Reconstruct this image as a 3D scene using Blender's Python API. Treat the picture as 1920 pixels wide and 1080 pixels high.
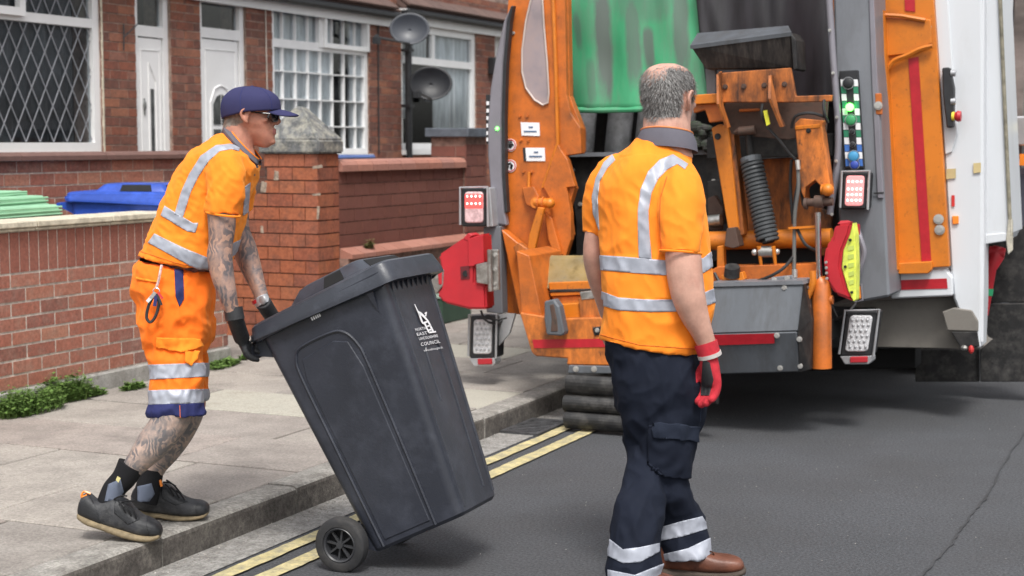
import bpy, bmesh, math, random
from mathutils import Vector as V, Matrix, noise
from mathutils.bvhtree import BVHTree
random.seed(7)
sc = bpy.context.scene
for o in list(bpy.data.objects): bpy.data.objects.remove(o)
col = sc.collection
rad = math.radians
# ---------------- camera ----------------
CAM = V((0, 0, 1.52)); YAW = 23.98; PITCH = 5.2; FPX = 3000.0
cd = bpy.data.cameras.new('camera'); cam = bpy.data.objects.new('camera', cd); col.objects.link(cam)
cam.location = CAM; cam.rotation_euler = (rad(90 - PITCH), 0, rad(YAW))
cd.sensor_width = 36; cd.lens = FPX / 1920 * 36; cd.clip_end = 400; cd.clip_start = .1
cd.dof.use_dof = True; cd.dof.focus_distance = 5.75; cd.dof.aperture_fstop = 4.5
sc.camera = cam
# ---------------- world, sun, exposure ----------------
SUN_EL, SUN_ROT = 58, 150
w = bpy.data.worlds.new('World'); sc.world = w; w.use_nodes = True
nt = w.node_tree; bg = nt.nodes['Background']
sky = nt.nodes.new('ShaderNodeTexSky'); sky.sky_type = 'NISHITA'; sky.sun_disc = False
sky.sun_elevation = rad(SUN_EL); sky.sun_rotation = rad(SUN_ROT); sky.air_density = 1.6; sky.dust_density = 4
hs = nt.nodes.new('ShaderNodeHueSaturation'); hs.inputs['Saturation'].default_value = .22
nt.links.new(sky.outputs[0], hs.inputs['Color']); nt.links.new(hs.outputs[0], bg.inputs[0])
bg.inputs[1].default_value = .115
sd = bpy.data.lights.new('sun', 'SUN'); sun = bpy.data.objects.new('sun', sd); col.objects.link(sun)
sd.energy = 1.5; sd.angle = rad(14); sd.color = (1, .97, .92)
# sun direction: rotation measured clockwise from +Y
sdir = V((math.sin(rad(SUN_ROT)) * math.cos(rad(SUN_EL)), math.cos(rad(SUN_ROT)) * math.cos(rad(SUN_EL)), math.sin(rad(SUN_EL))))
sun.rotation_euler = sdir.to_track_quat('Z', 'Y').to_euler()
sc.view_settings.view_transform = 'Standard'; sc.view_settings.look = 'None'
sc.view_settings.gamma = 1; sc.view_settings.use_curve_mapping = False; sc.view_settings.exposure = .86
sc.render.engine = 'CYCLES'; sc.cycles.max_bounces = 6
# ---------------- projection helpers (measure the place through the lens) ----------------
ps, th = rad(YAW), rad(PITCH)
RR = V((math.cos(ps), math.sin(ps), 0)); HH = V((-math.sin(ps), math.cos(ps), 0)); ZZ = V((0, 0, 1))
FF = HH * math.cos(th) - ZZ * math.sin(th); UU = HH * math.sin(th) + ZZ * math.cos(th)
def ray(x, y): return FF + RR * ((x - 960) / FPX) - UU * ((y - 540) / FPX)
def PD(x, y, d): return CAM + ray(x, y) * d
def PX(x, y, X): r = ray(x, y); return CAM + r * ((X - CAM.x) / r.x)
def PY(x, y, Y): r = ray(x, y); return CAM + r * ((Y - CAM.y) / r.y)
def PZ(x, y, Z): r = ray(x, y); return CAM + r * ((Z - CAM.z) / r.z)
# ---------------- tagging ----------------
def tag(o, label=None, cat=None, group=None, kind=None):
    if label: o['label'] = label
    if cat: o['category'] = cat
    if group: o['group'] = group
    if kind: o['kind'] = kind
    return o
def empty(name, loc, label, cat, group=None):
    o = bpy.data.objects.new(name, None); col.objects.link(o); o.location = loc; o.empty_display_size = .1
    return tag(o, label, cat, group)
def wloc(o):
    l = V(o.location)
    while o.parent: o = o.parent; l += V(o.location)
    return l
def mk(name, verts, faces, mat, parent=None, smooth=False, bev=0, seg=1):
    """one mesh object from world-space vertices; its origin sits at its centroid"""
    verts = [V(v) for v in verts]
    c = sum(verts, V()) / len(verts)
    me = bpy.data.meshes.new(name); me.from_pydata([v - c for v in verts], [], faces)
    bm = bmesh.new(); bm.from_mesh(me)
    bmesh.ops.recalc_face_normals(bm, faces=bm.faces)
    if bev:
        ed = [e for e in bm.edges if len(e.link_faces) == 2 and e.calc_face_angle(0) > .5]
        bmesh.ops.bevel(bm, geom=ed, offset=bev, segments=seg, affect='EDGES', clamp_overlap=True)
    if smooth:
        for f in bm.faces: f.smooth = True
    bm.to_mesh(me); bm.free()
    me.materials.append(mat)
    if smooth and hasattr(me, 'set_sharp_from_angle'): me.set_sharp_from_angle(angle=rad(40))
    o = bpy.data.objects.new(name, me); col.objects.link(o)
    if parent: o.parent = parent; o.location = c - wloc(parent)
    else: o.location = c
    return o
def merge(parts):
    vs, fs = [], []
    for v, f in parts:
        n = len(vs); vs += list(v); fs += [tuple(i + n for i in q) for q in f]
    return vs, fs
def box_vf(c, u, v, w_):
    """box of half-vectors u v w around c"""
    c, u, v, w_ = map(V, (c, u, v, w_)); vs = []
    for a in (-1, 1):
        for b in (-1, 1):
            for d in (-1, 1): vs.append(c + u * a + v * b + w_ * d)
    return vs, [(0, 1, 3, 2), (4, 6, 7, 5), (0, 4, 5, 1), (2, 3, 7, 6), (0, 2, 6, 4), (1, 5, 7, 3)]
def bx(a, b):
    a, b = V(a), V(b); c = (a + b) / 2; h = (b - a) / 2
    return box_vf(c, (h.x, 0, 0), (0, h.y, 0), (0, 0, h.z))
def prism_vf(front, off):
    n = len(front); off = V(off)
    vs = list(front) + [V(p) + off for p in front]
    return vs, [tuple(range(n)), tuple(range(2 * n - 1, n - 1, -1))] + [(i, (i + 1) % n, (i + 1) % n + n, i + n) for i in range(n)]
def frame_of(d):
    d = V(d).normalized(); a = V((0, 0, 1)) if abs(d.z) < .9 else V((1, 0, 0))
    u = d.cross(a).normalized(); return u, d.cross(u).normalized()
def tube_vf(pts, r, n=10, caps=True):
    pts = [V(p) for p in pts]; rs = r if isinstance(r, (list, tuple)) else [r] * len(pts)
    vs, fs = [], []; u = None
    for i, p in enumerate(pts):
        d = (pts[min(i + 1, len(pts) - 1)] - pts[max(i - 1, 0)]).normalized()
        if u is None: u, v = frame_of(d)
        else:
            u = (u - d * u.dot(d)).normalized(); v = d.cross(u).normalized()
        for k in range(n):
            a = 2 * math.pi * k / n; vs.append(p + (u * math.cos(a) + v * math.sin(a)) * rs[i])
    for i in range(len(pts) - 1):
        for k in range(n):
            a, b = i * n + k, i * n + (k + 1) % n; fs.append((a, b, b + n, a + n))
    if caps: fs += [tuple(range(n - 1, -1, -1)), tuple(range((len(pts) - 1) * n, len(pts) * n))]
    return vs, fs
def smooth_path(pts, k=5):
    pts = [V(p) for p in pts]; out = []
    for i in range(len(pts) - 1):
        p0, p1, p2, p3 = pts[max(i - 1, 0)], pts[i], pts[i + 1], pts[min(i + 2, len(pts) - 1)]
        for j in range(k):
            t = j / k
            out.append(.5 * ((2 * p1) + (p2 - p0) * t + (2 * p0 - 5 * p1 + 4 * p2 - p3) * t * t + (3 * p1 - p0 - 3 * p2 + p3) * t ** 3))
    out.append(pts[-1]); return out
def ball_vf(c, rx, ry=None, rz=None, nu=14, nv=9, M=None):
    ry = ry or rx; rz = rz or rx; c = V(c); vs = [c + (M @ V((0, 0, rz)) if M else V((0, 0, rz)))]; fs = []
    for j in range(1, nv):
        for i in range(nu):
            a, b = 2 * math.pi * i / nu, math.pi * j / nv
            q = V((rx * math.cos(a) * math.sin(b), ry * math.sin(a) * math.sin(b), rz * math.cos(b)))
            vs.append(c + (M @ q if M else q))
    vs.append(c + (M @ V((0, 0, -rz)) if M else V((0, 0, -rz))))
    for i in range(nu): fs.append((0, 1 + i, 1 + (i + 1) % nu))
    for j in range(nv - 2):
        for i in range(nu):
            a = 1 + j * nu + i; b = 1 + j * nu + (i + 1) % nu; fs.append((a, a + nu, b + nu, b))
    e = len(vs) - 1; s = 1 + (nv - 2) * nu
    for i in range(nu): fs.append((s + i, e, s + (i + 1) % nu))
    return vs, fs
def loft_vf(rings, cap=True):
    n = len(rings[0]); vs = [p for r in rings for p in r]; fs = []
    for i in range(len(rings) - 1):
        for k in range(n):
            a, b = i * n + k, i * n + (k + 1) % n; fs.append((a, b, b + n, a + n))
    if cap: fs += [tuple(range(n - 1, -1, -1)), tuple(range((len(rings) - 1) * n, len(rings) * n))]
    return vs, fs
def simple(name, vf, mat, parent=None, smooth=False, bev=0, seg=1): return mk(name, vf[0], vf[1], mat, parent, smooth, bev, seg)
# ---------------- materials ----------------
def ramp(nt_, fac, stops):
    r = nt_.nodes.new('ShaderNodeValToRGB'); e = r.color_ramp.elements
    e[0].position, e[0].color = stops[0][0], (*stops[0][1], 1); e[1].position, e[1].color = stops[-1][0], (*stops[-1][1], 1)
    for p, c in stops[1:-1]:
        q = e.new(p); q.color = (*c, 1)
    nt_.links.new(fac, r.inputs[0]); return r.outputs[0]
def mat(name, c, rough=.6, metal=0, var=.12, vscale=6, dirt=None, damt=.4, dscale=3, stretch=(1, 1, 1), bump=.0, bscale=80, perobj=None, spec=.5, emit=None, estr=1, fine=0, coat=0, trans=0, wave=None, specks=0):
    m = bpy.data.materials.new(name); m.use_nodes = True; t = m.node_tree; L = t.links; b = t.nodes['Principled BSDF']
    tc = t.nodes.new('ShaderNodeTexCoord'); mp = t.nodes.new('ShaderNodeMapping'); mp.inputs['Scale'].default_value = stretch
    g = t.nodes.new('ShaderNodeNewGeometry'); L.new(g.outputs['Position'], mp.inputs[0]); co = mp.outputs[0]
    def nz(s, det=5, r=.6):
        n = t.nodes.new('ShaderNodeTexNoise'); n.inputs['Scale'].default_value = s; n.inputs['Detail'].default_value = det; n.inputs['Roughness'].default_value = r
        L.new(co, n.inputs['Vector']); return n.outputs['Fac']
    dk = tuple(max(0, x * (1 - var * 1.6)) for x in c); lt = tuple(min(1, x * (1 + var * 1.2)) for x in c)
    colr = ramp(t, nz(vscale), [(.3, dk), (.7, lt)])
    def mix(a, b_, f, mode='MIX'):
        x = t.nodes.new('ShaderNodeMix'); x.data_type = 'RGBA'; x.blend_type = mode
        if isinstance(f, (int, float)): x.inputs[0].default_value = f
        else: L.new(f, x.inputs[0])
        L.new(a, x.inputs[6])
        if isinstance(b_, tuple): x.inputs[7].default_value = (*b_, 1)
        else: L.new(b_, x.inputs[7])
        return x.outputs[2]
    if perobj:
        oi = t.nodes.new('ShaderNodeObjectInfo'); ad = t.nodes.new('ShaderNodeMath'); ad.operation = 'ADD'
        L.new(oi.outputs['Random'], ad.inputs[0]); L.new(g.outputs['Random Per Island'], ad.inputs[1])
        fr = t.nodes.new('ShaderNodeMath'); fr.operation = 'FRACT'; L.new(ad.outputs[0], fr.inputs[0])
        n = len(perobj); pc = ramp(t, fr.outputs[0], [(i / (n - 1), k) for i, k in enumerate(perobj)])
        colr = mix(pc, colr, .35)
    if dirt:
        d = ramp(t, nz(dscale, 8, .7), [(.5 - .1 * damt, (0, 0, 0)), (.72 - .12 * max(0, damt - 1), (min(1, damt * 1.6),) * 3)])
        colr = mix(colr, dirt, d)
    if specks:
        sp = ramp(t, nz(38, 5, .75), [(.60, (0, 0, 0)), (.68, (specks,) * 3)])
        colr = mix(colr, (.045, .025, .016), sp)
    if fine:
        f2 = ramp(t, nz(bscale * .45, 3, .7), [(.35, (1 - fine,) * 3), (.65, (1 + fine * .6,) * 3)])
        colr = mix(colr, f2, 1.0, 'MULTIPLY')
    L.new(colr, b.inputs['Base Color'])
    rr_ = t.nodes.new('ShaderNodeMapRange'); rr_.inputs[3].default_value = max(.03, rough - .1); rr_.inputs[4].default_value = min(1, rough + .12)
    L.new(nz(vscale * 2.3), rr_.inputs[0]); L.new(rr_.outputs[0], b.inputs['Roughness'])
    b.inputs['Metallic'].default_value = metal; b.inputs['Specular IOR Level'].default_value = spec
    b.inputs['Coat Weight'].default_value = coat; b.inputs['Coat Roughness'].default_value = .15
    if bump:
        bp = t.nodes.new('ShaderNodeBump'); bp.inputs['Strength'].default_value = min(1, bump); bp.inputs['Distance'].default_value = .004
        L.new(nz(bscale, 4), bp.inputs['Height']); L.new(bp.outputs[0], b.inputs['Normal'])
    if emit:
        b.inputs['Emission Color'].default_value = (*emit, 1); b.inputs['Emission Strength'].default_value = estr
    return m
brick_red = mat('brick_red', (.32, .12, .085), .9, var=.35, vscale=30, bump=.7, bscale=120, perobj=[(.34, .11, .07), (.40, .18, .125), (.26, .085, .06), (.45, .24, .175), (.13, .065, .06), (.38, .145, .09), (.19, .08, .07), (.36, .13, .085), (.42, .20, .13)], fine=.25, dirt=(.34, .27, .22), damt=.22, dscale=14)
brick_orange = mat('brick_orange', (.34, .105, .05), .88, var=.3, vscale=25, bump=.6, bscale=110, perobj=[(.34, .095, .042), (.42, .15, .07), (.27, .08, .045), (.36, .12, .065), (.22, .075, .05)], fine=.2, dirt=(.09, .05, .04), damt=.4, dscale=12)
brick_soldier = mat('brick_soldier', (.27, .10, .07), .85, var=.2, vscale=20, bump=.4, bscale=120, perobj=[(.28, .10, .07), (.25, .085, .06), (.30, .12, .085)], fine=.2)
brick_dark = mat('brick_dark', (.17, .062, .045), .85, var=.2, vscale=20, bump=.3, bscale=100, perobj=[(.17, .06, .042), (.15, .052, .04), (.20, .075, .055)])
brick_house = mat('brick_house', (.24, .09, .055), .9, var=.4, vscale=25, bump=.6, bscale=90, perobj=[(.26, .085, .05), (.19, .065, .045), (.09, .05, .045), (.36, .145, .08), (.25, .12, .09), (.15, .065, .05), (.30, .10, .055)], dirt=(.06, .04, .035), damt=.35, dscale=9, fine=.15)
mortar = mat('mortar', (.56, .50, .44), .95, var=.25, vscale=25, bump=.5, bscale=150, fine=.15)
mortar_dark = mat('mortar_dark', (.09, .055, .045), .95, var=.3, vscale=20, bump=.5, bscale=150)
mortar_brown = mat('mortar_brown', (.24, .15, .12), .95, var=.3, vscale=20, bump=.5, bscale=150)
cream_stone = mat('cream_stone', (.62, .56, .44), .85, var=.12, vscale=14, dirt=(.18, .15, .11), damt=.45, dscale=16, bump=.3, bscale=160)
conc = mat('concrete', (.33, .32, .30), .9, var=.2, vscale=12, dirt=(.16, .14, .12), damt=.4, dscale=9, bump=.5, bscale=180, fine=.2)
cap_stone = mat('cap_stone', (.14, .145, .148), .95, var=.3, vscale=14, dirt=(.42, .40, .33), damt=.65, dscale=15, bump=.8, bscale=120, fine=.25)
slate_cap = mat('slate_cap', (.10, .115, .14), .8, var=.2, vscale=12, bump=.3)
coping_brick = mat('coping_brick', (.38, .17, .12), .8, var=.2, vscale=22, perobj=[(.40, .17, .12), (.34, .15, .11), (.44, .21, .16), (.28, .14, .12)], bump=.4)
coping_brown = mat('coping_brown', (.16, .085, .07), .85, var=.25, vscale=12, bump=.4, perobj=[(.16, .085, .07), (.13, .075, .065)])
slab_m = mat('slab', (.34, .31, .28), .92, var=.16, vscale=5, perobj=[(.30, .27, .24), (.38, .345, .305), (.25, .23, .21), (.34, .285, .255)], dirt=(.18, .16, .145), damt=.5, dscale=3.2, bump=.6, bscale=200, fine=.25)
slab_pale = mat('slab_pale', (.43, .41, .35), .92, var=.14, vscale=5, dirt=(.25, .23, .19), damt=.5, dscale=5, bump=.5, bscale=200, fine=.2)
kerb_m = mat('kerb_stone', (.31, .295, .27), .92, var=.2, vscale=9, dirt=(.10, .085, .075), damt=.45, dscale=11, bump=.8, bscale=170, fine=.35)
joint_m = mat('joint_dirt', (.06, .055, .045), 1, var=.3, vscale=15, bump=.6)
yellow_m = mat('yellow_paint', (.55, .47, .24), .8, var=.18, vscale=14, dirt=(.22, .21, .17), damt=.75, dscale=20, bump=.4, bscale=200, fine=.15)
gutter_m = mat('gutter_channel', (.30, .29, .275), .9, var=.15, vscale=10, dirt=(.13, .12, .11), damt=.55, dscale=17, bump=.7, bscale=200, fine=.35)
soil_m = mat('garden_ground', (.16, .14, .11), 1, var=.3, vscale=4, bump=.8, bscale=60)
asphalt = mat('asphalt', (.070, .073, .081), .82, var=.07, vscale=1.2, dirt=(.06, .06, .064), damt=.6, dscale=1.1, bump=1, bscale=200, fine=.5)
tar_m = mat('tar_seam', (.042, .043, .047), .7, var=.2, bump=.4)
white_upvc = mat('white_upvc', (.80, .80, .80), .35, var=.03, vscale=5)
black_pl = mat('black_plastic', (.02, .021, .024), .5, var=.2, vscale=20)
lead_m = mat('lead_strip', (.30, .31, .34), .5, var=.1)
net_m = mat('net_curtain', (.86, .87, .86), .9, var=.25, vscale=7, stretch=(1, 3, .35))
dark_room = mat('dark_room', (.03, .033, .036), .95, var=.4, vscale=3)
tile_m = mat('roof_tile', (.115, .072, .06), .85, var=.25, vscale=15, bump=.4, perobj=[(.12, .072, .06), (.10, .062, .053), (.14, .085, .07)])
cloth_blue = mat('blue_sheet', (.07, .12, .30), .6, var=.1)
def glass_mat(name, tint=(.85, .88, .9), gl=.1):
    m = bpy.data.materials.new(name); m.use_nodes = True; t = m.node_tree; t.nodes.clear()
    o = t.nodes.new('ShaderNodeOutputMaterial'); x = t.nodes.new('ShaderNodeMixShader'); tr = t.nodes.new('ShaderNodeBsdfTransparent'); g = t.nodes.new('ShaderNodeBsdfGlossy')
    fr = t.nodes.new('ShaderNodeFresnel'); fr.inputs[0].default_value = 1.5; ad = t.nodes.new('ShaderNodeMath'); ad.inputs[1].default_value = gl
    lw = t.nodes.new('ShaderNodeLayerWeight'); lw.inputs[0].default_value = .5; pw = t.nodes.new('ShaderNodeMath'); pw.operation = 'POWER'; pw.inputs[1].default_value = 3.5
    t.links.new(lw.outputs['Facing'], pw.inputs[0]); t.nodes.remove(fr); ad.operation = 'MULTIPLY_ADD'; ad.inputs[1].default_value = .6; ad.inputs[2].default_value = .05 if gl < .2 else gl
    t.links.new(pw.outputs[0], ad.inputs[0]); tr.inputs[0].default_value = (*tint, 1); g.inputs['Roughness'].default_value = .04
    t.links.new(ad.outputs[0], x.inputs[0]); t.links.new(tr.outputs[0], x.inputs[1]); t.links.new(g.outputs[0], x.inputs[2]); t.links.new(x.outputs[0], o.inputs[0])
    return m
glass = glass_mat('window_glass')
# =====================================================================
#                               SETTING
# =====================================================================
KX = -3.43           # front edge of the kerb
WX = -5.80           # garden wall face
def struct(o): return tag(o, kind='structure')
o = mk('road', [(-3.43, -30, 0), (60, -30, 0), (60, 300, 0), (-3.43, 300, 0)], [(0, 1, 2, 3)], asphalt); struct(o)
o = mk('ground', [(-120, -40, -.06), (120, -40, -.06), (120, 320, -.06), (-120, 320, -.06)], [(0, 1, 2, 3)], soil_m); struct(o)
PZH = .115
def sheet(name, x0, x1, y0, y1, z, m, parent=None): return mk(name, [(x0, y0, z), (x1, y0, z), (x1, y1, z), (x0, y1, z)], [(0, 1, 2, 3)], m, parent)
struct(sheet('gutter_channel', KX, KX + .20, 2, 22, .004, gutter_m))
def yline(x0, x1):
    vs, fs = [], []; n = 320; y0, y1 = 2.0, 16.0
    for i in range(n + 1):
        y = y0 + (y1 - y0) * i / n
        j = .006 * noise.noise(V((y * 5, x0 * 9, 0))) + .004 * noise.noise(V((y * 23, x0 * 5, 3)))
        k = .006 * noise.noise(V((y * 5, x1 * 9, 7))) + .004 * noise.noise(V((y * 23, x1 * 5, 8)))
        vs += [(x0 + j, y, .008), (x1 + k, y, .008)]
    for i in range(n): fs.append((2 * i, 2 * i + 1, 2 * i + 3, 2 * i + 2))
    return struct(mk('yellow_line', vs, fs, yellow_m))
yline(KX + .235, KX + .305); yline(KX + .375, KX + .450)
# tar seam on the right of the road
pts = smooth_path([PZ(1700, 1110, .006), PZ(1745, 1060, .006), PZ(1790, 1010, .006), PZ(1812, 975, .006), PZ(1850, 930, .006), PZ(1880, 870, .006), PZ(1930, 800, .006)], 10)
vs, fs = [], []
for i, p in enumerate(pts):
    wv = .0045 + .005 * noise.noise(p * 9); q = V((noise.noise(p * 14) * .014, 0, 0))
    vs += [p + q - RR * wv, p + q + RR * wv]
for i in range(len(pts) - 1): fs.append((2 * i, 2 * i + 1, 2 * i + 3, 2 * i + 2))
struct(mk('road_seam', vs, fs, tar_m))
# loose grit along the gutter and on the road
rg_ = random.Random(21); gv, gf = [], []
def grit(x, y, z, r):
    k = len(gv); h = r * rg_.uniform(.5, .9)
    for a in range(5):
        t = a * 1.2566 + rg_.uniform(-.3, .3); q = r * rg_.uniform(.7, 1.2); gv.append((x + q * math.cos(t), y + q * math.sin(t), z))
    gv.append((x, y, z + h))
    for a in range(5): gf.append((k + a, k + (a + 1) % 5, k + 5))
for i in range(1500):
    y = rg_.uniform(3.2, 9.5); x = KX + .004 + abs(rg_.gauss(0, .07)); grit(x, y, .005, rg_.uniform(.0015, .005))
for i in range(900): grit(rg_.uniform(KX + .3, 1.5), rg_.uniform(3.2, 11), .001, rg_.uniform(.0012, .0032))
for i in range(500): grit(rg_.uniform(WX, KX - .05), rg_.uniform(3.2, 10), PZH, rg_.uniform(.0012, .0035))
tag(mk('grit', gv, gf, mat('grit', (.34, .32, .29), .9, var=.4, vscale=60, perobj=[(.45, .42, .38), (.2, .18, .16), (.10, .09, .08), (.55, .53, .5)])), 'loose grit and small stones lying along the gutter and road', 'grit', kind='stuff')
# kerb stones
kerb = empty('kerb', (KX - .07, 6, 0), None, None); struct(kerb)
sheetm = None
km = None
y = 2.35 
kmesh = None
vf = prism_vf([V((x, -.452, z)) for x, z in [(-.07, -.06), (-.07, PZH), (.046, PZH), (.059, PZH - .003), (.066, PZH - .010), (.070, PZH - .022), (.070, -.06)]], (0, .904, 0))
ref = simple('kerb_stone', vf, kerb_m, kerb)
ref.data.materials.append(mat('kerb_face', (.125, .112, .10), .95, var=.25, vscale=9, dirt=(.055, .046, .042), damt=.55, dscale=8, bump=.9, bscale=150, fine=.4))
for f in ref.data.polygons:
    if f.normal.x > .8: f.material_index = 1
base_off = V(ref.location)
k = 0
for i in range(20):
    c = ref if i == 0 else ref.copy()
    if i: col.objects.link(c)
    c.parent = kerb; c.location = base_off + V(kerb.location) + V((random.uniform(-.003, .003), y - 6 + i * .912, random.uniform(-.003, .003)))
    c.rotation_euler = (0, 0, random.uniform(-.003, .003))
# pavement
pav = empty('pavement', (-4.7, 6, 0), None, None); struct(pav)
sheet('bedding', WX - .1, KX - .14, 0, 30, PZH - .022, joint_m, pav)
SW = (KX - .145 - WX)
smesh = {}
rng = random.Random(3)
yy = 2.2; r = 0; PALE = [PZ(465, 735, .115), PZ(930, 662, .115), PZ(905, 755, .115), PZ(600, 700, .115)]
while yy < 17:
    rowh = .60
    cuts = [0, .62, 1.55, SW] if r % 2 == 0 else [0, .95, 1.7, SW]
    for a, b in zip(cuts[:-1], cuts[1:]):
        pale = any(WX + a <= q.x < WX + b and yy <= q.y < yy + rowh for q in PALE)
        key = (round(b - a, 2), pale)
        if key not in smesh:
            o = simple('slab', bx((-(b - a) / 2 + .007, -.293, -.03), ((b - a) / 2 - .007, .293, 0)), slab_pale if pale else slab_m, pav, bev=.004)
            smesh[key] = o; c = o
        else:
            c = smesh[key].copy(); col.objects.link(c)
        c.parent = pav; dz = rng.uniform(-.003, .003)
        c.location = V((WX + .0 + (a + b) / 2, yy + .3, PZH - .015 + dz)) - V((-4.7, 6, 0))
        c.rotation_euler = (rng.uniform(-.003, .003), rng.uniform(-.003, .003), rng.uniform(-.004, .004))
    yy += rowh; r += 1
# garden ground
struct(mk('garden_ground', [(-30, -10, .108), (WX - .05, -10, .108), (WX - .05, 40, .108), (-30, 40, .108)], [(0, 1, 2, 3)], soil_m))
struct(sheet('garden_path', -7.6, WX - .03, PX(428, 660, WX).y - .0, PX(598, 640, -5.86).y + .2, .116, slab_m))
# drain grate by the kerb
dc = PZ(1008, 800, .01)
dr = empty('drain_grate', (dc.x, dc.y, 0), 'dirty metal drain grate in the gutter beside the rubber mudflap', 'drain')
gm = mat('cast_iron', (.10, .10, .105), .6, .6, var=.3, vscale=20, bump=.5)
simple('drain_frame', merge([bx((KX + .005, dc.y - .22, .002), (KX + .03, dc.y + .22, .016)), bx((KX + .20, dc.y - .22, .002), (KX + .225, dc.y + .22, .016)), bx((KX + .03, dc.y - .22, .002), (KX + .20, dc.y - .19, .016)), bx((KX + .03, dc.y + .19, .002), (KX + .20, dc.y + .22, .016))]), gm, dr)
sheet('drain_hole', KX + .03, KX + .2, dc.y - .19, dc.y + .19, .0065, mat('drain_black', (.006, .006, .006), .9), dr)
for i in range(8):
    simple('grate_bar', box_vf((KX + .115, dc.y - .165 + i * .047, .012), (.085, .012, 0), (-.003, .011, 0), (0, 0, .005)), gm, dr)

# ---------------- bricks ----------------
_bm = {}; PROUD = .0135
def bricks(parent, org, du, dn, segs, mat_, bh=.065, depth=.016, name='brick', budget=300):
    """segs: list of (u0,u1,z). each brick an object sharing one mesh; dn = outward normal"""
    key = (mat_.name, tuple(round(x, 2) for x in dn), bh, depth)
    du, dn = V(du), V(dn)
    if key not in _bm:
        vf = box_vf((0, 0, 0), V(du) * .5, dn * (depth / 2), (0, 0, bh / 2))
        me = bpy.data.meshes.new(name); me.from_pydata([V(v) for v in vf[0]], [], vf[1])
        bm = bmesh.new(); bm.from_mesh(me); bmesh.ops.recalc_face_normals(bm, faces=bm.faces); bm.to_mesh(me); bm.free()
        me.materials.append(mat_); _bm[key] = me
    me = _bm[key]; left = []
    for i, (u0, u1, z, *hh) in enumerate(segs):
        L_ = u1 - u0
        if L_ < .02: continue
        if i >= budget: left.append((u0, u1, z, *hh)); continue
        o = bpy.data.objects.new(name, me); col.objects.link(o); o.parent = parent
        p = V(org) + du * ((u0 + u1) / 2) + V((0, 0, z)) + dn * (depth / 2 - PROUD + random.uniform(-.001, .001))
        o.location = p - wloc(parent)
        s = hh[0] / bh if hh else 1
        o.scale = (L_ if abs(du.x) > .5 else 1, L_ if abs(du.y) > .5 else 1, s)
        o.rotation_euler = (0, 0, random.uniform(-.004, .004))
    if left:
        prt = []
        for (u0, u1, z, *hh) in left:
            prt.append(box_vf(V(org) + du * ((u0 + u1) / 2) + V((0, 0, z)) + dn * (depth / 2 - .010 + random.uniform(-.0015, .0015)), du * ((u1 - u0) / 2), dn * (depth / 2), (0, 0, (hh[0] if hh else bh) / 2)))
        b_ = simple('brickwork', merge(prt), mat_, parent); tag(b_, kind='stuff')
def course(u0, u1, z0, z1, L=.225, h=.075, openings=(), joint=.01, shift=0):
    segs = []; r = 0; z = z0
    while z + h <= z1 + .01:
        u = u0 - (L / 2 if r % 2 else 0) - shift
        while u < u1:
            a, b = max(u, u0), min(u + L - joint, u1)
            pcs = [(a, b)] if b - a > .02 else []
            zc = z + h / 2
            for (oa, ob, za, zb) in openings:
                if zc + h * .4 > za and zc - h * .4 < zb:
                    nx = []
                    for (p, q) in pcs:
                        if q <= oa or p >= ob: nx.append((p, q))
                        else:
                            if p < oa: nx.append((p, oa))
                            if q > ob: nx.append((ob, q))
                    pcs = nx
            segs += [(p, q, zc) for p, q in pcs if q - p > .025]
            u += L
        z += h; r += 1
    return segs
# front garden wall (left)
y0, y1 = 3.4, PX(427, 660, WX).y
mort_ = None
gw = empty('garden_wall', (WX, (y0 + y1) / 2, PZH), 'red brick garden wall with cream coping behind the man pushing the bin', 'wall')
ctop = PX(0, 436, WX).z
simple('wall_core', bx((WX - .215, y0, .1), (WX - .0015, y1 - .008, ctop)), mortar, gw)
simple('footing', bx((WX - .22, y0, .05), (WX + .022, y1 + .01, PX(4, 735, WX).z - .003)), conc, gw, bev=.01)
zb = PX(4, 735, WX).z; nr = 8
zt = PX(4, 516, WX).z; hh_ = (zt - zb) / nr
off = PX(210 / 2.7, 600, WX).y
segs = []
u0 = y0
shift = ((off - y0) % .228)
for r in range(nr):
    u = y0 - .228 + shift - (.114 if r % 2 == 0 else 0)
    while u < y1:
        a, b = max(u, y0), min(u + .215, y1)
        if b - a > .03: segs.append((a, b, zb + (r + .5) * hh_))
        u += .228
segs.sort(key=lambda s: -s[0]); segs = segs[:300]
bricks(gw, (WX, 0, 0), (0, 1, 0), (1, 0, 0), segs, brick_red, bh=hh_ - .013)
segs = []; u = y0
sh = ctop - zt
while u < y1 - .03:
    segs.append((u, min(u + .066, y1), zt + sh / 2)); u += .0755
bricks(gw, (WX, 0, 0), (0, 1, 0), (1, 0, 0), segs, brick_soldier, bh=sh - .012, name='soldier_brick')
nb = int((zt - zb) / hh_)
bricks(gw, (WX - .006, y1 - .008, 0), (-1, 0, 0), (0, 1, 0), [(.0, .205, zb + (i + .5) * hh_) for i in range(11)], brick_red, bh=hh_ - .01, name='end_brick')
cts = [y0, PX(62, 425, WX).y, PX(203, 410, WX).y, PX(350, 395, WX).y, y1 + .02]
for a, b in zip(cts[:-1], cts[1:]):
    simple('coping_stone', merge([bx((WX - .25, a + .003, ctop + .018), (WX + .035, b - .003, ctop + .052)), bx((WX - .245, a + .003, ctop), (WX + .022, b - .003, ctop + .016))]), cream_stone, gw, bev=.005)
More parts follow.
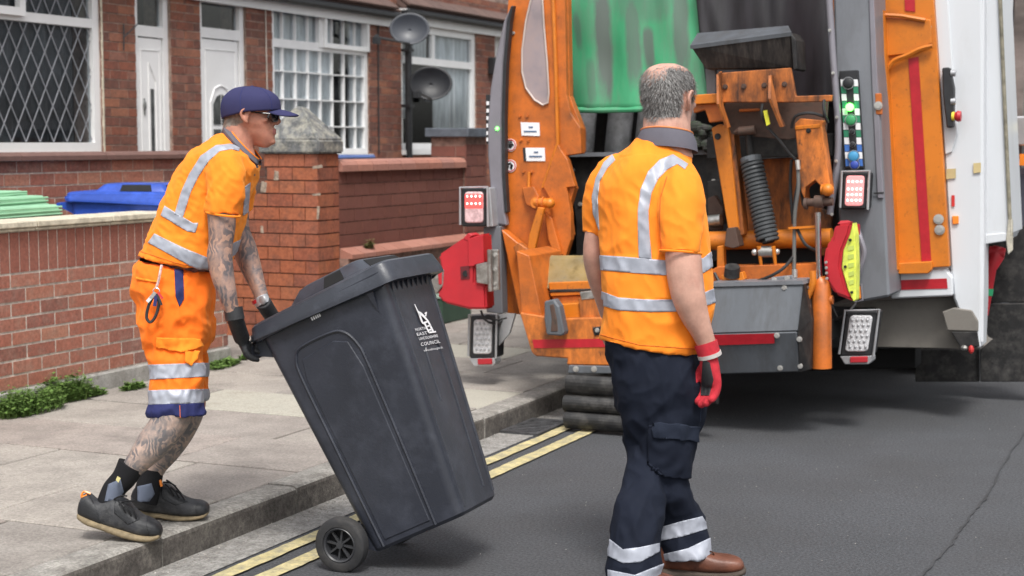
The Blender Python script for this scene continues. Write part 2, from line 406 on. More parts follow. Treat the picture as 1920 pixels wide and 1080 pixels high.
# gate pillar with pyramid cap
pL = PX(598, 640, -5.86)
PYc = PX(596, 500, -5.86).y   # near face plane Y
a_ = PY(497, 500, PYc).x; b_ = PY(597, 500, PYc).x
pz0 = .1; pztop = PY(560, 288, PYc).z
gp = empty('gate_pillar', ((a_ + b_) / 2, PYc + .17, .1), 'orange brick gate pillar with weathered grey pyramid capstone', 'pillar')
DP = .30
lowx = PY(432, 500, PYc).x; lowz = PY(500, 345, PYc).z
simple('pillar_core', merge([bx((a_ + .008, PYc + .008, pz0), (b_ - .008, PYc + DP - .008, pztop)), bx((lowx - .6, PYc + .009, pz0), (a_ + .008, PYc + .24, lowz))]), mortar_dark, gp)
ch = 25.2 / (FPX / ((V((b_, PYc, 1)) - CAM).dot(FF)))
segA, segB = [], []; r = 0; z = pztop - ch
LB = 56.5 / 25.2 * ch
while z > pz0 - ch:
    u = -LB - (LB / 2 if r % 2 else 0); 
    x = b_
    first = True
    xs = [b_]
    step = LB * (.98 if r % 2 else .5)
    while xs[-1] > lowx - .6:
        xs.append(xs[-1] - step); step = LB
    for q, p in zip(xs[:-1], xs[1:]):
        lo = lowx - .6 if z + ch < lowz else a_
        p2 = max(p, lo)
        if q - p2 > .02: segA.append((p2 + .007, q, z + ch / 2 - .0))
    for (u0_, u1_) in ([(0, DP * .42), (DP * .42, DP)] if r % 2 == 0 else [(0, DP * .72), (DP * .72, DP)]):
        segB.append((u0_ + .0, u1_ - .007, z + ch / 2))
    z -= ch; r += 1
bricks(gp, (0, PYc, 0), (1, 0, 0), (0, -1, 0), segA, brick_orange, bh=ch - .009)
bricks(gp, (b_, PYc, 0), (0, 1, 0), (1, 0, 0), segB, brick_orange, bh=ch - .009)
# mortar smears on the pillar
mortar_p = mat('mortar_patch', (.34, .27, .21), .95, var=.4, vscale=40, bump=.6)
for q in ([(515, 320), (523, 321), (522, 338), (513, 337)], [(490, 340), (500, 342), (497, 362), (488, 360)], [(585, 311), (604, 309), (606, 315), (585, 317)], [(584, 364), (600, 362), (601, 366), (585, 368)], [(594, 386), (600, 388), (598, 412), (594, 411)], [(488, 424), (494, 424), (494, 438), (489, 437)]):
    simple('mortar_patch', prism_vf([PY(x + random.uniform(-1, 1), y + random.uniform(-1, 1), PYc - .0042) for x, y in q], (0, .004, 0)), mortar_p, gp, bev=.001)
cz0 = pztop; m_ = .028
cx, cy = (a_ + b_) / 2, PYc + DP / 2; hx, hy = (b_ - a_) / 2 + m_, DP / 2 + m_
apz = PY(548, 200, PYc + DP / 2).z; edz = PY(540, 262, PYc).z
vs = [(cx - hx, cy - hy, cz0), (cx + hx, cy - hy, cz0), (cx + hx, cy + hy, cz0), (cx - hx, cy + hy, cz0), (cx - hx, cy - hy, edz), (cx + hx, cy - hy, edz), (cx + hx, cy + hy, edz), (cx - hx, cy + hy, edz), (cx - .03, cy - .03, apz), (cx + .03, cy - .03, apz), (cx + .03, cy + .03, apz), (cx - .03, cy + .03, apz)]
fs = [(0, 3, 2, 1), (8, 9, 10, 11)] + [(i, (i + 1) % 4, (i + 1) % 4 + 4, i + 4) for i in range(4)] + [(i + 4, (i + 1) % 4 + 4, (i + 1) % 4 + 8, i + 8) for i in range(4)]
cs = mk('capstone', vs, fs, cap_stone, gp, bev=.012, seg=2)
# second wall, right of the pillar
W2 = -5.86
ya, yb = PYc + DP, PX(868, 300, W2).y
w2 = empty('boundary_wall', (W2, (ya + yb) / 2, PZH), 'brown brick boundary wall with rounded red coping between pillar and truck', 'wall')
zt2 = PX(750, 318, W2).z; zs = PX(750, 452, W2).z
simple('wall_core', bx((W2 - .2, ya, .1), (W2 - .006, yb, zt2)), mortar_brown, w2)
ch2 = 22.5 / (FPX / ((PX(740, 380, W2) - CAM).dot(FF)))
segs = [(a, b, z) for a, b, z in course(ya, yb, zs, zt2, L=.235, h=ch2)]
bricks(w2, (W2, 0, 0), (0, 1, 0), (1, 0, 0), segs, brick_dark, bh=ch2 - .008, depth=.013)
n = 9; st = (yb - ya) / n
def cop_vf(y_a, y_b, x0, x1, z0, h):
    pr = [(x1, z0), (x1 + .0, z0 + h * .55), (x1 - .02, z0 + h * .85), (x1 - .06, z0 + h), (x0 + .05, z0 + h), (x0, z0 + h * .6), (x0, z0)]
    return prism_vf([V((x, y_a, z)) for x, z in pr], (0, y_b - y_a, 0))
for i in range(n): simple('coping_brick', cop_vf(ya + i * st + .003, ya + (i + 1) * st - .003, W2 - .23, W2 + .035, zt2, .085), coping_brick, w2)
simple('plinth', bx((W2 - .2, ya, .1), (W2 + .075, yb + .6, zs - .075)), mortar_brown, w2)
n = 14; st = (yb + .5 - ya) / n
segs = course(ya, yb + .5, .13, zs - .08, L=.235, h=ch2)
bricks(w2, (W2 + .085, 0, 0), (0, 1, 0), (1, 0, 0), segs, brick_dark, bh=ch2 - .008, depth=.013, name='plinth_brick')
for i in range(n): simple('plinth_coping', prism_vf([V((x, ya + i * st + .003, z)) for x, z in [(W2 + .11, zs - .075), (W2 + .11, zs - .045), (W2 + .005, zs + .0), (W2 + .005, zs - .075)]], (0, st - .006, 0)), coping_brick, w2)
# end pillar
ep = empty('end_pillar', (W2 - .1, yb + .17, PZH), 'brown brick end pillar with flat grey capstone beside the truck', 'pillar')
ez = PX(890, 257, W2).z
simple('pillar_core', bx((W2 - .3, yb + .006, .1), (W2 + .024, yb + .40, ez)), mortar_brown, ep)
bricks(ep, (W2 + .03, 0, 0), (0, 1, 0), (1, 0, 0), course(yb, yb + .41, zs + .01, ez, L=.235, h=ch2), brick_dark, bh=ch2 - .008, depth=.013)
bricks(ep, (0, yb, 0), (1, 0, 0), (0, -1, 0), course(W2 - .3, W2 + .03, zt2 + .09, ez, L=.235, h=ch2), brick_dark, bh=ch2 - .008, depth=.013, name='side_brick')
simple('capstone', bx((W2 - .34, yb - .04, ez), (W2 + .07, yb + .45, ez + .075)), slate_cap, ep, bev=.006)
# green cabinet low by the wall
gc = PX(845, 605, -5.55)
cb = empty('green_box', (gc.x, gc.y + .2, PZH), 'dark green plastic box low against the boundary wall', 'box')
green_dk = mat('green_plastic_dark', (.035, .075, .05), .6)
simple('box_body', bx((-5.75, gc.y - .25, PZH), (-5.5, gc.y + .28, .31)), green_dk, cb, bev=.01)
simple('box_lid', bx((-5.76, gc.y - .26, .312), (-5.49, gc.y + .29, .335)), mat('green_lid', (.25, .33, .28), .6), cb, bev=.006)
# low wall behind the bins
LX = -6.95
ly0, ly1 = 4.2, PX(470, 300, LX).y
lw = empty('low_garden_wall', (LX, (ly0 + ly1) / 2, .2), 'old red brick garden wall with dark rounded coping behind the blue bin', 'wall')
lzt = PX(180, 299, LX).z
simple('wall_core', bx((LX - .2, ly0, .1), (LX - .0015, ly1, lzt)), mortar, lw)
lch = 23 / (FPX / ((PX(150, 330, LX) - CAM).dot(FF)))
segs = course(ly0, ly1, lzt - 5 * lch, lzt, L=.235, h=lch); bricks(lw, (LX, 0, 0), (0, 1, 0), (1, 0, 0), segs, brick_red, bh=lch - .01)
st = .42; yq = PX(32, 290, LX).y - 2 * st * 2
while yq < ly1:
    simple('coping_stone', cop_vf(yq + .003, min(yq + st * 2, ly1) - .003, LX - .23, LX + .04, lzt, .052), coping_brown, lw); yq += st * 2
# weeds
grass_m = mat('weed_green', (.10, .19, .035), .7, var=.4, vscale=40, perobj=[(.09, .17, .03), (.14, .25, .05), (.07, .13, .025), (.17, .26, .06)])
def weeds(name, spots, n, h, mat_=None):
    vs, fs = [], []; rg = random.Random(len(name) + n * 3)
    for (c, rx, ry) in spots:
        c = V(c)
        for i in range(n):
            a, q = rg.uniform(0, 6.28), math.sqrt(rg.random())
            b = c + V((math.cos(a) * rx * q, math.sin(a) * ry * q, 0)); d = rg.uniform(0, 6.28)
            H = h * rg.uniform(.35, 1.1) * (1.15 - q * .7)
            ln = V((math.cos(d), math.sin(d), 0)); sd_ = V((-ln.y, ln.x, 0)); lean = rg.uniform(.1, .6) * H
            mid = b + ZZ * H * .6 + ln * lean * .4; tip = b + ZZ * H + ln * lean
            k0 = len(vs); wv = rg.uniform(.001, .0022)
            vs += [b - sd_ * wv, b + sd_ * wv, mid + sd_ * wv, mid - sd_ * wv, tip]; fs += [(k0, k0 + 1, k0 + 2, k0 + 3), (k0 + 3, k0 + 2, k0 + 4)]
            for s in range(3):    # small leaves along the stem
                p = b.lerp(tip, rg.uniform(.35, 1)); e = rg.uniform(0, 6.28); l = V((math.cos(e), math.sin(e), rg.uniform(-.1, .6))) * rg.uniform(.010, .028); s2 = V((-l.y, l.x, 0)) * .45
                k0 = len(vs); vs += [p, p + l * .5 + s2, p + l, p + l * .5 - s2]; fs.append((k0, k0 + 1, k0 + 2, k0 + 3))
    return tag(mk(name, vs, fs, mat_ or grass_m), kind='stuff')
def pz(x, y): return PZ(x, y, PZH)
o = weeds('weeds', [(pz(60, 772), .10, .22), (pz(105, 755), .07, .14), (pz(30, 778), .10, .16), (pz(140, 748), .07, .14), (pz(85, 752), .05, .06)], 420, .15); tag(o, 'leafy green weeds growing at the foot of the left garden wall', 'weeds')
o = weeds('weeds', [(pz(180, 742), .03, .07), (pz(250, 730), .04, .10)], 160, .055); tag(o, 'small weeds at the wall foot just behind the man in shorts', 'weeds')
o = weeds('weeds', [(pz(408, 690), .07, .16), (pz(425, 684), .06, .12), (pz(470, 672), .03, .12)], 220, .05); tag(o, 'low weeds by the end of the garden wall near the bin', 'weeds')
o = weeds('weeds', [((W2 + .05, PX(682, 450, W2).y, zs - .02), .02, .05)], 90, .07, mat('weed_dry', (.22, .21, .08), .8)); tag(o, 'dry weed growing on the plinth of the boundary wall', 'weeds')
# =====================================================================
#                               HOUSES
# =====================================================================
HX = -8.2
mortar_h = mat('mortar_house', (.30, .22, .18), .95, var=.35, vscale=12, bump=.5, bscale=150)
def hy(x, y=200): return PX(x, y, HX).y
def hz(y, x): return PX(x, y, HX).z
def facade(label, ya, yb, openings, zt, z0=.9):
    h = empty('terrace_house', (HX, (ya + yb) / 2, .2), label, 'house', 'terraced houses')
    ops = [(HY0, HY1, Z0, Z1) for (HY0, HY1, Z0, Z1) in openings]
    # masonry core in pieces around the openings
    ys = sorted({ya, yb} | {o[0] for o in ops} | {o[1] for o in ops}); pr = []
    for a, b in zip(ys[:-1], ys[1:]):
        z = .2; mid = (a + b) / 2
        for o in sorted([o for o in ops if o[0] < mid < o[1]], key=lambda o: o[2]):
            if o[2] > z: pr.append(bx((HX - .28, a, z), (HX - .0015, b, o[2])))
            z = o[3]
        if z < zt: pr.append(bx((HX - .28, a, z), (HX - .0015, b, zt)))
    simple('wall', merge(pr), mortar_h, h)
    segs = course(ya, yb, z0, zt, L=.225, h=.075, openings=ops)
    vis = [s for s in segs if True]
    vis.sort(key=lambda s: (s[2] < 1.35, -s[2]))
    bricks(h, (HX, 0, 0), (0, 1, 0), (1, 0, 0), vis, brick_house)
    simple('back_room', merge([bx((HX - 1.9, ya + .02, .2), (HX - 1.8, yb - .02, zt)), bx((HX - 1.8, ya + .02, .15), (HX - .3, yb - .02, .2)), bx((HX - 1.8, ya + .02, zt - .1), (HX - .3, yb - .02, zt)), bx((HX - 1.8, ya + .02, .2), (HX - .3, ya + .08, zt - .1)), bx((HX - 1.8, yb - .08, .2), (HX - .3, yb - .02, zt - .1))]), dark_room, h)
    return h
def frame(name, h, y0, y1, z0, z1, bars_h=(), bars_v=(), w_=.055, x=HX - .05, d=.06, m=None, pane=True, parent=None):
    """a window frame with horizontal bars at z and vertical bars at y (each given with its half width)"""
    m = m or white_upvc; p = parent or h
    pr = [bx((x - d / 2, y0, z0), (x + d / 2, y0 + w_, z1)), bx((x - d / 2, y1 - w_, z0), (x + d / 2, y1, z1)),
          bx((x - d / 2, y0 + w_, z0), (x + d / 2, y1 - w_, z0 + w_)), bx((x - d / 2, y0 + w_, z1 - w_), (x + d / 2, y1 - w_, z1))]
    for (z, q, a, b) in bars_h: pr.append(bx((x - d / 2 + .004, a, z - q), (x + d / 2 - .004, b, z + q)))
    for (y, q, a, b) in bars_v: pr.append(bx((x - d / 2 + .008, y - q, a), (x + d / 2 - .008, y + q, b)))
    f = simple(name, merge(pr), m, p)
    if pane: simple('pane', bx((x - .012, y0 + w_ * .7, z0 + w_ * .7), (x - .006, y1 - w_ * .7, z1 - w_ * .7)), glass, f)
    return f
soff = PX(600, 28, HX).z
TOP = 3.25
# ---- house one: leaded window and the door with the narrow light
w1a, w1b = hy(-70), hy(192); w1z0, w1z1 = hz(285, 185), hz(-40, 100)
d1a, d1b = hy(256, 180), hy(323, 180)
d2a, d2b = hy(377, 180), hy(464, 180)
w2a, w2b = hy(512, 180), hy(692, 150)
w3a, w3b = hy(752, 150), hy(893, 150)
pm = hy(352)
h1 = facade('red brick terraced house with diamond leaded window and narrow-light white door', hy(-260), pm, [(w1a, w1b, w1z0, w1z1), (d1a, d1b, .2, w1z1 + .1)], TOP)
zt_ = hz(36, 100)
fr1 = frame('window', h1, w1a, w1b, w1z0, w1z1, bars_h=[(zt_, .035, w1a, w1b)], w_=.075)
ol = frame('opening_light', h1, w1a + .02, hy(46, 20), zt_ + .0, w1z1, w_=.06, x=HX - .012, d=.05, pane=False, parent=fr1)
# leaded diamonds
def lattice(y0, y1, z0, z1, dy, dz, parent, x):
    pr = []; W_, H_ = y1 - y0, z1 - z0
    sl = dz / dy
    for s in (1, -1):
        k = -int(H_ / dz) - 2
        while True:
            yb_ = y0 + k * dy
            if yb_ > y1 + H_ / sl + dy: break
            # line y = yb_ + s*(z-z0)/sl
            P = []
            for t_ in (0, 1):
                P.append((yb_ + s * (H_ * t_) / sl if s > 0 else yb_ - (H_ * t_) / sl, z0 + H_ * t_))
            (ya_, za_), (yb2, zb_) = P
            # clip in y
            def clip(p, q):
                (a, b), (c, d) = p, q
                if (a < y0 and c < y0) or (a > y1 and c > y1): return None
                def at(y): return b + (d - b) * (y - a) / (c - a)
                if a < y0: a, b = y0, at(y0)
                if a > y1: a2 = y1; b = at(y1); a = a2
                if c < y0: d = b + (d - b) * (y0 - a) / (c - a); c = y0
                if c > y1: d = b + (d - b) * (y1 - a) / (c - a); c = y1
                return (a, b), (c, d)
            r = clip((ya_, za_), (yb2, zb_))
            if r:
                (a, b), (c, d) = r; L_ = math.hypot(c - a, d - b)
                if L_ > .03:
                    u = V((0, c - a, d - b)) / 2; n_ = V((0, -u.z, u.y)).normalized() * .0033
                    pr.append(box_vf((x, (a + c) / 2, (b + d) / 2), (.002, 0, 0), n_, u))
            k += 1
    if pr:
        o_ = simple('lead_lattice', merge(pr), lead_m, parent); tag(o_, kind='stuff')
DY = (hy(150) - hy(0)) / (150 / 26.0) ; DZ = DY * 1.75
lattice(w1a + .08, w1b - .08, w1z0 + .08, zt_ - .035, DY, DZ, fr1, HX - .045)
lattice(hy(50, 20), w1b - .08, zt_ + .035, w1z1 - .06, DY, DZ, fr1, HX - .045)
# ragged render at the window reveal
simple('reveal_render', bx((HX - .03, w1b, w1z0), (HX + .006, w1b + .022, w1z1)), cream_stone, h1, bev=.003)
def door(h, a, b, ztop, kind):
    x = HX - .06
    f = frame('door_frame', h, a + .005, b - .005, .32, w1z1 + .05, bars_h=[(ztop + .03, .045, a, b)], w_=.065, x=x, pane=False)
    simple('transom_pane', bx((x - .012, a + .06, ztop + .07), (x - .006, b - .06, w1z1)), glass, f)
    A, B, Z0, Z1 = a + .085, b - .085, .34, ztop - .025
    pr = [bx((x - .03, A, Z0), (x + .02, B, Z1))]
    d = simple('door', bx((x - .03, A, Z0), (x + .018, B, Z1)), white_upvc, h, bev=.004)
    wd = B - A; xo = x + .020
    def trim(pts, r_=.007):
        P = [V((xo, A + wd * u, v)) for u, v in pts]
        simple('door_moulding', tube_vf(P, r_, 5), white_upvc, d)
    if kind == 1:
        zb_, zt2_ = Z1 - 1.25, Z1 - .42
        simple('door_light', bx((xo - .004, A + wd * .50, zb_), (xo + .006, A + wd * .62, zt2_)), dark_glass, d)
        trim([(.42, zb_ - .08), (.72, zb_ - .08), (.72, zt2_ + .06), (.42, zt2_ + .22), (.42, zb_ - .08)])
        trim([(.1, Z0 + .1), (.9, Z0 + .1), (.9, Z1 - .1), (.1, Z1 - .1), (.1, Z0 + .1)], .005)
        simple('door_knocker', merge([ball_vf((xo + .012, A + wd * .2, Z1 - .56), .008, .02, .04), bx((xo, A + wd * .19, Z1 - .64), (xo + .012, A + wd * .21, Z1 - .5))]), cast_m, d)
    else:
        zc = Z1 - .48
        for i in range(2):
            for j in range(4):
                u0 = .28 + i * .235; z1_ = zc - j * .31; z0_ = z1_ - .27
                P = [(u0, z0_), (u0 + .2, z0_), (u0 + .2, z1_ - (.0 if j else .05 * (i == 1))), (u0 + (.0 if i == 0 else .0), z1_)]
                if j == 0:
                    P = [(u0, z0_), (u0 + .2, z0_)] + ([(u0 + .2, z1_), (u0 + .1, z1_ - .02), (u0, z1_ - .09)] if i == 0 else [(u0 + .2, z1_ - .09), (u0 + .1, z1_ - .02), (u0, z1_)])
                simple('door_light', prism_vf([V((xo + .004, A + wd * u, v)) for u, v in P], (-.012, 0, 0)), dark_glass, d)
        trim([(.2, zc - 1.3), (.78, zc - 1.3), (.78, zc - .07), (.66, zc + .05), (.49, zc + .08), (.32, zc + .05), (.2, zc - .07), (.2, zc - 1.3)], .009)
        trim([(.08, Z0 + .1), (.92, Z0 + .1), (.92, Z1 - .09), (.08, Z1 - .09), (.08, Z0 + .1)], .005)
        simple('door_handle', bx((xo, A + wd * .06, Z1 - 1.25), (xo + .03, A + wd * .1, Z1 - 1.05)), cast_m, d)
dark_glass = mat('dark_glass', (.07, .075, .075), .15, var=.4, vscale=12)
cast_m = mat('door_metal', (.25, .26, .25), .4, .6)
door(h1, d1a, d1b, hz(66, 290), 1)
h2 = facade('red brick terraced house with arched-light white door and square-paned window', pm, hy(737), [(d2a, d2b, .2, w1z1 + .1), (w2a, w2b, hz(290, 600), hz(15, 600))], TOP)
door(h2, d2a, d2b, hz(70, 420), 2)
z0_, z1_ = hz(290, 600), hz(15, 600)
ztr = hz(88, 600)
bh_ = [(ztr, .04, w2a, w2b)] + [(hz(y, 600), .006, w2a + .05, w2b - .05) for y in (138, 188, 237)]
bv_ = [(w2a + (w2b - w2a) * k / 8, .006, z0_ + .05, z1_ - .05) for k in range(1, 8)]
fr2 = frame('window', h2, w2a, w2b, z0_, z1_, bh_, bv_, w_=.06)
simple('mullion', bx((HX - .075, hy(604, 50) - .03, ztr), (HX - .015, hy(604, 50) + .03, z1_ - .05)), white_upvc, fr2)
frame('opening_light', h2, hy(607, 50), w2b - .01, ztr + .0, z1_ - .01, w_=.045, x=HX - .008, d=.05, pane=False, parent=fr2)
def curtain(h, a, b, z0, z1, x=HX - .095, m=None, nfold=16, amp=.025, name='net_curtain'):
    vs, fs = [], []; n = 90
    for i in range(n + 1):
        y = a + (b - a) * i / n; xx = x + amp * math.sin(i / n * nfold * 6.28) + amp * .6 * noise.noise(V((y * 8, 1, z0)))
        vs += [(xx, y, z0), (xx + amp * .2 * math.sin(i), y, z1)]
    for i in range(n): fs.append((2 * i, 2 * i + 1, 2 * i + 3, 2 * i + 2))
    o_ = mk(name, vs, fs, m or net_m, h, smooth=True); s = o_.modifiers.new('s', 'SOLIDIFY'); s.thickness = .003; return o_
curtain(h2, w2a + .02, hy(640, 200), z0_, z1_)
curtain(h2, hy(668, 200), w2b - .02, z0_, z1_)
curtain(h1, w1a + .3, w1a + 1.3, w1z0, w1z1, m=mat('dark_curtain', (.05, .055, .06), .9, var=.3), nfold=5)
curtain(h1, w1b - .85, w1b - .05, w1z0 + .0, w1z0 + .55, x=HX - .4, m=mat('window_seat', (.10, .14, .19), .8, var=.5, vscale=9), nfold=3, amp=.05, name='window_ornament')
h3 = facade('red brick terraced house with plain white window and brown tiled roof', hy(737), hy(1010), [(w3a, w3b, hz(281, 800), hz(50, 800)), (hy(928), hy(975), .2, hz(62, 930))], TOP)
z3a, z3b = hz(281, 800), hz(50, 800); zt3 = hz(117, 820)
fr3 = frame('window', h3, w3a, w3b, z3a, z3b, [(zt3, .04, w3a, w3b)], [(hy(817, 80), .035, zt3, z3b)], w_=.075)
curtain(h3, hy(825, 200), w3b - .05, z3a, z3b, nfold=8)
curtain(h3, w3a + .04, hy(812, 90), zt3, z3b, nfold=9)
curtain(h3, hy(775), hy(806), z3a + .35, zt3 - .1, nfold=2, x=HX - .3)
simple('door_frame', bx((HX - .2, hy(928), .3), (HX - .14, hy(975), hz(62, 930))), white_upvc, h3)
simple('wall_lamp', merge([bx((HX, hy(914), hz(140, 918)), (HX + .1, hy(924), hz(108, 918)))]), black_pl, h3, bev=.01)
simple('sill', bx((HX - .02, w3a, z3a - .05), (HX + .05, w3b, z3a)), white_upvc, h3)
simple('sill', bx((HX - .02, w2a, z0_ - .05), (HX + .05, w2b, z0_)), white_upvc, h2)
# eaves: fascia, gutter, tiles
def eaves(h, ya, yb, zf, tiles=True, rows=4):
    simple('fascia', bx((HX + .012, ya, zf), (HX + .04, yb, zf + .13)), white_upvc, h)
    simple('soffit', bx((HX - .2, ya, zf + .13), (HX + .12, yb, zf + .145)), white_upvc, h)
    simple('gutter', bx((HX + .045, ya, zf + .08), (HX + .15, yb, zf + .15)), black_pl, h, bev=.02)
    sl = rad(38); d = V((-math.cos(sl), 0, math.sin(sl))); nn = V((math.sin(sl), 0, math.cos(sl)))
    b0 = V((HX + .12, 0, zf + .17))
    simple('roof', prism_vf([b0 + V((0, ya, 0)), b0 + V((0, yb, 0)), b0 + V((0, yb, 0)) + d * 5, b0 + V((0, ya, 0)) + d * 5], nn * -.05), tile_m, h)
    if tiles:
        me = None; wt, g = .30, .30
        for r in range(rows):
            y = ya + (wt / 2 if r % 2 else 0)
            while y + wt <= yb + .01:
                c = b0 + V((0, y + wt / 2, 0)) + d * (g * (r + .5)) + nn * .02
                if me is None:
                    o_ = simple('roof_tile', box_vf(c, d * (g * .56) + nn * -.012, V((0, wt / 2 - .004, 0)), nn * .012), tile_m, h); me = o_.data
                else:
                    o_ = bpy.data.objects.new('roof_tile', me); col.objects.link(o_); o_.parent = h; o_.location = c - wloc(h)
                y += wt
eaves(h3, hy(745), hy(1010), hz(57, 850))
eaves(h2, pm + .005, hy(735), hz(33, 600), rows=3)
eaves(h1, hy(-260), pm, hz(-3, 352) , tiles=False)
# downpipe between second and third house
simple('downpipe', tube_vf([V((HX + .06, hy(757), .25)), V((HX + .06, hy(757), hz(55, 757)))], .038, 12), black_pl, h3, smooth=True)
simple('pipe_bracket', merge([bx((HX, hy(757) - .06, z_), (HX + .1, hy(757) + .06, z_ + .03)) for z_ in (1.9, 2.5)]), black_pl, h3)
# cable on the second house
simple('cable', tube_vf(smooth_path([V((HX + .012, hy(498), 3.0)), V((HX + .012, hy(499), 2.2)), V((HX + .012, hy(501), 1.4))]), .006, 5), mat('cable_white', (.5, .45, .4), .7), h2)
simple('cable', tube_vf(smooth_path([V((HX + .012, hy(709), 3.0)), V((HX + .012, hy(708), 2.2)), V((HX + .012, hy(708), 1.4))]), .009, 5), black_pl, h2)
# bracket on the first pier
simple('wall_bracket', merge([tube_vf([PX(232, 45, HX + .02), PX(232, 95, HX + .02)], .006, 5), tube_vf([PX(232, 70, HX + .02), PX(258, 45, HX + .03)], .006, 5)]), black_pl, h1)
# blue sheet in the second garden
bs = tag(mk('blue_bin_lid', *bx(PX(632, 301, -7.3) - V((.5, .1, 0)), PX(706, 290, -7.3) + V((0, 0, .0))), cloth_blue, bev=.02), 'flat blue box lid under the square-paned window', 'lid')
# satellite dishes
dish_m = mat('dish_grey', (.035, .040, .052), .45, var=.08)
dish_m2 = mat('dish_dark', (.009, .010, .014), .45, var=.08)
def dish(cx_, cy_, rx, ry, X, m, label, facing, lab_arm):
    c = PX(cx_, cy_, X); d = empty('satellite_dish', c, label, 'satellite dish', 'satellite dishes on the terrace')
    dep = (c - CAM).dot(FF); a, b = rx / FPX * dep, ry / FPX * dep
    n_ = V(facing).normalized(); u = ZZ.cross(n_).normalized(); v = n_.cross(u)
    rings = []
    for k in range(0, 9):
        q = max(.004, k / 8); rings.append([c + u * (a * q * math.cos(t)) + v * (b * q * math.sin(t)) + n_ * (a * .28 * (q * q - 1)) for t in [6.2832 * i / 36 for i in range(36)]])
    o_ = simple('reflector', loft_vf(rings, cap=False), m, d, smooth=True)
    o_.data.polygons.foreach_set('use_smooth', [True] * len(o_.data.polygons)); s = o_.modifiers.new('s', 'SOLIDIFY'); s.thickness = .008
    hd = PX(*lab_arm, X + .25)
    simple('feed_arm', tube_vf([c - v * b * .9 - n_ * .02, hd], .012, 8), black_pl, d)
    simple('feed_head', merge([tube_vf([hd, hd - n_ * .10 + v * .02], .03, 10), bx(hd - V((.03, .03, .06)), hd + V((.03, .03, .0)))]), black_pl, d, smooth=True)
    bk = c - n_ * (a * .3)
    simple('wall_mount', merge([tube_vf([bk, bk + V((-.1, .22, -.06)), V((HX + .01, c.y + .82, bk.z - .08))], .018, 8), bx((HX, c.y + .75, bk.z - .16), (HX + .02, c.y + .89, bk.z))]), black_pl, d)
dish(768, 54, 38, 31, -7.75, dish_m, 'upper pale grey satellite dish on the house wall under the gutter', (.42, -.85, .22), (706, 70))
dish(808, 156, 41, 33, -7.72, dish_m2, 'lower dark grey satellite dish in front of the plain white window', (.42, -.85, .22), (782, 172))
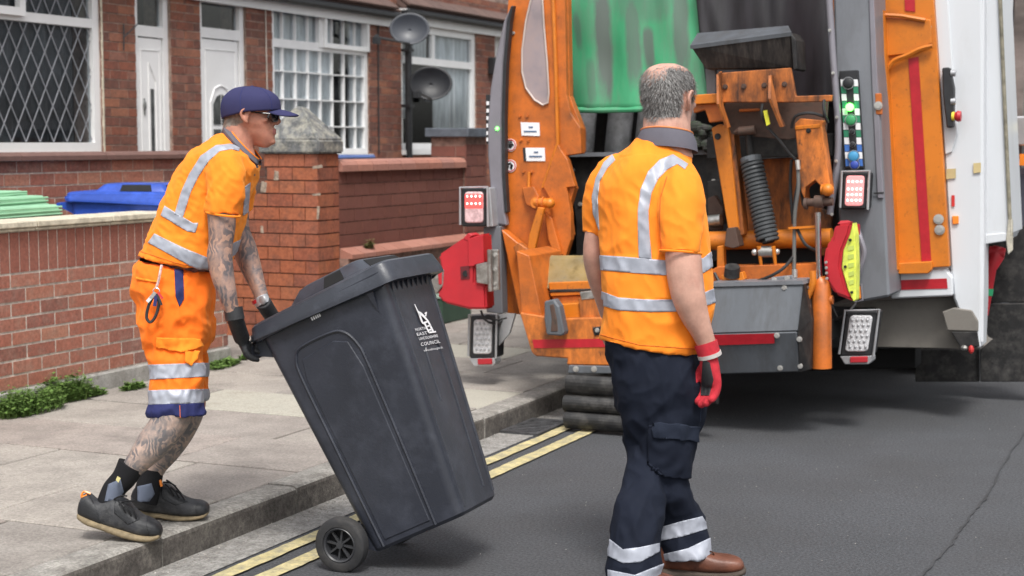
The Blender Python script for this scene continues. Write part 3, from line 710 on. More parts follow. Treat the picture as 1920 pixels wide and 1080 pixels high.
# =====================================================================
#                            WHEELIE BINS
# =====================================================================
def bin_plastic(name, c): return mat(name, c, .36, var=.1, vscale=4, dirt=tuple(x * 1.7 + .01 for x in c), damt=.42, dscale=9, bump=.2, bscale=120, spec=.45)
def rrect(x0, x1, y0, y1, r, z, n=5):
    P = []
    for (cx_, cy_, a0) in ((x1 - r, y1 - r, 0), (x0 + r, y1 - r, 90), (x0 + r, y0 + r, 180), (x1 - r, y0 + r, 270)):
        for i in range(n + 1):
            a = rad(a0 + 90 * i / n); P.append(V((cx_ + r * math.cos(a), cy_ + r * math.sin(a), z)))
    return P
def wheelie(name, M, label, cat, m_body, m_lid, db=.387, wb=.337, dt=.549, H=.889, s=.039, bt=.056, wheel=True, group=None, detail=True):
    """bin in its own frame (x towards the lid's front, y away from the near side, z up) placed by matrix M"""
    root = empty(name, M @ V((.1, .17, 0)), label, cat, group)
    T = lambda P: [M @ V(p) for p in P]
    def put(nm, vf, m, par=root, **k): return simple(nm, (T(vf[0]), vf[1]), m, par, **k)
    def sec(z, grow=0, r=.036):
        q = z / H
        return rrect(-bt * q - grow, db + (dt - bt - db) * q + grow, -s * q - grow, wb + s * q + grow, r, z)
    rings = [sec(0, -.012, .03), sec(.012, 0, .04), sec(.2), sec(.5), sec(.8), sec(H)]
    body = put('body', loft_vf(rings), m_body, smooth=True)
    # rim under the lid and the ribbed collar
    rim = put('rim', loft_vf([sec(H - .03, .004), sec(H - .03, .022), sec(H - .0, .024), sec(H, .006)], cap=False), m_body, smooth=True)
    # raised panel outline and corner ridge on both broad sides
    def side_pt(u, z, off):
        q = z / H; x0, x1 = -bt * q, db + (dt - bt - db) * q
        return V((x0 + (x1 - x0) * u, -s * q - off, z))
    def side_pt2(u, z, off):
        q = z / H; x0, x1 = -bt * q, db + (dt - bt - db) * q
        return V((x0 + (x1 - x0) * u, wb + s * q + off, z))
    if detail:
        for fn in (side_pt, side_pt2):
            L = [fn(.14, .01, .0), fn(.15, .45, 0), fn(.155, .68, 0), fn(.18, .745, 0), fn(.25, .775, 0), fn(.5, .775, 0), fn(.60, .755, 0), fn(.66, .70, 0), fn(.68, .62, 0), fn(.70, .30, 0), fn(.715, .01, 0)]
            put('panel_ridge', tube_vf(smooth_path(L, 5), .006, 6), m_body, par=body, smooth=True)
            # recessed look: a slightly proud inner panel
            inn = [fn(.18, .03, .0), fn(.185, .66, 0), fn(.22, .735, 0), fn(.5, .745, 0), fn(.60, .72, 0), fn(.64, .62, 0), fn(.68, .03, 0)]
            nrm = (fn(.5, .5, .01) - fn(.5, .5, 0)).normalized()
            put('side_panel', prism_vf([p + nrm * .004 for p in inn], nrm * -.02), m_body, par=body, bev=.003)
        def front_pt(v, z, off):
            q = z / H; return V((db + (dt - bt - db) * q + off, (-s * q) + (wb + 2 * s * q) * v, z))
        for v in (.12, .90):
            put('corner_ridge', tube_vf([front_pt(v, .03, -.003), front_pt(v, .4, -.003), front_pt(v, .84, -.003)], .008, 6), m_body, par=body, smooth=True)
        put('panel_ridge', tube_vf(smooth_path([front_pt(.36, .40, 0), front_pt(.37, .56, 0), front_pt(.42, .60, 0), front_pt(.62, .60, 0), front_pt(.68, .565, 0), front_pt(.70, .40, 0), front_pt(.70, .06, 0)], 4), .005, 6), m_body, par=body, smooth=True)
        for i in range(9):
            v = .1 + i * .1; put('rim_rib', prism_vf([front_pt(v, H - .025, .0), front_pt(v, H - .025, .02), front_pt(v, H - .075, 0)], (0, .006, 0)), m_body, par=rim)
        put('corner_rib', prism_vf([side_pt(.86, H - .03, .02), side_pt(.92, H - .03, .02), side_pt(.895, H - .13, 0)], (0, .012, 0)), m_body, par=rim)
    # lid : skirt, plateau with finger recesses
    x0, x1, y0, y1 = -bt - .035, dt - bt + .045, -s - .028, wb + s + .028
    def lidring(g, z, zf=0, xa=None, xb=None):
        P = rrect((xa if xa is not None else x0) + g, (xb if xb is not None else x1) - g, y0 + g, y1 - g, .05, z)
        for p in P:
            p.z += zf * max(0, (p.x - x0) / (x1 - x0)) ** 1.0
        return P
    Z = H + .002
    lid_r = [lidring(.012, Z - .022), lidring(.0, Z - .024), lidring(.0, Z - .006), lidring(.006, Z), lidring(.010, Z + .022), lidring(.02, Z + .03), lidring(.045, Z + .034)]
    for p in lid_r[0] + lid_r[1] + lid_r[2]:
        t_ = (p.x - x0) / (x1 - x0)
        if .3 < t_: p.z -= .035 * min(1, (t_ - .3) / .25) * (1 if p.x < x1 - .06 else .75)
    lid = put('lid', loft_vf(lid_r), m_lid, smooth=True)
    pa, pb = x0 + .17, x1 - .10
    plate = [rrect(pa, pb, y0 + .055, y1 - .055, .03, Z + .03), rrect(pa + .055, pb - .03, y0 + .075, y1 - .075, .03, Z + .075), rrect(pa + .075, pb - .045, y0 + .09, y1 - .09, .03, Z + .082)]
    put('lid_plateau', loft_vf(plate), m_lid, par=lid, smooth=True)
    rec = mat('recess_black', (.006, .006, .007), .8) if 'recess_black' not in bpy.data.materials else bpy.data.materials['recess_black']
    px0, px1 = pa + .17, pb - .10
    put('hand_recess', prism_vf([V((px0, y0 + .0545, Z + .036)), V((px1, y0 + .0545, Z + .036)), V((px1 - .01, y0 + .0705, Z + .072)), V((px0 + .01, y0 + .0705, Z + .072))], (0, .006, .004)), rec, par=lid)
    put('hand_recess', prism_vf([V((pb - .001, y0 + .10, Z + .036)), V((pb - .001, y1 - .10, Z + .036)), V((pb - .023, y1 - .11, Z + .071)), V((pb - .023, y0 + .11, Z + .071))], (-.005, 0, .003)), rec, par=lid)
    # handle bar at the back
    hx, hz_ = -bt - .075, H - .045
    put('handle', merge([tube_vf([V((hx, y0 + .03, hz_)), V((hx, y1 - .03, hz_))], .014, 12),
                         prism_vf([V((-bt + .01, y0 + .05, H - .02)), V((hx + .0, y0 + .05, hz_ + .012)), V((hx, y0 + .05, hz_ - .012)), V((-bt + .01, y0 + .05, H - .10))], (0, .015, 0)),
                         prism_vf([V((-bt + .01, y1 - .065, H - .02)), V((hx + .0, y1 - .065, hz_ + .012)), V((hx, y1 - .065, hz_ - .012)), V((-bt + .01, y1 - .065, H - .10))], (0, .015, 0)),
                         tube_vf([V((-bt - .03, y0 + .05, H - .004)), V((-bt - .03, y1 - .05, H - .004))], .013, 10)]), m_body, smooth=True)
    if wheel:
        rub = mat('bin_rubber', (.022, .022, .024), .75, var=.3, vscale=10, dirt=(.07, .065, .06), damt=.5, dscale=9, bump=.3) if 'bin_rubber' not in bpy.data.materials else bpy.data.materials['bin_rubber']
        rim_m = mat('wheel_plastic', (.035, .036, .04), .4) if 'wheel_plastic' not in bpy.data.materials else bpy.data.materials['wheel_plastic']
        for yw in (-.045, wb + .045):
            c = V((-.072, yw, .078)); R_ = .099; sg = -1 if yw < 0 else 1
            def ring(r, y): return [c + V((r * math.cos(a), y, r * math.sin(a))) for a in [6.2832 * i / 40 for i in range(40)]]
            tr = put('tyre', loft_vf([ring(.062, -.018 * sg * -1), ring(.066, .026 * sg), ring(.086, .027 * sg), ring(.096, .021 * sg), ring(.099, .012 * sg), ring(.099, -.012 * sg), ring(.094, -.024 * sg), ring(.06, -.024 * sg)], cap=False), rub, smooth=True)
            rings_ = loft_vf([ring(.064, .022 * sg), ring(.060, .026 * sg), ring(.055, .022 * sg), ring(.052, .0), ring(.052, -.015 * sg)], cap=False)
            sp = [rings_, tube_vf([c + V((0, -.02 * sg, 0)), c + V((0, .022 * sg, 0))], .013, 12)]
            for k in range(8):
                a = 6.2832 * k / 8 + .2; u = V((math.cos(a), 0, math.sin(a)))
                sp.append(box_vf(c + u * .033 + V((0, .008 * sg, 0)), u * .022, V((0, .006, 0)), u.cross(V((0, 1, 0))) * .0035))
            put('hub', merge(sp), rim_m, par=tr, smooth=True)
            put('hub_back', loft_vf([ring(.052, -.010 * sg), ring(.001, -.010 * sg)], cap=False), rec, par=tr)
        put('axle', tube_vf([V((-.072, -.04, .078)), V((-.072, wb + .04, .078))], .010, 8), rim_m)
        put('axle_bracket', merge([prism_vf([V((.03, y_, .12)), V((-.07, y_, .105)), V((-.085, y_, .07)), V((.02, y_, .0))], (0, .02, 0)) for y_ in (.01, wb - .03)]), m_body)
    return root, body
al, tl = rad(21.4), rad(25.8)
fh = RR * math.cos(al) - HH * math.sin(al); la = RR * math.sin(al) + HH * math.cos(al)
upb = ZZ * math.cos(tl) - fh * math.sin(tl); fwb = fh * math.cos(tl) + ZZ * math.sin(tl)
def basis(O_, x, y, z):
    m_ = Matrix.Identity(4)
    for i, v in enumerate((x, y, z)): m_.col[i] = (*v, 0)
    m_.col[3] = (*O_, 1); return m_
MB = basis(V((-2.724, 4.905, .059)), fwb, la, upb)
grey_pl = bin_plastic('bin_grey', (.026, .029, .040))
grey_pl2 = bin_plastic('bin_lid_grey', (.036, .040, .052))
bin_, bbody = wheelie('wheelie_bin', MB, 'dark grey wheelie bin with council logo tipped back on its wheels', 'wheelie bin', grey_pl, grey_pl2)
# scuffed red paint at the handle corner and the printed words
red_scuff = mat('red_scuff', (.35, .04, .045), .6, var=.4, vscale=60)
x0l = -.056 - .035; y0l = -.039 - .028
def onbin(P): return [MB @ V(p) for p in P]
white_ink = mat('white_ink', (.78, .78, .80), .6, var=.05)
def text_vf(body, size, ox, oy, spacing=1.0, bold=0, sx=1.0):
    cu = bpy.data.curves.new('t', 'FONT'); cu.body = body; cu.size = size; cu.space_character = spacing; cu.offset = bold; cu.resolution_u = 2
    ob = bpy.data.objects.new('t', cu); col.objects.link(ob)
    dg = bpy.context.evaluated_depsgraph_get(); me = bpy.data.meshes.new_from_object(ob.evaluated_get(dg))
    vs = [V((v.co.x * sx + ox, v.co.y + oy, 0)) for v in me.vertices]; fs = [tuple(p.vertices) for p in me.polygons]
    bpy.data.objects.remove(ob); return vs, fs
def poly2(pts): return [V((a, b, 0)) for a, b in pts], [tuple(range(len(pts)))]
# front plane frame of the bin: u across (towards near side = left in view), v up
def front_map(vf, u0, z0, sc_=1.0):
    out = []
    for p in vf[0]:
        z = z0 + p.y * sc_; q = z / .889
        x = .387 + (.549 - .056 - .387) * q + .006
        out.append(MB @ V((x, u0 + p.x * sc_, z)))
    return out, vf[1]
# the emblem: a slanting spire over a lattice frame, laid on the bin's front plane
fp0, fpx, fpy = MB @ V((.387 + .006, 0, 0)), MB @ V((.387 + .006, 1, 0)), MB @ V((.387 + .006 + (.549 - .056 - .387), 0, .889))
fpn = (fpx - fp0).cross(fpy - fp0).normalized()
def onfront(zx, zy):
    r = ray(760 + zx / 9, 560 + zy / 9); return CAM + r * ((fp0 - CAM).dot(fpn) / r.dot(fpn))
emb = []
for P in ([(150, 95), (165, 95), (215, 200), (235, 215), (250, 300), (222, 262)], [(222, 262), (250, 245), (300, 400), (330, 440), (290, 425), (262, 380)], [(232, 215), (262, 225), (330, 290), (400, 380), (372, 385), (310, 320), (250, 270)],
          [(318, 250), (345, 225), (368, 222), (352, 300), (330, 290), (340, 262)], [(372, 385), (400, 380), (475, 530), (482, 560), (448, 545)], [(300, 400), (330, 385), (395, 540), (410, 575), (385, 575), (340, 470)],
          [(330, 385), (372, 375), (382, 402), (340, 412)], [(362, 455), (415, 440), (428, 465), (372, 478)], [(385, 520), (440, 505), (452, 530), (395, 545)], [(395, 556), (515, 545), (520, 568), (402, 585)]):
    emb.append(([onfront(a, b) for a, b in P], [tuple(range(len(P)))]))
simple('council_emblem', merge(emb), white_ink, bin_)
for s_, (bl, brr, up_z) in (('NORTH', ((178, 545), (348, 515), (-17, -46))), ('EAST', ((205, 628), (378, 598), (-18, -50))), ('LINCOLNSHIRE', ((240, 700), (555, 645), (-16, -46))), ('COUNCIL', ((272, 800), (592, 742), (-20, -58))), ('www.nelincs.gov.uk', ((315, 893), (635, 835), (-14, -40)))):
    tv, tf = text_vf(s_, 1, 0, 0, 1.05, 0, 1)
    x0_, x1_ = min(v.x for v in tv), max(v.x for v in tv); hgt = .72
    out = [onfront(bl[0] + (brr[0] - bl[0]) * (v.x - x0_) / (x1_ - x0_) + up_z[0] * v.y / hgt, bl[1] + (brr[1] - bl[1]) * (v.x - x0_) / (x1_ - x0_) + up_z[1] * v.y / hgt) for v in tv]
    simple('council_lettering', (out, tf), white_ink, bin_)
# small maker print on the near side, too small to read
sp = []
for i, (a, h_) in enumerate(((0, .014), (.009, .014), (.018, .012), (.026, .014), (.034, .014))):
    sp.append(poly2([(a, 0), (a + .006, 0), (a + .006, h_), (a, h_)]))
mp_ = merge(sp); out = []
for p in mp_[0]:
    z = .842 + p.y; q = z / .889; out.append(MB @ V((.17 + p.x, -.039 * q - .0015, z)))
simple('small_print', (out, mp_[1]), white_ink, bin_)
# blue and green bins behind the wall
blue_pl = bin_plastic('bin_blue', (.02, .065, .36)); green_pl = mat('bin_green', (.27, .50, .32), .55, var=.08)
def upright(px, py, X, ang, zb):
    p = PX(px, py, X); f_ = RR * math.cos(ang) + HH * math.sin(ang); l_ = -RR * math.sin(ang) + HH * math.cos(ang)
    return basis(V((p.x, p.y, zb)), f_, l_, ZZ)
wheelie('wheelie_bin', upright(150, 400, -6.40, rad(-6), .24), 'bright blue wheelie bin with closed lid behind the left garden wall', 'wheelie bin', blue_pl, blue_pl, db=.50, wb=.40, dt=.66, H=.945, s=.03, bt=.05, wheel=True, detail=False)
gb = empty('recycling_crates', PX(40, 420, -6.15) * 1.0, 'stack of pale green ridged plastic lids behind the garden wall coping', 'lids')
for i, (xr, yt, yb_) in enumerate(((118, 383, 401), (92, 366, 383), (52, 357, 366))):
    X_ = -6.08 - .10 * i
    a = PX(-60, yb_, X_); b = PX(xr, yb_ - 3, X_)
    top = PX(xr, yt, X_).z
    za = PX(xr, yb_ + 2, X_).z
    z1 = top; z0b = PX(20, yb_ + 13, X_).z
    simple('green_lid', prism_vf([V((X_, a.y, z0b)), V((X_, b.y, za)), V((X_ - .02, b.y - .02, z1)), V((X_ - .02, a.y, z1))], (-.5, .0, 0)), green_pl, gb, bev=.008)
    for k in range(3):
        simple('lid_ridge', tube_vf([V((X_ + .0, a.y, z0b + (z1 - z0b) * (.2 + .3 * k))), V((X_ + .0, b.y - .01, za + (z1 - za) * (.15 + .32 * k)))], .006, 6), green_pl, gb, smooth=True)
simple('green_body', bx((-6.6, PX(-60, 400, -6.1).y, .2), (-6.12, PX(90, 400, -6.1).y, PX(60, 404, -6.1).z)), green_pl, gb)
# =====================================================================
#                            REFUSE TRUCK
# =====================================================================
TY = 8.5
tc_ = PY(1250, 700, TY)
trk = empty('refuse_truck', (tc_.x, TY, 0), 'orange and white refuse truck with open tailgate and bin lift at the kerb', 'refuse truck')
org_m = mat('truck_orange', (.58, .145, .018), .42, var=.08, vscale=2.5, dirt=(.20, .065, .02), damt=.6, dscale=4, spec=.5, bump=.05, specks=.5)
org_d = mat('truck_orange_worn', (.70, .20, .03), .5, var=.12, vscale=5, dirt=(.045, .022, .014), damt=1.0, dscale=8, stretch=(1, 1, .5), bump=.3, fine=.12, specks=.9)
org_x = mat('truck_orange_greasy', (.62, .18, .03), .55, var=.15, vscale=6, dirt=(.022, .013, .010), damt=1.7, dscale=7, stretch=(1.3, 1, .4), bump=.35, fine=.15)
org_b = mat('truck_orange_clean', (.60, .175, .012), .42, var=.06, vscale=2, dirt=(.30, .10, .02), damt=.4, dscale=6, specks=.4)
tgrey = mat('truck_grey', (.17, .18, .20), .45, var=.08, vscale=3, dirt=(.09, .09, .095), damt=.35, dscale=5, stretch=(1, 1, .4))
tgrey_l = mat('trim_grey', (.23, .22, .25), .4, .2, var=.1, vscale=4)
steel_grey = mat('grey_box_paint', (.10, .11, .125), .5, var=.12, vscale=4, dirt=(.06, .06, .062), damt=.5, dscale=6, stretch=(1.6, 1, .35), bump=.1)
dkm = mat('truck_black', (.011, .0105, .0115), .6, var=.3, vscale=10, dirt=(.06, .055, .05), damt=.4, dscale=10)
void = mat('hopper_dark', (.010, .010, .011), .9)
blk_rub = mat('flap_rubber', (.014, .014, .015), .6, var=.3, vscale=12, dirt=(.09, .085, .08), damt=.45, dscale=14, bump=.3)
green_t = mat('green_tarp', (.055, .36, .17), .6, var=.14, vscale=3, dirt=(.13, .20, .15), damt=.55, dscale=3, stretch=(2.5, 1, .5), bump=.2, bscale=30)
stain_t = mat('tarp_stain', (.075, .09, .085), .8, var=.35, vscale=9, stretch=(3, 1, .4))
tape = mat('red_tape', (.42, .012, .022), .4, var=.1, vscale=20)
red_m = mat('flap_red', (.46, .018, .028), .45, var=.08, vscale=5, dirt=(.35, .02, .03), damt=.35, dscale=8)
lime = mat('flap_lime', (.72, .80, .10), .5, var=.15, vscale=14, dirt=(.3, .35, .1), damt=.4, dscale=20)
white_p = mat('truck_white', (.60, .62, .65), .35, var=.03, vscale=2, dirt=(.45, .45, .44), damt=.25, dscale=3, stretch=(1, 1, .35))
chrome = mat('chrome_rod', (.75, .75, .76), .15, 1, var=.05)
steel = mat('bare_steel', (.42, .41, .39), .4, .8, var=.2, vscale=25, dirt=(.15, .13, .1), damt=.4, dscale=30)
bolt_m = mat('bolt', (.55, .54, .52), .35, .7)
under_m = mat('underbody', (.20, .185, .165), .8, var=.2, vscale=5, dirt=(.09, .08, .07), damt=.5, dscale=5)
lens_r = mat('lens_lit_red', (.8, .06, .06), .3, emit=(1, .07, .06), estr=.9)
led_w = mat('led_lit', (1, .8, .75), .3, emit=(1, .75, .68), estr=1.6)
lens_hot = mat('lens_lit_pale', (.5, .2, .2), .3, emit=(1, .38, .38), estr=.42)
lens_c = mat('lens_clear', (.60, .60, .62), .2, var=.2, vscale=60, bump=.9, bscale=200)
lens_w = mat('lens_pinkish', (.55, .42, .43), .25, var=.3, vscale=60, emit=(1, .4, .4), estr=.10)
frame_s = mat('silver_frame', (.46, .47, .49), .35, .5)
green_led = mat('green_led', (.1, 1, .1), .3, emit=(.12, 1, .1), estr=4)
amber = mat('amber_lens', (.85, .25, .03), .3)
hose_m = mat('hose', (.018, .018, .019), .45, var=.2)
rust = mat('dirty_rust', (.10, .055, .04), .7, var=.3, vscale=20, dirt=(.03, .025, .02), damt=.6, dscale=20)
dirt_plate = mat('mossy_plate', (.30, .21, .08), .9, var=.3, vscale=18, dirt=(.11, .10, .075), damt=.8, dscale=9, bump=.6, bscale=90)
def tp(px, py, t=0): return PY(px, py, TY + t)
def plate(name, pts, t, thick, m, par=trk, bev=.004, kind=None):
    """outline at distance t behind the tailgate plane, running back by thick metres"""
    o_ = simple(name, prism_vf([tp(x, y, t) for x, y in pts], (0, thick, 0)), m, par, bev=bev)
    return o_
def rod(name, pts, r, m, par=trk, n=12, sm=True): return simple(name, tube_vf([tp(*p) for p in pts], r, n), m, par, smooth=sm)
def mpx(px, t=0): return px / FPX * ((TY + t) * 1.06)    # pixels to metres near the tailgate
def bolt(x, y, t, r=5, m=bolt_m, par=trk, h=.012):
    p = tp(x, y, t); R_ = mpx(r, t); simple('bolt', merge([tube_vf([p + V((0, .002, 0)), p - V((0, h, 0))], R_, 8), tube_vf([p + V((0, .002, 0)), p - V((0, h * .35, 0))], R_ * 1.5, 12)]), m, par)
# --- big masses: body, cab, chassis
bodyL, bodyR = tp(948, 300, 0).x, -1.28
simple('body_shell', merge([bx((bodyL, TY + 2.2, .75), (bodyR, TY + 7.2, 3.3))]), white_p, trk, bev=.05)
simple('tailgate_side', bx((bodyL, TY + .07, 1.0), (bodyL + .05, TY + 2.2, 3.25)), org_m, trk)
simple('hopper_liner', bx((bodyL + .052, TY + .09, .8), (bodyL + .07, TY + 2.2, 3.2)), dkm, trk)
simple('tailgate_side', bx((-1.74, TY + .5, 1.0), (-1.62, TY + 2.2, 3.25)), org_m, trk)
simple('tailgate_roof', bx((bodyL + .02, TY + .3, 3.2), (-1.62, TY + 2.2, 3.3)), org_m, trk)
simple('hopper_interior', merge([bx((bodyL + .13, TY + 1.5, .6), (-1.75, TY + 1.55, 3.2)), bx((bodyL + .13, TY + .15, .55), (-1.75, TY + 1.5, .6))]), void, trk)
simple('cab', bx((bodyL + .05, TY + 7.3, .6), (bodyR - .05, TY + 9, 3.0)), white_p, trk, bev=.08)
simple('chassis_rail', merge([bx((bodyL + .75, TY + .9, .55), (bodyL + .9, TY + 8.8, .85)), bx((-2.1, TY + .9, .55), (-1.95, TY + 8.8, .85))]), dkm, trk)
for yw in (TY + 2.4, TY + 3.8, TY + 7.8):
    for xw in (bodyL + .45, -1.62):
        c = V((xw, yw, .5))
        wl = simple('wheel', merge([tube_vf([c + V((-.15, 0, 0)), c + V((-.13, 0, 0)), c + V((.13, 0, 0)), c + V((.15, 0, 0))], [.44, .5, .5, .44], 32)]), blk_rub, trk, smooth=True)
        simple('rim', tube_vf([c + V((-.16, 0, 0)), c + V((.16, 0, 0))], .27, 24), tgrey, wl)
simple('axle', merge([tube_vf([V((bodyL + .3, yw, .5)), V((-1.5, yw, .5))], .09, 10) for yw in (TY + 2.4, TY + 3.8)]), dkm, trk)
# --- left tailgate post
post = plate('tailgate_post', [(955, -30), (1058, -30), (1062, 178), (1070, 212), (1088, 240), (1090, 288), (1060, 292), (1062, 330), (1078, 352), (1066, 392), (1072, 440), (1058, 482), (1016, 500), (1010, 590), (975, 590), (940, 585), (936, 428), (947, 402), (942, 330), (940, 200), (946, 90)], 0, .06, org_m)
plate('post_cheek', [(1050, -30), (1064, -30), (1068, 180), (1092, 242), (1092, 285), (1056, 285), (1052, 200)], .04, .06, org_m)
gl = plate('post_window', [(1000, -20), (986, 40), (979, 95), (979, 135), (986, 165), (1002, 187), (1018, 197), (1026, 193), (1029, 175), (1026, 120), (1020, 50), (1016, -20)], -.006, .02, mat('frosted_window', (.36, .30, .32), .35, var=.2, vscale=6, dirt=(.25, .15, .10), damt=.4), post)
simple('window_rim', tube_vf([tp(x, y, -.01) for x, y in [(1000, -20), (986, 40), (979, 95), (979, 135), (986, 165), (1002, 187), (1018, 197), (1027, 193), (1029, 175), (1026, 120), (1020, 50), (1016, -20)]], .006, 6), mat('pale_rim', (.5, .42, .38), .4), gl)
trim_ = plate('curved_trim', [(957, 12), (950, 40), (943, 120), (940, 220), (941, 330), (946, 400), (950, 424), (926, 420), (919, 360), (914, 290), (914, 230), (919, 165), (930, 100), (944, 40)], -.07, .05, tgrey_l, bev=.012)
plate('rubber_edge', [(962, 10), (957, 12), (950, 40), (943, 120), (940, 220), (941, 330), (946, 400), (951, 398), (947, 330), (946, 220), (949, 120), (956, 42)], -.075, .05, black_pl, trim_)
simple('green_lamp', ball_vf(tp(932, 241, -.075), .011, .006, .011), green_led, trim_, smooth=True)
simple('switch_strip', merge([prism_vf([tp(x, y, -.05) for x, y in [(911, 178), (920, 178), (919, 270), (912, 270)]], (0, .05, 0))]), black_pl, trim_)
for y in (190, 204, 218, 232, 246, 258): simple('check_patch', prism_vf([tp(x, y + dy, -.055) for x, dy in [(912, 0), (917, 0), (917, 7), (912, 7)]], (0, .004, 0)), white_ink, trim_)
for y in (62, 150, 262, 340, 372, 405): bolt(963 if y < 100 else 948, y, -.0, 2.2, par=post)
for x, y in ((975, 218), (989, 218), (977, 263), (991, 263), (982, 322), (998, 322)): bolt(x, y, 0, 2.4, m=org_m, par=post)
simple('stiffener', tube_vf([tp(1036, -30, -.01), tp(1042, 130, -.01), tp(1046, 268, -.01), tp(1018, 352, -.01)], .011, 8), org_b, post, smooth=True)
plate('notice', [(976, 229), (1011, 230), (1012, 255), (978, 254)], -.006, .004, white_ink, post, bev=0)
plate('notice', [(985, 277), (1021, 277), (1022, 302), (987, 302)], -.006, .004, white_ink, post, bev=0)
plate('notice_edge', [(980, 277), (985, 277), (987, 302), (982, 302)], -.006, .004, black_pl, post, bev=0)
for (x0_, y0_) in ((982, 237), (992, 284)):
    o_ = simple('notice_print', merge([prism_vf([tp(x, y, -.009) for x, y in [(a, b), (c, b), (c, b + 2.6), (a, b + 2.6)]], (0, .002, 0)) for a, b, c in [(x0_ + 9, y0_, x0_ + 17), (x0_, y0_ + 8, x0_ + 24)]]), mat('print_blue', (.08, .14, .25), .6), post)
red_ring = mat('sign_red', (.55, .03, .03), .5)
for cy_ in (272, 311):
    c = tp(957, cy_, -.006)
    def circ(r, dy): return [c + V((r * math.cos(a), dy, r * math.sin(a))) for a in [6.2832 * i / 28 for i in range(28)]]
    r0 = mpx(12); s_ = simple('warning_sticker', prism_vf(circ(r0, 0), (0, .004, 0)), white_ink, post)
    simple('sticker_ring', loft_vf([circ(r0 * .93, -.001), circ(r0 * .78, -.002)], cap=False), red_ring, s_)
    if cy_ == 272:
        simple('hand_mark', merge([ball_vf(c + V((0, -.003, -.005)), .013, .001, .014, 10, 6)] + [box_vf(c + V((-.010 + .0065 * k, -.003, .018)), (.0022, 0, 0), (0, .0008, 0), (0, 0, .010)) for k in range(4)] + [box_vf(c + V((.016, -.003, .002)), (.003, 0, .003), (0, .0008, 0), (-.005, 0, .006))]), dkm, s_)
    else:
        simple('figure_mark', merge([box_vf(c + V((-.006, -.003, .012)), (.011, 0, .003), (0, .0008, 0), (-.003, 0, .005)), box_vf(c + V((.008, -.003, -.004)), (.006, 0, -.006), (0, .0008, 0), (.004, 0, .014)), ball_vf(c + V((-.012, -.003, -.006)), .006, .001, .006, 8, 5)]), dkm, s_)
# --- green sheet
vs, fs = [], []; nx, ny = 40, 16
for j in range(ny + 1):
    for i in range(nx + 1):
        u, v_ = i / nx, j / ny
        xl, xr = 1058 + 16 * v_, 1330 + 8 * v_; yb_ = 208 + (-30 * max(0, u - .55))
        p = tp(xl + (xr - xl) * u, -30 + (yb_ + 30) * v_, .32)
        p.y += .02 * noise.noise(V((u * 7, v_ * 2.5, 1))) + .012 * math.sin(u * 23 + v_ * 2); vs.append(p)
for j in range(ny):
    for i in range(nx): a = j * (nx + 1) + i; fs.append((a, a + 1, a + nx + 2, a + nx + 1))
tarp = mk('green_sheet', vs, fs, green_t, trk, smooth=True); s = tarp.modifiers.new('s', 'SOLIDIFY'); s.thickness = .012
simple('sheet_hem', tube_vf([tp(1070, 206, .30), tp(1130, 207, .30), tp(1200, 205, .30), tp(1270, 192, .3), tp(1335, 178, .3)], .017, 8), green_t, tarp, smooth=True)
def streaks(m, items, colr):
    """grime streaks with a shape of their own rubbed into the sheet (world x,z segments)"""
    t = m.node_tree; L = t.links; b = t.nodes['Principled BSDF']; src = b.inputs['Base Color'].links[0].from_socket
    g = t.nodes.new('ShaderNodeNewGeometry'); se = t.nodes.new('ShaderNodeSeparateXYZ'); L.new(g.outputs['Position'], se.inputs[0])
    nz = t.nodes.new('ShaderNodeTexNoise'); nz.inputs['Scale'].default_value = 9; nz.inputs['Detail'].default_value = 7; nz.inputs['Roughness'].default_value = .75
    mp = t.nodes.new('ShaderNodeMapping'); mp.inputs['Scale'].default_value = (2.2, 1, .5); L.new(g.outputs['Position'], mp.inputs[0]); L.new(mp.outputs[0], nz.inputs['Vector'])
    def M_(op, a, c=None, d=None):
        n = t.nodes.new('ShaderNodeMath'); n.operation = op
        for k, v in enumerate((a, c, d)):
            if v is None: continue
            if isinstance(v, (int, float)): n.inputs[k].default_value = v
            else: L.new(v, n.inputs[k])
        return n.outputs[0]
    tot = None
    for (x0, z0, x1, z1, w_, s_) in items:
        q = M_('DIVIDE', M_('SUBTRACT', se.outputs[2], z0), z1 - z0)
        xc = M_('MULTIPLY_ADD', q, x1 - x0, x0)
        dx = M_('DIVIDE', M_('ABSOLUTE', M_('SUBTRACT', se.outputs[0], xc)), w_)
        dz = M_('MULTIPLY', M_('ABSOLUTE', M_('SUBTRACT', q, .42)), 1.75)
        r = M_('SQRT', M_('ADD', M_('POWER', dx, 3.0), M_('POWER', dz, 4.0)))
        k = M_('SUBTRACT', 1.25, M_('ADD', r, M_('MULTIPLY', M_('SUBTRACT', nz.outputs[0], .45), 1.6)))
        k = M_('MULTIPLY', M_('MINIMUM', M_('MAXIMUM', M_('MULTIPLY', k, 1.6), 0), 1), s_)
        tot = k if tot is None else M_('MAXIMUM', tot, k)
    x = t.nodes.new('ShaderNodeMix'); x.data_type = 'RGBA'; L.new(tot, x.inputs[0]); L.new(src, x.inputs[6]); x.inputs[7].default_value = (*colr, 1); L.new(x.outputs[2], b.inputs['Base Color'])
it = []
for (a, b, c, d, w_, s_) in ((1129, -5, 1134, 190, 17, .95), (1184, 5, 1190, 165, 15, .75), (1213, 60, 1218, 140, 12, .85), (1272, -20, 1280, 150, 15, .8), (1078, 30, 1086, 95, 9, .6), (1105, 120, 1112, 195, 10, .5), (1200, -40, 1210, 45, 60, .45)):
    P, Q = tp(a, b, .30), tp(c, d, .30); it.append((P.x, P.z, Q.x, Q.z, mpx(w_, .3), s_))
streaks(green_t, it, (.11, .13, .12))
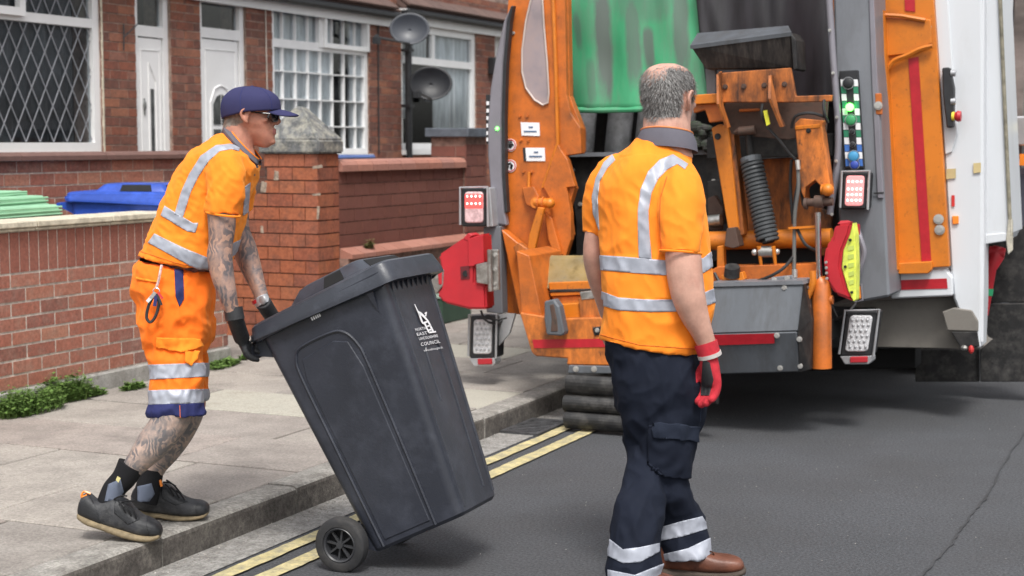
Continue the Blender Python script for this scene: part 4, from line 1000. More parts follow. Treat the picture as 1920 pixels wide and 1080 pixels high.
# --- hopper inside, left half
for (a, b, c, d) in ((1096, 205, 1084, 292), (1165, 205, 1150, 292), (1222, 200, 1205, 292), (1282, 190, 1270, 292)):
    simple('hopper_rib', tube_vf([tp(a, b, .8), tp(c, d + 60, .8)], mpx(24, .8), 10), mat('worn_steel', (.50, .51, .54), .5, .3, var=.25, vscale=9, dirt=(.12, .12, .12), damt=.4, dscale=10) if 'worn_steel' not in bpy.data.materials else bpy.data.materials['worn_steel'], trk, smooth=True)
plate('packer_blade', [(1057, 290), (1120, 286), (1330, 280), (1560, 300), (1560, 500), (1080, 478), (1080, 420), (1068, 330)], .45, .12, dkm)
simple('blade_lip', box_vf(tp(1200, 288, .43), (.5, 0, .01), (0, .05, 0), (0, 0, .012)), tgrey, trk)
for x, y in ((1074, 319), (1088, 383), (1338, 340)): bolt(x, y, .45, 3)
plate('curved_guide', [(1052, 282), (1064, 300), (1078, 350), (1062, 352), (1070, 400), (1070, 450), (1060, 482), (1030, 482), (1034, 380), (1018, 350), (1046, 270)], -.03, .05, org_m)
# linkage at lower left
lk = simple('linkage_pin', merge([tube_vf([tp(1005, 380, -.02), tp(1005, 380, -.10)], mpx(11), 14), tube_vf([tp(1003, 379, -.085), tp(1030, 381, -.085)], mpx(9), 14), ball_vf(tp(1031, 381, -.085), mpx(10), None, None, 14, 8)]), org_b, trk, smooth=True)
simple('linkage_collar', merge([tube_vf([tp(1009, 380, -.085), tp(1012, 380, -.085)], mpx(12), 14), tube_vf([tp(1018, 380, -.085), tp(1021, 380, -.085)], mpx(12), 14)]), org_m, lk)
plate('linkage_arm', [(1008, 388), (1020, 390), (1002, 470), (988, 472), (992, 440)], -.13, .03, org_b)
plate('lever_arm', [(962, 463), (972, 455), (990, 468), (1000, 480), (1014, 590), (990, 590), (975, 500)], -.16, .05, org_x)
plate('lever_arm', [(1020, 396), (1034, 410), (1052, 478), (1040, 482), (1028, 450)], -.06, .03, org_m)
simple('pipe_stub', tube_vf([tp(992, 322, -.01), tp(991, 360, -.02)], mpx(3), 8), org_b, trk)
plate('link_bracket', [(978, 352), (1000, 350), (1012, 372), (1000, 392), (985, 382)], -.03, .03, org_m)
# --- lower left lift plate, dirty platform
low = plate('lift_panel', [(974, 586), (1012, 592), (1040, 598), (1100, 596), (1328, 590), (1328, 690), (1062, 684), (1064, 672), (1004, 668), (996, 660)], -.62, .10, org_d, bev=.006)
plate('red_stripe', [(998, 637), (1328, 632), (1328, 648), (1001, 653)], -.624, .003, tape, low, bev=0)
plate('lift_corner', [(940, 430), (1000, 480), (1012, 592), (974, 590)], -.10, .08, org_m)
plate('side_web', [(968, 470), (992, 480), (1016, 594), (978, 592)], -.60, .45, org_m)
dp = simple('platform', prism_vf([tp(1020, 478, -.30), tp(1112, 478, -.30), tp(1106, 534, -.42), tp(1018, 534, -.42)], (0, -.03, -.02)), dirt_plate, trk, bev=.004)
plate('platform_edge', [(1028, 530), (1108, 527), (1112, 552), (1032, 556)], -.46, .05, org_b)
plate('platform_slot', [(1030, 543), (1112, 541), (1112, 547), (1030, 549)], -.465, .01, dkm)
plate('platform_beam', [(1034, 556), (1116, 554), (1120, 568), (1040, 570)], -.44, .12, org_d)
plate('platform_step', [(1036, 572), (1086, 568), (1090, 598), (1040, 600)], -.56, .1, org_b)
plate('lift_bracket', [(1084, 560), (1098, 552), (1112, 556), (1128, 582), (1130, 598), (1088, 600)], -.58, .12, org_x)
plate('hydraulic_block', [(1086, 548), (1112, 545), (1118, 560), (1090, 563)], -.585, .05, steel)
plate('painted_gap_shade', [(1092, 548), (1128, 545), (1130, 575), (1104, 580)], -.44, .05, void)  # near-black plate, painted in for the shade behind the lift bracket
bl = plate('buffer_bracket', [(1020, 565), (1038, 561), (1048, 575), (1058, 625), (1054, 630), (1024, 628), (1020, 600)], -.70, .07, steel_grey, bev=.008)
plate('buffer_slot', [(1030, 572), (1038, 570), (1044, 600), (1046, 622), (1032, 622), (1034, 598)], -.704, .01, rust, bl)
plate('hook_plate', [(1110, 614), (1128, 612), (1132, 626), (1114, 630)], -.63, .02, dkm, low)
bolt(1120, 619, -.63, 3, par=low)
# --- mud flap
mf = plate('flap_strip', [(1066, 685), (1328, 692), (1328, 702), (1064, 700)], -.70, .03, steel_grey)
for x in (1080, 1114): bolt(x, 692, -.70, 4, par=mf)
for (y0_, y1_, xl, t_) in ((700, 738, 1063, -.71), (739, 771, 1058, -.74), (770, 802, 1060, -.76)):
    pr = [tp(xl, y0_, t_), tp(xl, y1_, t_)]
    prof = []
    z0_, z1_ = pr[1].z, pr[0].z
    for k in range(7):
        a = k / 6; prof.append(V((pr[0].x, TY + t_ - .028 * math.sin(a * math.pi) ** .6 - .012 * (1 - a), z1_ - .006 - (z1_ - z0_ - .004) * a)))
    prof += [V((pr[0].x, TY + t_ + .03, prof[-1].z)), V((pr[0].x, TY + t_ + .03, prof[0].z))]
    simple('rubber_flap', prism_vf(prof, (tp(1178 if y0_ > 710 else 1345, 720, t_).x - pr[0].x, 0, 0)), blk_rub, trk, smooth=False, bev=.002)
# --- light clusters
def cluster(cx_, cy_, w_, h_, t, sk=0, lit=False, red=False, hot=False):
    """housing, frame and lens; w_ h_ half sizes in pixels, sk is the sideways lean of the top edge"""
    def q(u, v_): return (cx_ + u * w_ + sk * (-v_), cy_ + v_ * h_)
    hs_ = plate('light_housing', [q(-1, -1), q(1, -1), q(1, 1), q(-1, 1)], t, .14, black_pl, bev=.01)
    fr_ = [q(-1.0, -1.0), q(1.0, -1.0), q(1.0, 1.0), q(-1.0, 1.0)]
    simple('light_frame', tube_vf([tp(*p, t - .008) for p in [q(-1.04, .9), q(-1.06, -1.04), q(1.08, -1.08), q(1.12, 1.0)]], .007, 6), frame_s, hs_)
    L0 = [q(-.72, -.74), q(-.58, -.82), q(.56, -.82), q(.70, -.74), q(.70, .72), q(.56, .80), q(-.58, .80), q(-.72, .72)]
    def sub(v0, v1): return [q(-.70, v0), q(.68, v0), q(.68, v1), q(-.70, v1)]
    if lit:
        plate('lens', L0, t - .012, .03, lens_hot if hot else lens_w, hs_, bev=.006)
        if not hot:
            plate('lens_lit', sub(-.70, .05), t - .016, .01, lens_r, hs_, bev=.004)
        for v_ in ((-.58, -.2) if not hot else (-.5, -.1, .2, .5)):
            for k in range(4): simple('led', ball_vf(tp(*q(-.5 + k * .33, v_), t - .02), mpx(2.0), .004, mpx(2.2), 8, 5), led_w, hs_)
    else:
        plate('lens', L0, t - .012, .03, lens_c, hs_, bev=.006)
        for j in range(6):
            for k in range(4): simple('led', ball_vf(tp(*q(-.54 + k * .32 + (.12 if j % 2 else 0), -.62 + j * .24), t - .014), mpx(2.6), .005, mpx(3.0), 8, 5), frame_s, hs_)
    if red: 
        plate('reflector', [q(-.35, 1.03), q(.75, 1.01), q(.8, 1.28), q(-.3, 1.3)], t - .012, .02, red_m, hs_)
        plate('housing_foot', [q(-1, 1.0), q(1.05, .98), q(1.12, 1.2), q(.9, 1.36), q(-.6, 1.36)], t, .08, frame_s, hs_)
    return hs_
cluster(888, 389, 24, 36, -.18, 0, lit=True)
plate('light_arm', [(905, 352), (918, 352), (924, 425), (905, 425)], -.15, .3, frame_s)
cluster(904, 632, 24, 40, -.20, 1, red=True)
simple('light_bracket', prism_vf([tp(x, y, -.14) for x, y in [(928, 590), (966, 588), (955, 625), (934, 650)]], (0, .02, 0)), frame_s, trk)
rod('lamp_hose', [(902, 582, -.25), (906, 597, -.26), (916, 604, -.26), (930, 608, -.2), (944, 600, -.12), (948, 588, -.1)], .007, hose_m)
rod('lamp_hose', [(912, 590, -.2), (930, 600, -.24), (950, 596, -.2)], .006, hose_m)
cluster(1602, 358, 24, 35, -.18, 2, lit=True, hot=True)
cluster(1610, 626, 30, 42, -.20, 6, red=True)
rod('lamp_hose', [(1560, 575, -.15), (1570, 597, -.2), (1588, 590, -.2), (1604, 570, -.1)], .008, hose_m)
# --- grey corner bracket and red flip arm, left
plate('corner_bracket', [(906, 426), (938, 424), (942, 588), (912, 586)], -.10, .08, tgrey)
hg = plate('hinge_plate', [(892, 496), (918, 490), (918, 534), (893, 530)], -.385, .02, steel)
simple('hinge_barrel', tube_vf([tp(918, 468, -.385), tp(920, 546, -.385)], mpx(5), 10), steel, hg, smooth=True)
plate('hinge_leaf', [(920, 468), (934, 468), (936, 544), (922, 544)], -.372, .02, steel, hg)
for y in (478, 505, 532, 540): bolt(929, y, -.37, 3.2, par=hg)
for x, y in ((914, 458), (919, 556)): bolt(x, y, -.11, 3)
def red_arm(front, back_off, name='flip_arm'):
    return simple(name, prism_vf(front, back_off), red_m, trk, bev=.012, seg=2)
fa = red_arm([tp(x, y, t) for x, y, t in [(822, 478, -.36), (868, 446, -.36), (876, 447, -.36), (906, 438, -.36), (908, 494, -.36), (890, 498, -.36), (890, 530, -.36), (910, 534, -.36), (912, 580, -.36), (880, 580, -.36), (832, 568, -.36), (818, 552, -.36), (826, 540, -.36), (826, 500, -.36)]], (.0, .12, 0))
simple('arm_face', prism_vf([tp(x, y, -.372) for x, y in [(877, 448), (905, 440), (907, 492), (889, 497), (889, 499), (878, 500)]], (0, .02, 0)), red_m, fa, bev=.005)
simple('arm_ridge', prism_vf([tp(868, 447, -.363), tp(878, 437, -.363), (tp(886, 441, -.363)), tp(876, 452, -.363)], (0, .1, 0)), red_m, fa, bev=.003)
simple('arm_socket', prism_vf([tp(x, y, -.364) for x, y in [(863, 500), (880, 498), (880, 523), (864, 524)]], (0, .06, 0)), mat('red_dark', (.12, .01, .015), .6), fa)
simple('socket_hole', tube_vf([tp(873, 513, -.368), tp(873, 513, -.34)], mpx(6), 12), void, fa)
plate('end_clamp', [(802, 512), (812, 505), (832, 506), (830, 535), (816, 552), (808, 548)], -.365, .05, steel, fa)
plate('arm_lamp', [(820, 508), (828, 506), (828, 534), (822, 534)], -.37, .05, red_m, fa)
# --- bin lift, right half
comb_m = mat('comb_worn', (.014, .012, .012), .7, var=.3, vscale=12, dirt=(.10, .085, .075), damt=.45, dscale=9, stretch=(2.5, 1, .4))
comb = simple('comb_head', prism_vf([tp(1294, 86, -.30), tp(1482, 62, -.30), tp(1489, 128, -.24), tp(1324, 130, -.24)], (0, .10, .0)), comb_m, trk, bev=.006)
simple('comb_top', prism_vf([tp(1294, 85, -.304), tp(1308, 62, -.12), tp(1478, 48, -.12), tp(1484, 60, -.304)], (0, .004, -.02)), steel_grey, comb)
plate('comb_side', [(1482, 60), (1492, 75), (1494, 130), (1487, 132)], -.3, .2, dkm, comb)
plate('backing_plate', [(1322, 128), (1342, 130), (1342, 180), (1325, 180)], -.15, .03, tgrey)
rngt = random.Random(5)
lift = plate('lift_plate', [(1345, 137), (1482, 127), (1492, 180), (1560, 178), (1558, 190), (1490, 192), (1345, 192)], -.34, .03, org_x)
for x, y in ((1360, 163), (1395, 162), (1433, 160), (1471, 158)): bolt(x, y, -.34, 3.4, par=lift, m=rust)
simple('gusset', prism_vf([tp(1343, 140, -.42), tp(1350, 134, -.34), tp(1350, 190, -.34), tp(1366, 238, -.30), tp(1360, 240, -.42), tp(1344, 195, -.48)], (.012, .0, 0)), org_x, lift)
simple('gusset', prism_vf([tp(1441, 142, -.40), tp(1445, 140, -.34), tp(1446, 190, -.34), tp(1468, 236, -.30), tp(1462, 238, -.42), tp(1440, 185, -.46)], (.014, 0, 0)), org_x, lift)
plate('lift_underside', [(1350, 190), (1552, 186), (1548, 250), (1478, 262), (1370, 252)], -.22, .03, rust, lift)
plate('cross_shelf', [(1300, 178), (1345, 175), (1346, 193), (1300, 196)], -.36, .2, org_b)
plate('cross_shelf', [(1300, 196), (1346, 193), (1362, 226), (1330, 230), (1322, 206), (1300, 212)], -.32, .04, org_m)
plate('shelf_slot', [(1385, 205), (1424, 203), (1424, 208), (1385, 210)], -.235, .02, org_m, lift)
plate('dark_cross_beam', [(1325, 258), (1560, 250), (1560, 292), (1325, 298)], -.02, .2, dkm)
plate('back_plate', [(1370, 302), (1500, 294), (1520, 380), (1560, 400), (1560, 480), (1382, 480)], .12, .03, org_x)
plate('lift_arm', [(1334, 240), (1350, 232), (1366, 240), (1386, 438), (1368, 445), (1360, 400)], -.24, .10, org_b)
plate('lift_arm_side', [(1366, 242), (1376, 250), (1395, 440), (1386, 444)], -.22, .10, org_x)
bolt(1346, 256, -.24, 4, par=lift, m=dkm)
plate('wide_arm', [(1490, 232), (1500, 222), (1545, 226), (1540, 236), (1556, 350), (1556, 366), (1528, 338), (1510, 352), (1508, 372), (1502, 360)], -.30, .10, org_d)
plate('wide_arm_cap', [(1490, 236), (1540, 232), (1538, 240), (1490, 244)], -.305, .02, org_b)
bolt(1516, 245, -.305, 3, m=dkm)
simple('arm_knuckle', merge([ball_vf(tp(1552, 356, -.34), mpx(11), None, None, 12, 8), tube_vf([tp(1540, 356, -.3), tp(1556, 356, -.3)], mpx(9), 12)]), org_b, trk, smooth=True)
simple('knuckle_pin', merge([tube_vf([tp(1508, 380, -.32), tp(1562, 378, -.32)], mpx(7), 12), tube_vf([tp(1528, 378, -.32), tp(1544, 378, -.32)], mpx(11), 14), tube_vf([tp(1508, 382, -.32), tp(1514, 382, -.32)], mpx(10), 12)]), rust, trk, smooth=True)
# spring
s0, s1 = tp(1409, 303, -.20), tp(1440, 452, -.26)
ax = (s1 - s0); axn = ax.normalized(); u_, v__ = frame_of(axn)
N = 20; pts = []; 
for i in range(N * 14 + 1):
    a = i / 14 * 6.2832; pts.append(s0 + ax * (i / (N * 14)) + (u_ * math.cos(a) + v__ * math.sin(a)) * mpx(17.5))
sp_ = simple('coil_spring', tube_vf(pts, .0105, 7), mat('spring_grey', (.075, .08, .085), .45, .3, var=.1), trk, smooth=True)
simple('spring_core', tube_vf([s0 - axn * .02, s1 + axn * .01], mpx(11), 12), dkm, sp_, smooth=True)
simple('spring_cap', merge([tube_vf([s0 - axn * .025, s0 + axn * .005], mpx(19), 20)]), steel_grey, sp_)
simple('damper_rod', tube_vf([tp(1402, 238, -.24), s0], mpx(7), 10), dkm, sp_, smooth=True)
simple('rod_eye', merge([tube_vf([tp(1386, 246, -.26), tp(1416, 243, -.26)], mpx(8), 12), tube_vf([tp(1376, 248, -.26), tp(1386, 246, -.26)], [mpx(2), mpx(7)], 8)]), rust, sp_, smooth=True)
simple('lower_eye', merge([tube_vf([tp(1424, 472, -.28), tp(1450, 472, -.28)], mpx(10), 16)]), steel, sp_, smooth=True)
simple('pin_end', merge([ball_vf(tp(1415, 473, -.28), mpx(6), None, None, 10, 6), ball_vf(tp(1457, 472, -.28), mpx(5.5), None, None, 10, 6)]), bolt_m, sp_, smooth=True)
for x in (1423, 1450): simple('clevis', tube_vf([tp(x, 462, -.30), tp(x + 5, 506, -.28)], [mpx(4), mpx(2.5)], 8), org_b, sp_)
# tubes and beams
simple('torsion_tube', tube_vf([tp(1318, 452, -.12), tp(1560, 446, -.12)], mpx(17), 20), org_b, trk, smooth=True)
plate('tube_clamp', [(1362, 428), (1378, 426), (1386, 462), (1374, 466), (1358, 462)], -.30, .1, rust)
plate('lower_beam', [(1330, 508), (1345, 500), (1400, 498), (1530, 494), (1534, 536), (1336, 540)], -.30, .12, org_m)
plate('vertical_web', [(1344, 462), (1356, 460), (1358, 510), (1344, 512)], -.26, .05, org_b)
plate('painted_tube_shade', [(1350, 468), (1530, 466), (1530, 500), (1350, 502)], -.08, .05, void)  # solid near-black plate standing in for shade between tube and lower beam
simple('rubber_stop', merge([tube_vf([tp(1373, 516, -.34), tp(1373, 500, -.36)], [mpx(15), mpx(13)], 20)]), blk_rub, trk, smooth=True)
plate('stop_pad', [(1352, 516), (1392, 510), (1396, 524), (1384, 534), (1356, 534)], -.35, .08, org_b)
simple('chrome_rod', tube_vf([tp(1533, 398, -.36), tp(1536, 528, -.36)], mpx(5.2), 14), chrome, trk, smooth=True)
hc = simple('hydraulic_cylinder', tube_vf([tp(1536, 522, -.36), tp(1540, 530, -.36), tp(1541, 690, -.36)], [mpx(11), mpx(17), mpx(17)], 24), org_m, trk, smooth=True)
simple('cylinder_ear', merge([tube_vf([tp(1508, 563, -.36), tp(1562, 562, -.36)], mpx(8), 12)]), org_m, hc, smooth=True)
simple('hook_lever', tube_vf(smooth_path([tp(1523, 508, -.42), tp(1524, 530, -.42), tp(1514, 556, -.42), (tp(1506, 575, -.42)), tp(1510, 592, -.42)], 4), mpx(6), 8), org_b, trk, smooth=True)
simple('hose_nut', merge([ball_vf(tp(1504, 560, -.43), mpx(6), None, None, 8, 6), ball_vf(tp(1514, 540, -.43), mpx(4), None, None, 8, 6), ball_vf(tp(1516, 575, -.43), mpx(5), None, None, 8, 6)]), rust, trk)
for P_ in ([(1438, 238, -.30), (1460, 262, -.32), (1480, 288, -.3), (1494, 303, -.28), (1498, 330, -.26), (1490, 380, -.26), (1489, 440, -.28), (1491, 520, -.3)],
           [(1498, 300, -.3), (1502, 350, -.28), (1506, 385, -.26)], [(1495, 430, -.3), (1510, 458, -.32), (1530, 470, -.3)],
           [(1484, 300, -.28), (1482, 350, -.24), (1487, 420, -.24)], [(1418, 528, -.36), (1450, 515, -.38), (1472, 500, -.36), (1488, 480, -.3)],
           [(1340, 512, -.3), (1350, 530, -.33), (1360, 536, -.33)], [(1484, 240, -.36), (1492, 218, -.38), (1520, 212, -.38), (1548, 220, -.34)],
           [(1556, 180, -.3), (1545, 190, -.34), (1546, 212, -.36), (1552, 230, -.34)], [(1430, 195, -.36), (1428, 215, -.37), (1438, 236, -.35)]):
    simple('hydraulic_hose', tube_vf(smooth_path([tp(*p) for p in P_], 5), .0085, 8), hose_m, trk, smooth=True)
simple('pale_hose', tube_vf(smooth_path([tp(1495, 300, -.31), tp(1497, 350, -.31), tp(1490, 410, -.3), tp(1489, 520, -.31)], 5), .010, 8), mat('hose_grey', (.13, .13, .125), .5), trk, smooth=True)
simple('hose_clip', merge([prism_vf([tp(x, y, -.33) for x, y in [(1478, 426), (1530, 423), (1530, 427), (1478, 430)]], (0, .03, 0))]), org_b, trk)
simple('hose_union', tube_vf([tp(1495, 300, -.32), tp(1497, 318, -.32)], mpx(4), 8), bolt_m, trk); simple('hose_union', tube_vf([tp(1490, 505, -.33), tp(1490, 520, -.33)], mpx(5), 8), bolt_m, trk)
simple('yellow_tag', prism_vf([tp(x, y, -.40) for x, y in [(1431, 208), (1438, 206), (1444, 232), (1437, 236)]], (0, .01, 0)), mat('tag_yellow', (.75, .72, .05), .5), trk)
simple('mixed_refuse', merge([ball_vf(tp(1303 + rngt.uniform(0, 32), 235 + rngt.uniform(0, 42), .28 + rngt.uniform(0, .1)), rngt.uniform(.02, .05), rngt.uniform(.02, .05), rngt.uniform(.015, .04), 7, 5) for i in range(26)]), mat('refuse', (.05, .048, .045), .9, var=.4, vscale=20, dirt=(.03, .06, .025), damt=.5, dscale=18), trk)
plate('tip_door', [(1325, 340), (1352, 336), (1360, 420), (1330, 420)], .30, .03, dkm)
hn = plate('hinge_block', [(1326, 372), (1340, 366), (1356, 392), (1352, 432), (1330, 432)], -.02, .05, rust)
simple('hinge_roller', tube_vf([tp(1326, 415, -.06), tp(1352, 412, -.06)], mpx(11), 14), steel, hn, smooth=True)
# grey box across the lift
gbx = simple('valve_box', prism_vf([tp(1326, 536, -.50), tp(1506, 530, -.50), tp(1495, 621, -.58), tp(1326, 626, -.58)], (0, .25, 0)), steel_grey, trk, bev=.006)
simple('box_lower', prism_vf([tp(1326, 627, -.582), tp(1494, 622, -.582), tp(1498, 697, -.50), tp(1326, 702, -.50)], (0, .25, 0)), steel_grey, gbx, bev=.006)
simple('box_cheek', prism_vf([tp(1507, 533, -.50), tp(1522, 600, -.45), tp(1520, 692, -.43), tp(1499, 698, -.497), tp(1496, 622, -.575)], (0, .22, 0)), dkm, gbx)
simple('red_stripe', prism_vf([tp(1326, 628, -.590), tp(1452, 625, -.590), tp(1452, 644, -.572), tp(1326, 648, -.572)], (0, .003, 0)), tape, gbx)
simple('box_lid', prism_vf([tp(1326, 531, -.515), tp(1504, 526, -.515), tp(1507, 533, -.515), tp(1326, 538, -.515)], (0, .28, 0)), tgrey, gbx)
for x, y, t_ in ((1471, 540, -.505), (1457, 629, -.585), (1463, 690, -.51), (1499, 636, -.57), (1500, 686, -.50)): bolt(x, y, t_, 3.5, par=gbx)
mp3 = plate('mount_plate', [(1446, 520), (1484, 516), (1494, 532), (1440, 534)], -.40, .03, tgrey)
for x, y in ((1452, 525), (1476, 522)): bolt(x, y, -.41, 3.5, par=mp3)
# black hopper sheet, upper right
vs, fs = [], []; nx, ny = 30, 12
for j in range(ny + 1):
    for i in range(nx + 1):
        u, v_ = i / nx, j / ny
        p = tp(1300 + 30 * v_ + (265 - 30 * v_) * u, -30 + 230 * v_, .22 + .5 * u); p.y += .03 * math.sin(u * 15 + 1.3) + .02 * noise.noise(V((u * 9, v_ * 2, 4))); vs.append(p)
for j in range(ny):
    for i in range(nx): a = j * (nx + 1) + i; fs.append((a, a + 1, a + nx + 2, a + nx + 1))
bs_ = mk('black_sheet', vs, fs, mat('black_sheet', (.020, .018, .022), .45, var=.3, vscale=6, stretch=(3, 1, .4)), trk, smooth=True); s = bs_.modifiers.new('s', 'SOLIDIFY'); s.thickness = .02
# --- right grey column
colm = plate('tailgate_column', [(1562, -30), (1637, -30), (1641, 100), (1650, 200), (1660, 400), (1668, 556), (1602, 568), (1585, 560), (1572, 400), (1568, 200)], -.04, .40, tgrey, bev=.012)
plate('column_fold', [(1628, -30), (1637, -30), (1645, 150), (1656, 372), (1645, 372), (1634, 150)], -.052, .02, tgrey_l, colm)
plate('column_seam', [(1638, 361), (1657, 360), (1657, 363), (1638, 364)], -.054, .004, dkm, colm, bev=0)
plate('inner_lip', [(1556, -30), (1566, -30), (1572, 120), (1562, 120)], -.02, .3, org_d, colm)
simple('curved_strut', tube_vf(smooth_path([tp(1553, -30, -.12), tp(1562, 110, -.12), tp(1571, 230, -.12), tp(1569, 310, -.12), tp(1556, 402, -.12)], 5), mpx(6), 10), tgrey_l, trk, smooth=True)
for x, y in ((1556, 57), (1562, 137), (1569, 220), (1568, 302), (1560, 402)): bolt(x, y, -.145, 2)
# control panel
pn = plate('control_panel', [(1573, 133), (1608, 131), (1620, 316), (1583, 316)], -.07, .04, black_pl, bev=.004)
gtile = mat('check_green', (.03, .22, .12), .5); btile = mat('check_blue', (.05, .16, .50), .5)
rows_ = 12
for k in range(rows_):
    y = 149 + k * 13.6; sh_ = (y - 133) / 183 * 11
    for side, xo in ((0, 1576), (1, 1599)):
        m_ = white_ink if (k % 2 == 0) else (gtile if k < 8 else btile)
        plate('check_patch', [(xo + sh_ - 1, y), (xo + sh_ + 8, y), (xo + sh_ + 9, y + 12.6), (xo + sh_, y + 12.6)], -.073, .003, m_, pn, bev=0)
def button(x, y, r, m, ring=True):
    p = tp(x, y, -.074); R_ = mpx(r)
    b_ = simple('button', tube_vf([p, p - V((0, .018, 0)), p - V((0, .022, 0))], [R_, R_, R_ * .7], 18), m, pn, smooth=True)
    if ring: simple('button_ring', loft_vf([[p + V((q * math.cos(a), -.004 - (.004 if q > R_ * 1.05 else 0), q * math.sin(a))) for a in [6.2832 * i / 20 for i in range(20)]] for q in (R_ * 1.02, R_ * 1.2, R_ * 1.28)], cap=False), frame_s, b_, smooth=True)
button(1591, 156, 8.5, black_pl); button(1594, 201, 7, green_led, False); button(1596, 225, 8.5, mat('button_green', (.05, .30, .12), .4)); button(1598, 247, 4, black_pl); button(1599, 271, 4, black_pl); button(1601, 293, 8.5, mat('button_blue', (.06, .30, .55), .4)); button(1603, 309, 7, mat('button_navy', (.04, .08, .4), .4))
plate('latch', [(1640, 175), (1652, 175), (1654, 215), (1642, 215)], -.055, .02, org_m, colm); bolt(1647, 198, -.058, 5, par=colm)
# red flap with lime edge, right
fr = simple('flip_arm', prism_vf([tp(x, y, t) for x, y, t in [(1570, 420, -.39), (1598, 416, -.39), (1592, 440, -.39), (1580, 470, -.39), (1576, 500, -.39), (1588, 545, -.39), (1602, 566, -.39), (1566, 552, -.39), (1550, 528, -.39), (1544, 490, -.39), (1548, 462, -.39), (1560, 448, -.39), (1564, 428, -.39)]], (0, .10, 0)), red_m, trk, bev=.014, seg=2)
simple('arm_cap', prism_vf([tp(1570, 420, -.345), tp(1576, 414, -.34), tp(1590, 413, -.34), tp(1597, 416, -.345)], (0, .06, -.01)), red_m, fr)
lm = simple('lime_face', prism_vf([tp(x, y, -.385) for x, y in [(1599, 417), (1603, 440), (1605, 500), (1604, 562), (1600, 566), (1590, 545), (1578, 502), (1581, 470), (1593, 441)]], (.006, .07, 0)), lime, fr, bev=.004)
for x, y in ((1594, 450), (1585, 500), (1597, 548)): bolt(x, y, -.39, 1.8, par=lm, m=dkm)
for k in range(5): plate('lime_print', [(1589 + k * .6, 462 + k * 16), (1601, 460 + k * 16), (1601, 468 + k * 16), (1590 + k * .6, 471 + k * 16)], -.388, .002, mat('lime_faded', (.50, .60, .12), .6) if 'lime_faded' not in bpy.data.materials else bpy.data.materials['lime_faded'], lm, bev=0)
for k in range(4): bolt(1549 + k * .5, 492 + k * 10, -.405, 1.8, par=fr)
simple('arm_pivot', merge([tube_vf([tp(1606, 440, -.2), tp(1606, 420, -.2)], mpx(6), 10)]), red_m, fr, smooth=True)
simple('pivot_bracket', tube_vf(smooth_path([tp(1606, 425, -.1), tp(1614, 450, -.12), tp(1620, 475, -.12), tp(1612, 505, -.12), tp(1607, 525, -.1)], 4), mpx(5), 8), tgrey_l, colm, smooth=True)
plate('amber_lamp', [(1604, 538), (1613, 537), (1614, 560), (1606, 562)], -.06, .03, amber, colm, bev=.004)
simple('amber_surround', tube_vf([tp(x, y, -.055) for x, y in [(1602, 534), (1615, 533), (1617, 563), (1604, 566), (1602, 534)]], mpx(2), 6), tgrey_l, colm)
# --- orange side frame
of = plate('side_frame', [(1636, -30), (1748, -30), (1756, 80), (1768, 300), (1780, 500), (1745, 502), (1742, 512), (1680, 514), (1676, 506), (1666, 506), (1655, 372), (1645, 150)], .28, .06, org_b, bev=.004)
for x, y0_ , x2, y1_ in ((1655, 20, 1682, 505),):
    simple('frame_flange', box_vf((tp(x, y0_, .24) + tp(x2, y1_, .24)) / 2, (tp(x2, y1_, .24) - tp(x, y0_, .24)) / 2, (.012, 0, 0), (0, .04, 0)), org_b, of)
plate('frame_pocket', [(1657, 32), (1745, 36), (1747, 82), (1700, 102), (1660, 106)], .262, .02, org_b, of, bev=.006)
simple('frame_rib', tube_vf([tp(1655, 28, .25), tp(1690, 30, .25), tp(1735, 38, .25)], mpx(4), 6), org_b, of, smooth=True)
simple('frame_rib', tube_vf([tp(1656, 30, .25), tp(1660, 110, .25)], mpx(4), 6), org_b, of, smooth=True)
simple('frame_rib', tube_vf(smooth_path([tp(1662, 132, .25), tp(1676, 114, .25), tp(1700, 104, .25), tp(1725, 92, .25), tp(1748, 86, .25)], 4), mpx(4.5), 6), org_b, of, smooth=True)
plate('red_stripe', [(1695, -30), (1714, -30), (1716, 22), (1697, 20)], .274, .003, tape, of, bev=0)
plate('red_stripe', [(1703, 110), (1722, 106), (1746, 489), (1728, 490)], .274, .003, tape, of, bev=0)
for x, y in ((1737, 51), (1737, 73), (1760, 411), (1762, 431)): bolt(x, y, .275, 6, par=of)
for k in range(24):
    y = 10 + k * 20.5
    if 170 < y < 260: continue
    x = 1640 + (y) / 500 * 27; simple('slot', ball_vf(tp(x, y, .276), mpx(2.4), .004, mpx(4.5), 8, 5), dkm, of)
plate('frame_window', [(1646, 180), (1656, 180), (1662, 295), (1652, 295)], .272, .006, org_d, of)
plate('frame_foot', [(1682, 494), (1746, 490), (1747, 506), (1740, 513), (1684, 514)], .24, .05, org_b, of)
# --- white lower panel and side
wp = plate('white_panel', [(1668, 512), (1772, 504), (1786, 520), (1786, 555), (1670, 560)], .30, .2, white_p, bev=.008)
plate('red_stripe', [(1672, 526), (1775, 522), (1777, 541), (1672, 544)], .296, .003, tape, wp, bev=0)
plate('white_post', [(1750, -30), (1842, -30), (1843, 200), (1842, 445), (1842, 560), (1838, 655), (1828, 648), (1800, 590), (1788, 560), (1782, 500), (1770, 300), (1757, 80)], .34, .25, white_p, bev=.012)
plate('white_step', [(1750, -30), (1775, -30), (1795, 250), (1785, 285), (1772, 290)], .325, .02, white_p, bev=.004)
simple('post_edge', tube_vf([tp(1843, -30, .36), tp(1841, 200, .36), tp(1842, 440, .36), tp(1840, 640, .36)], mpx(4), 8), white_p, trk, smooth=True)
plate('side_panel_white', [(1846, -30), (1872, -30), (1882, 200), (1893, 440), (1844, 444)], .50, .6, white_p, bev=.004)
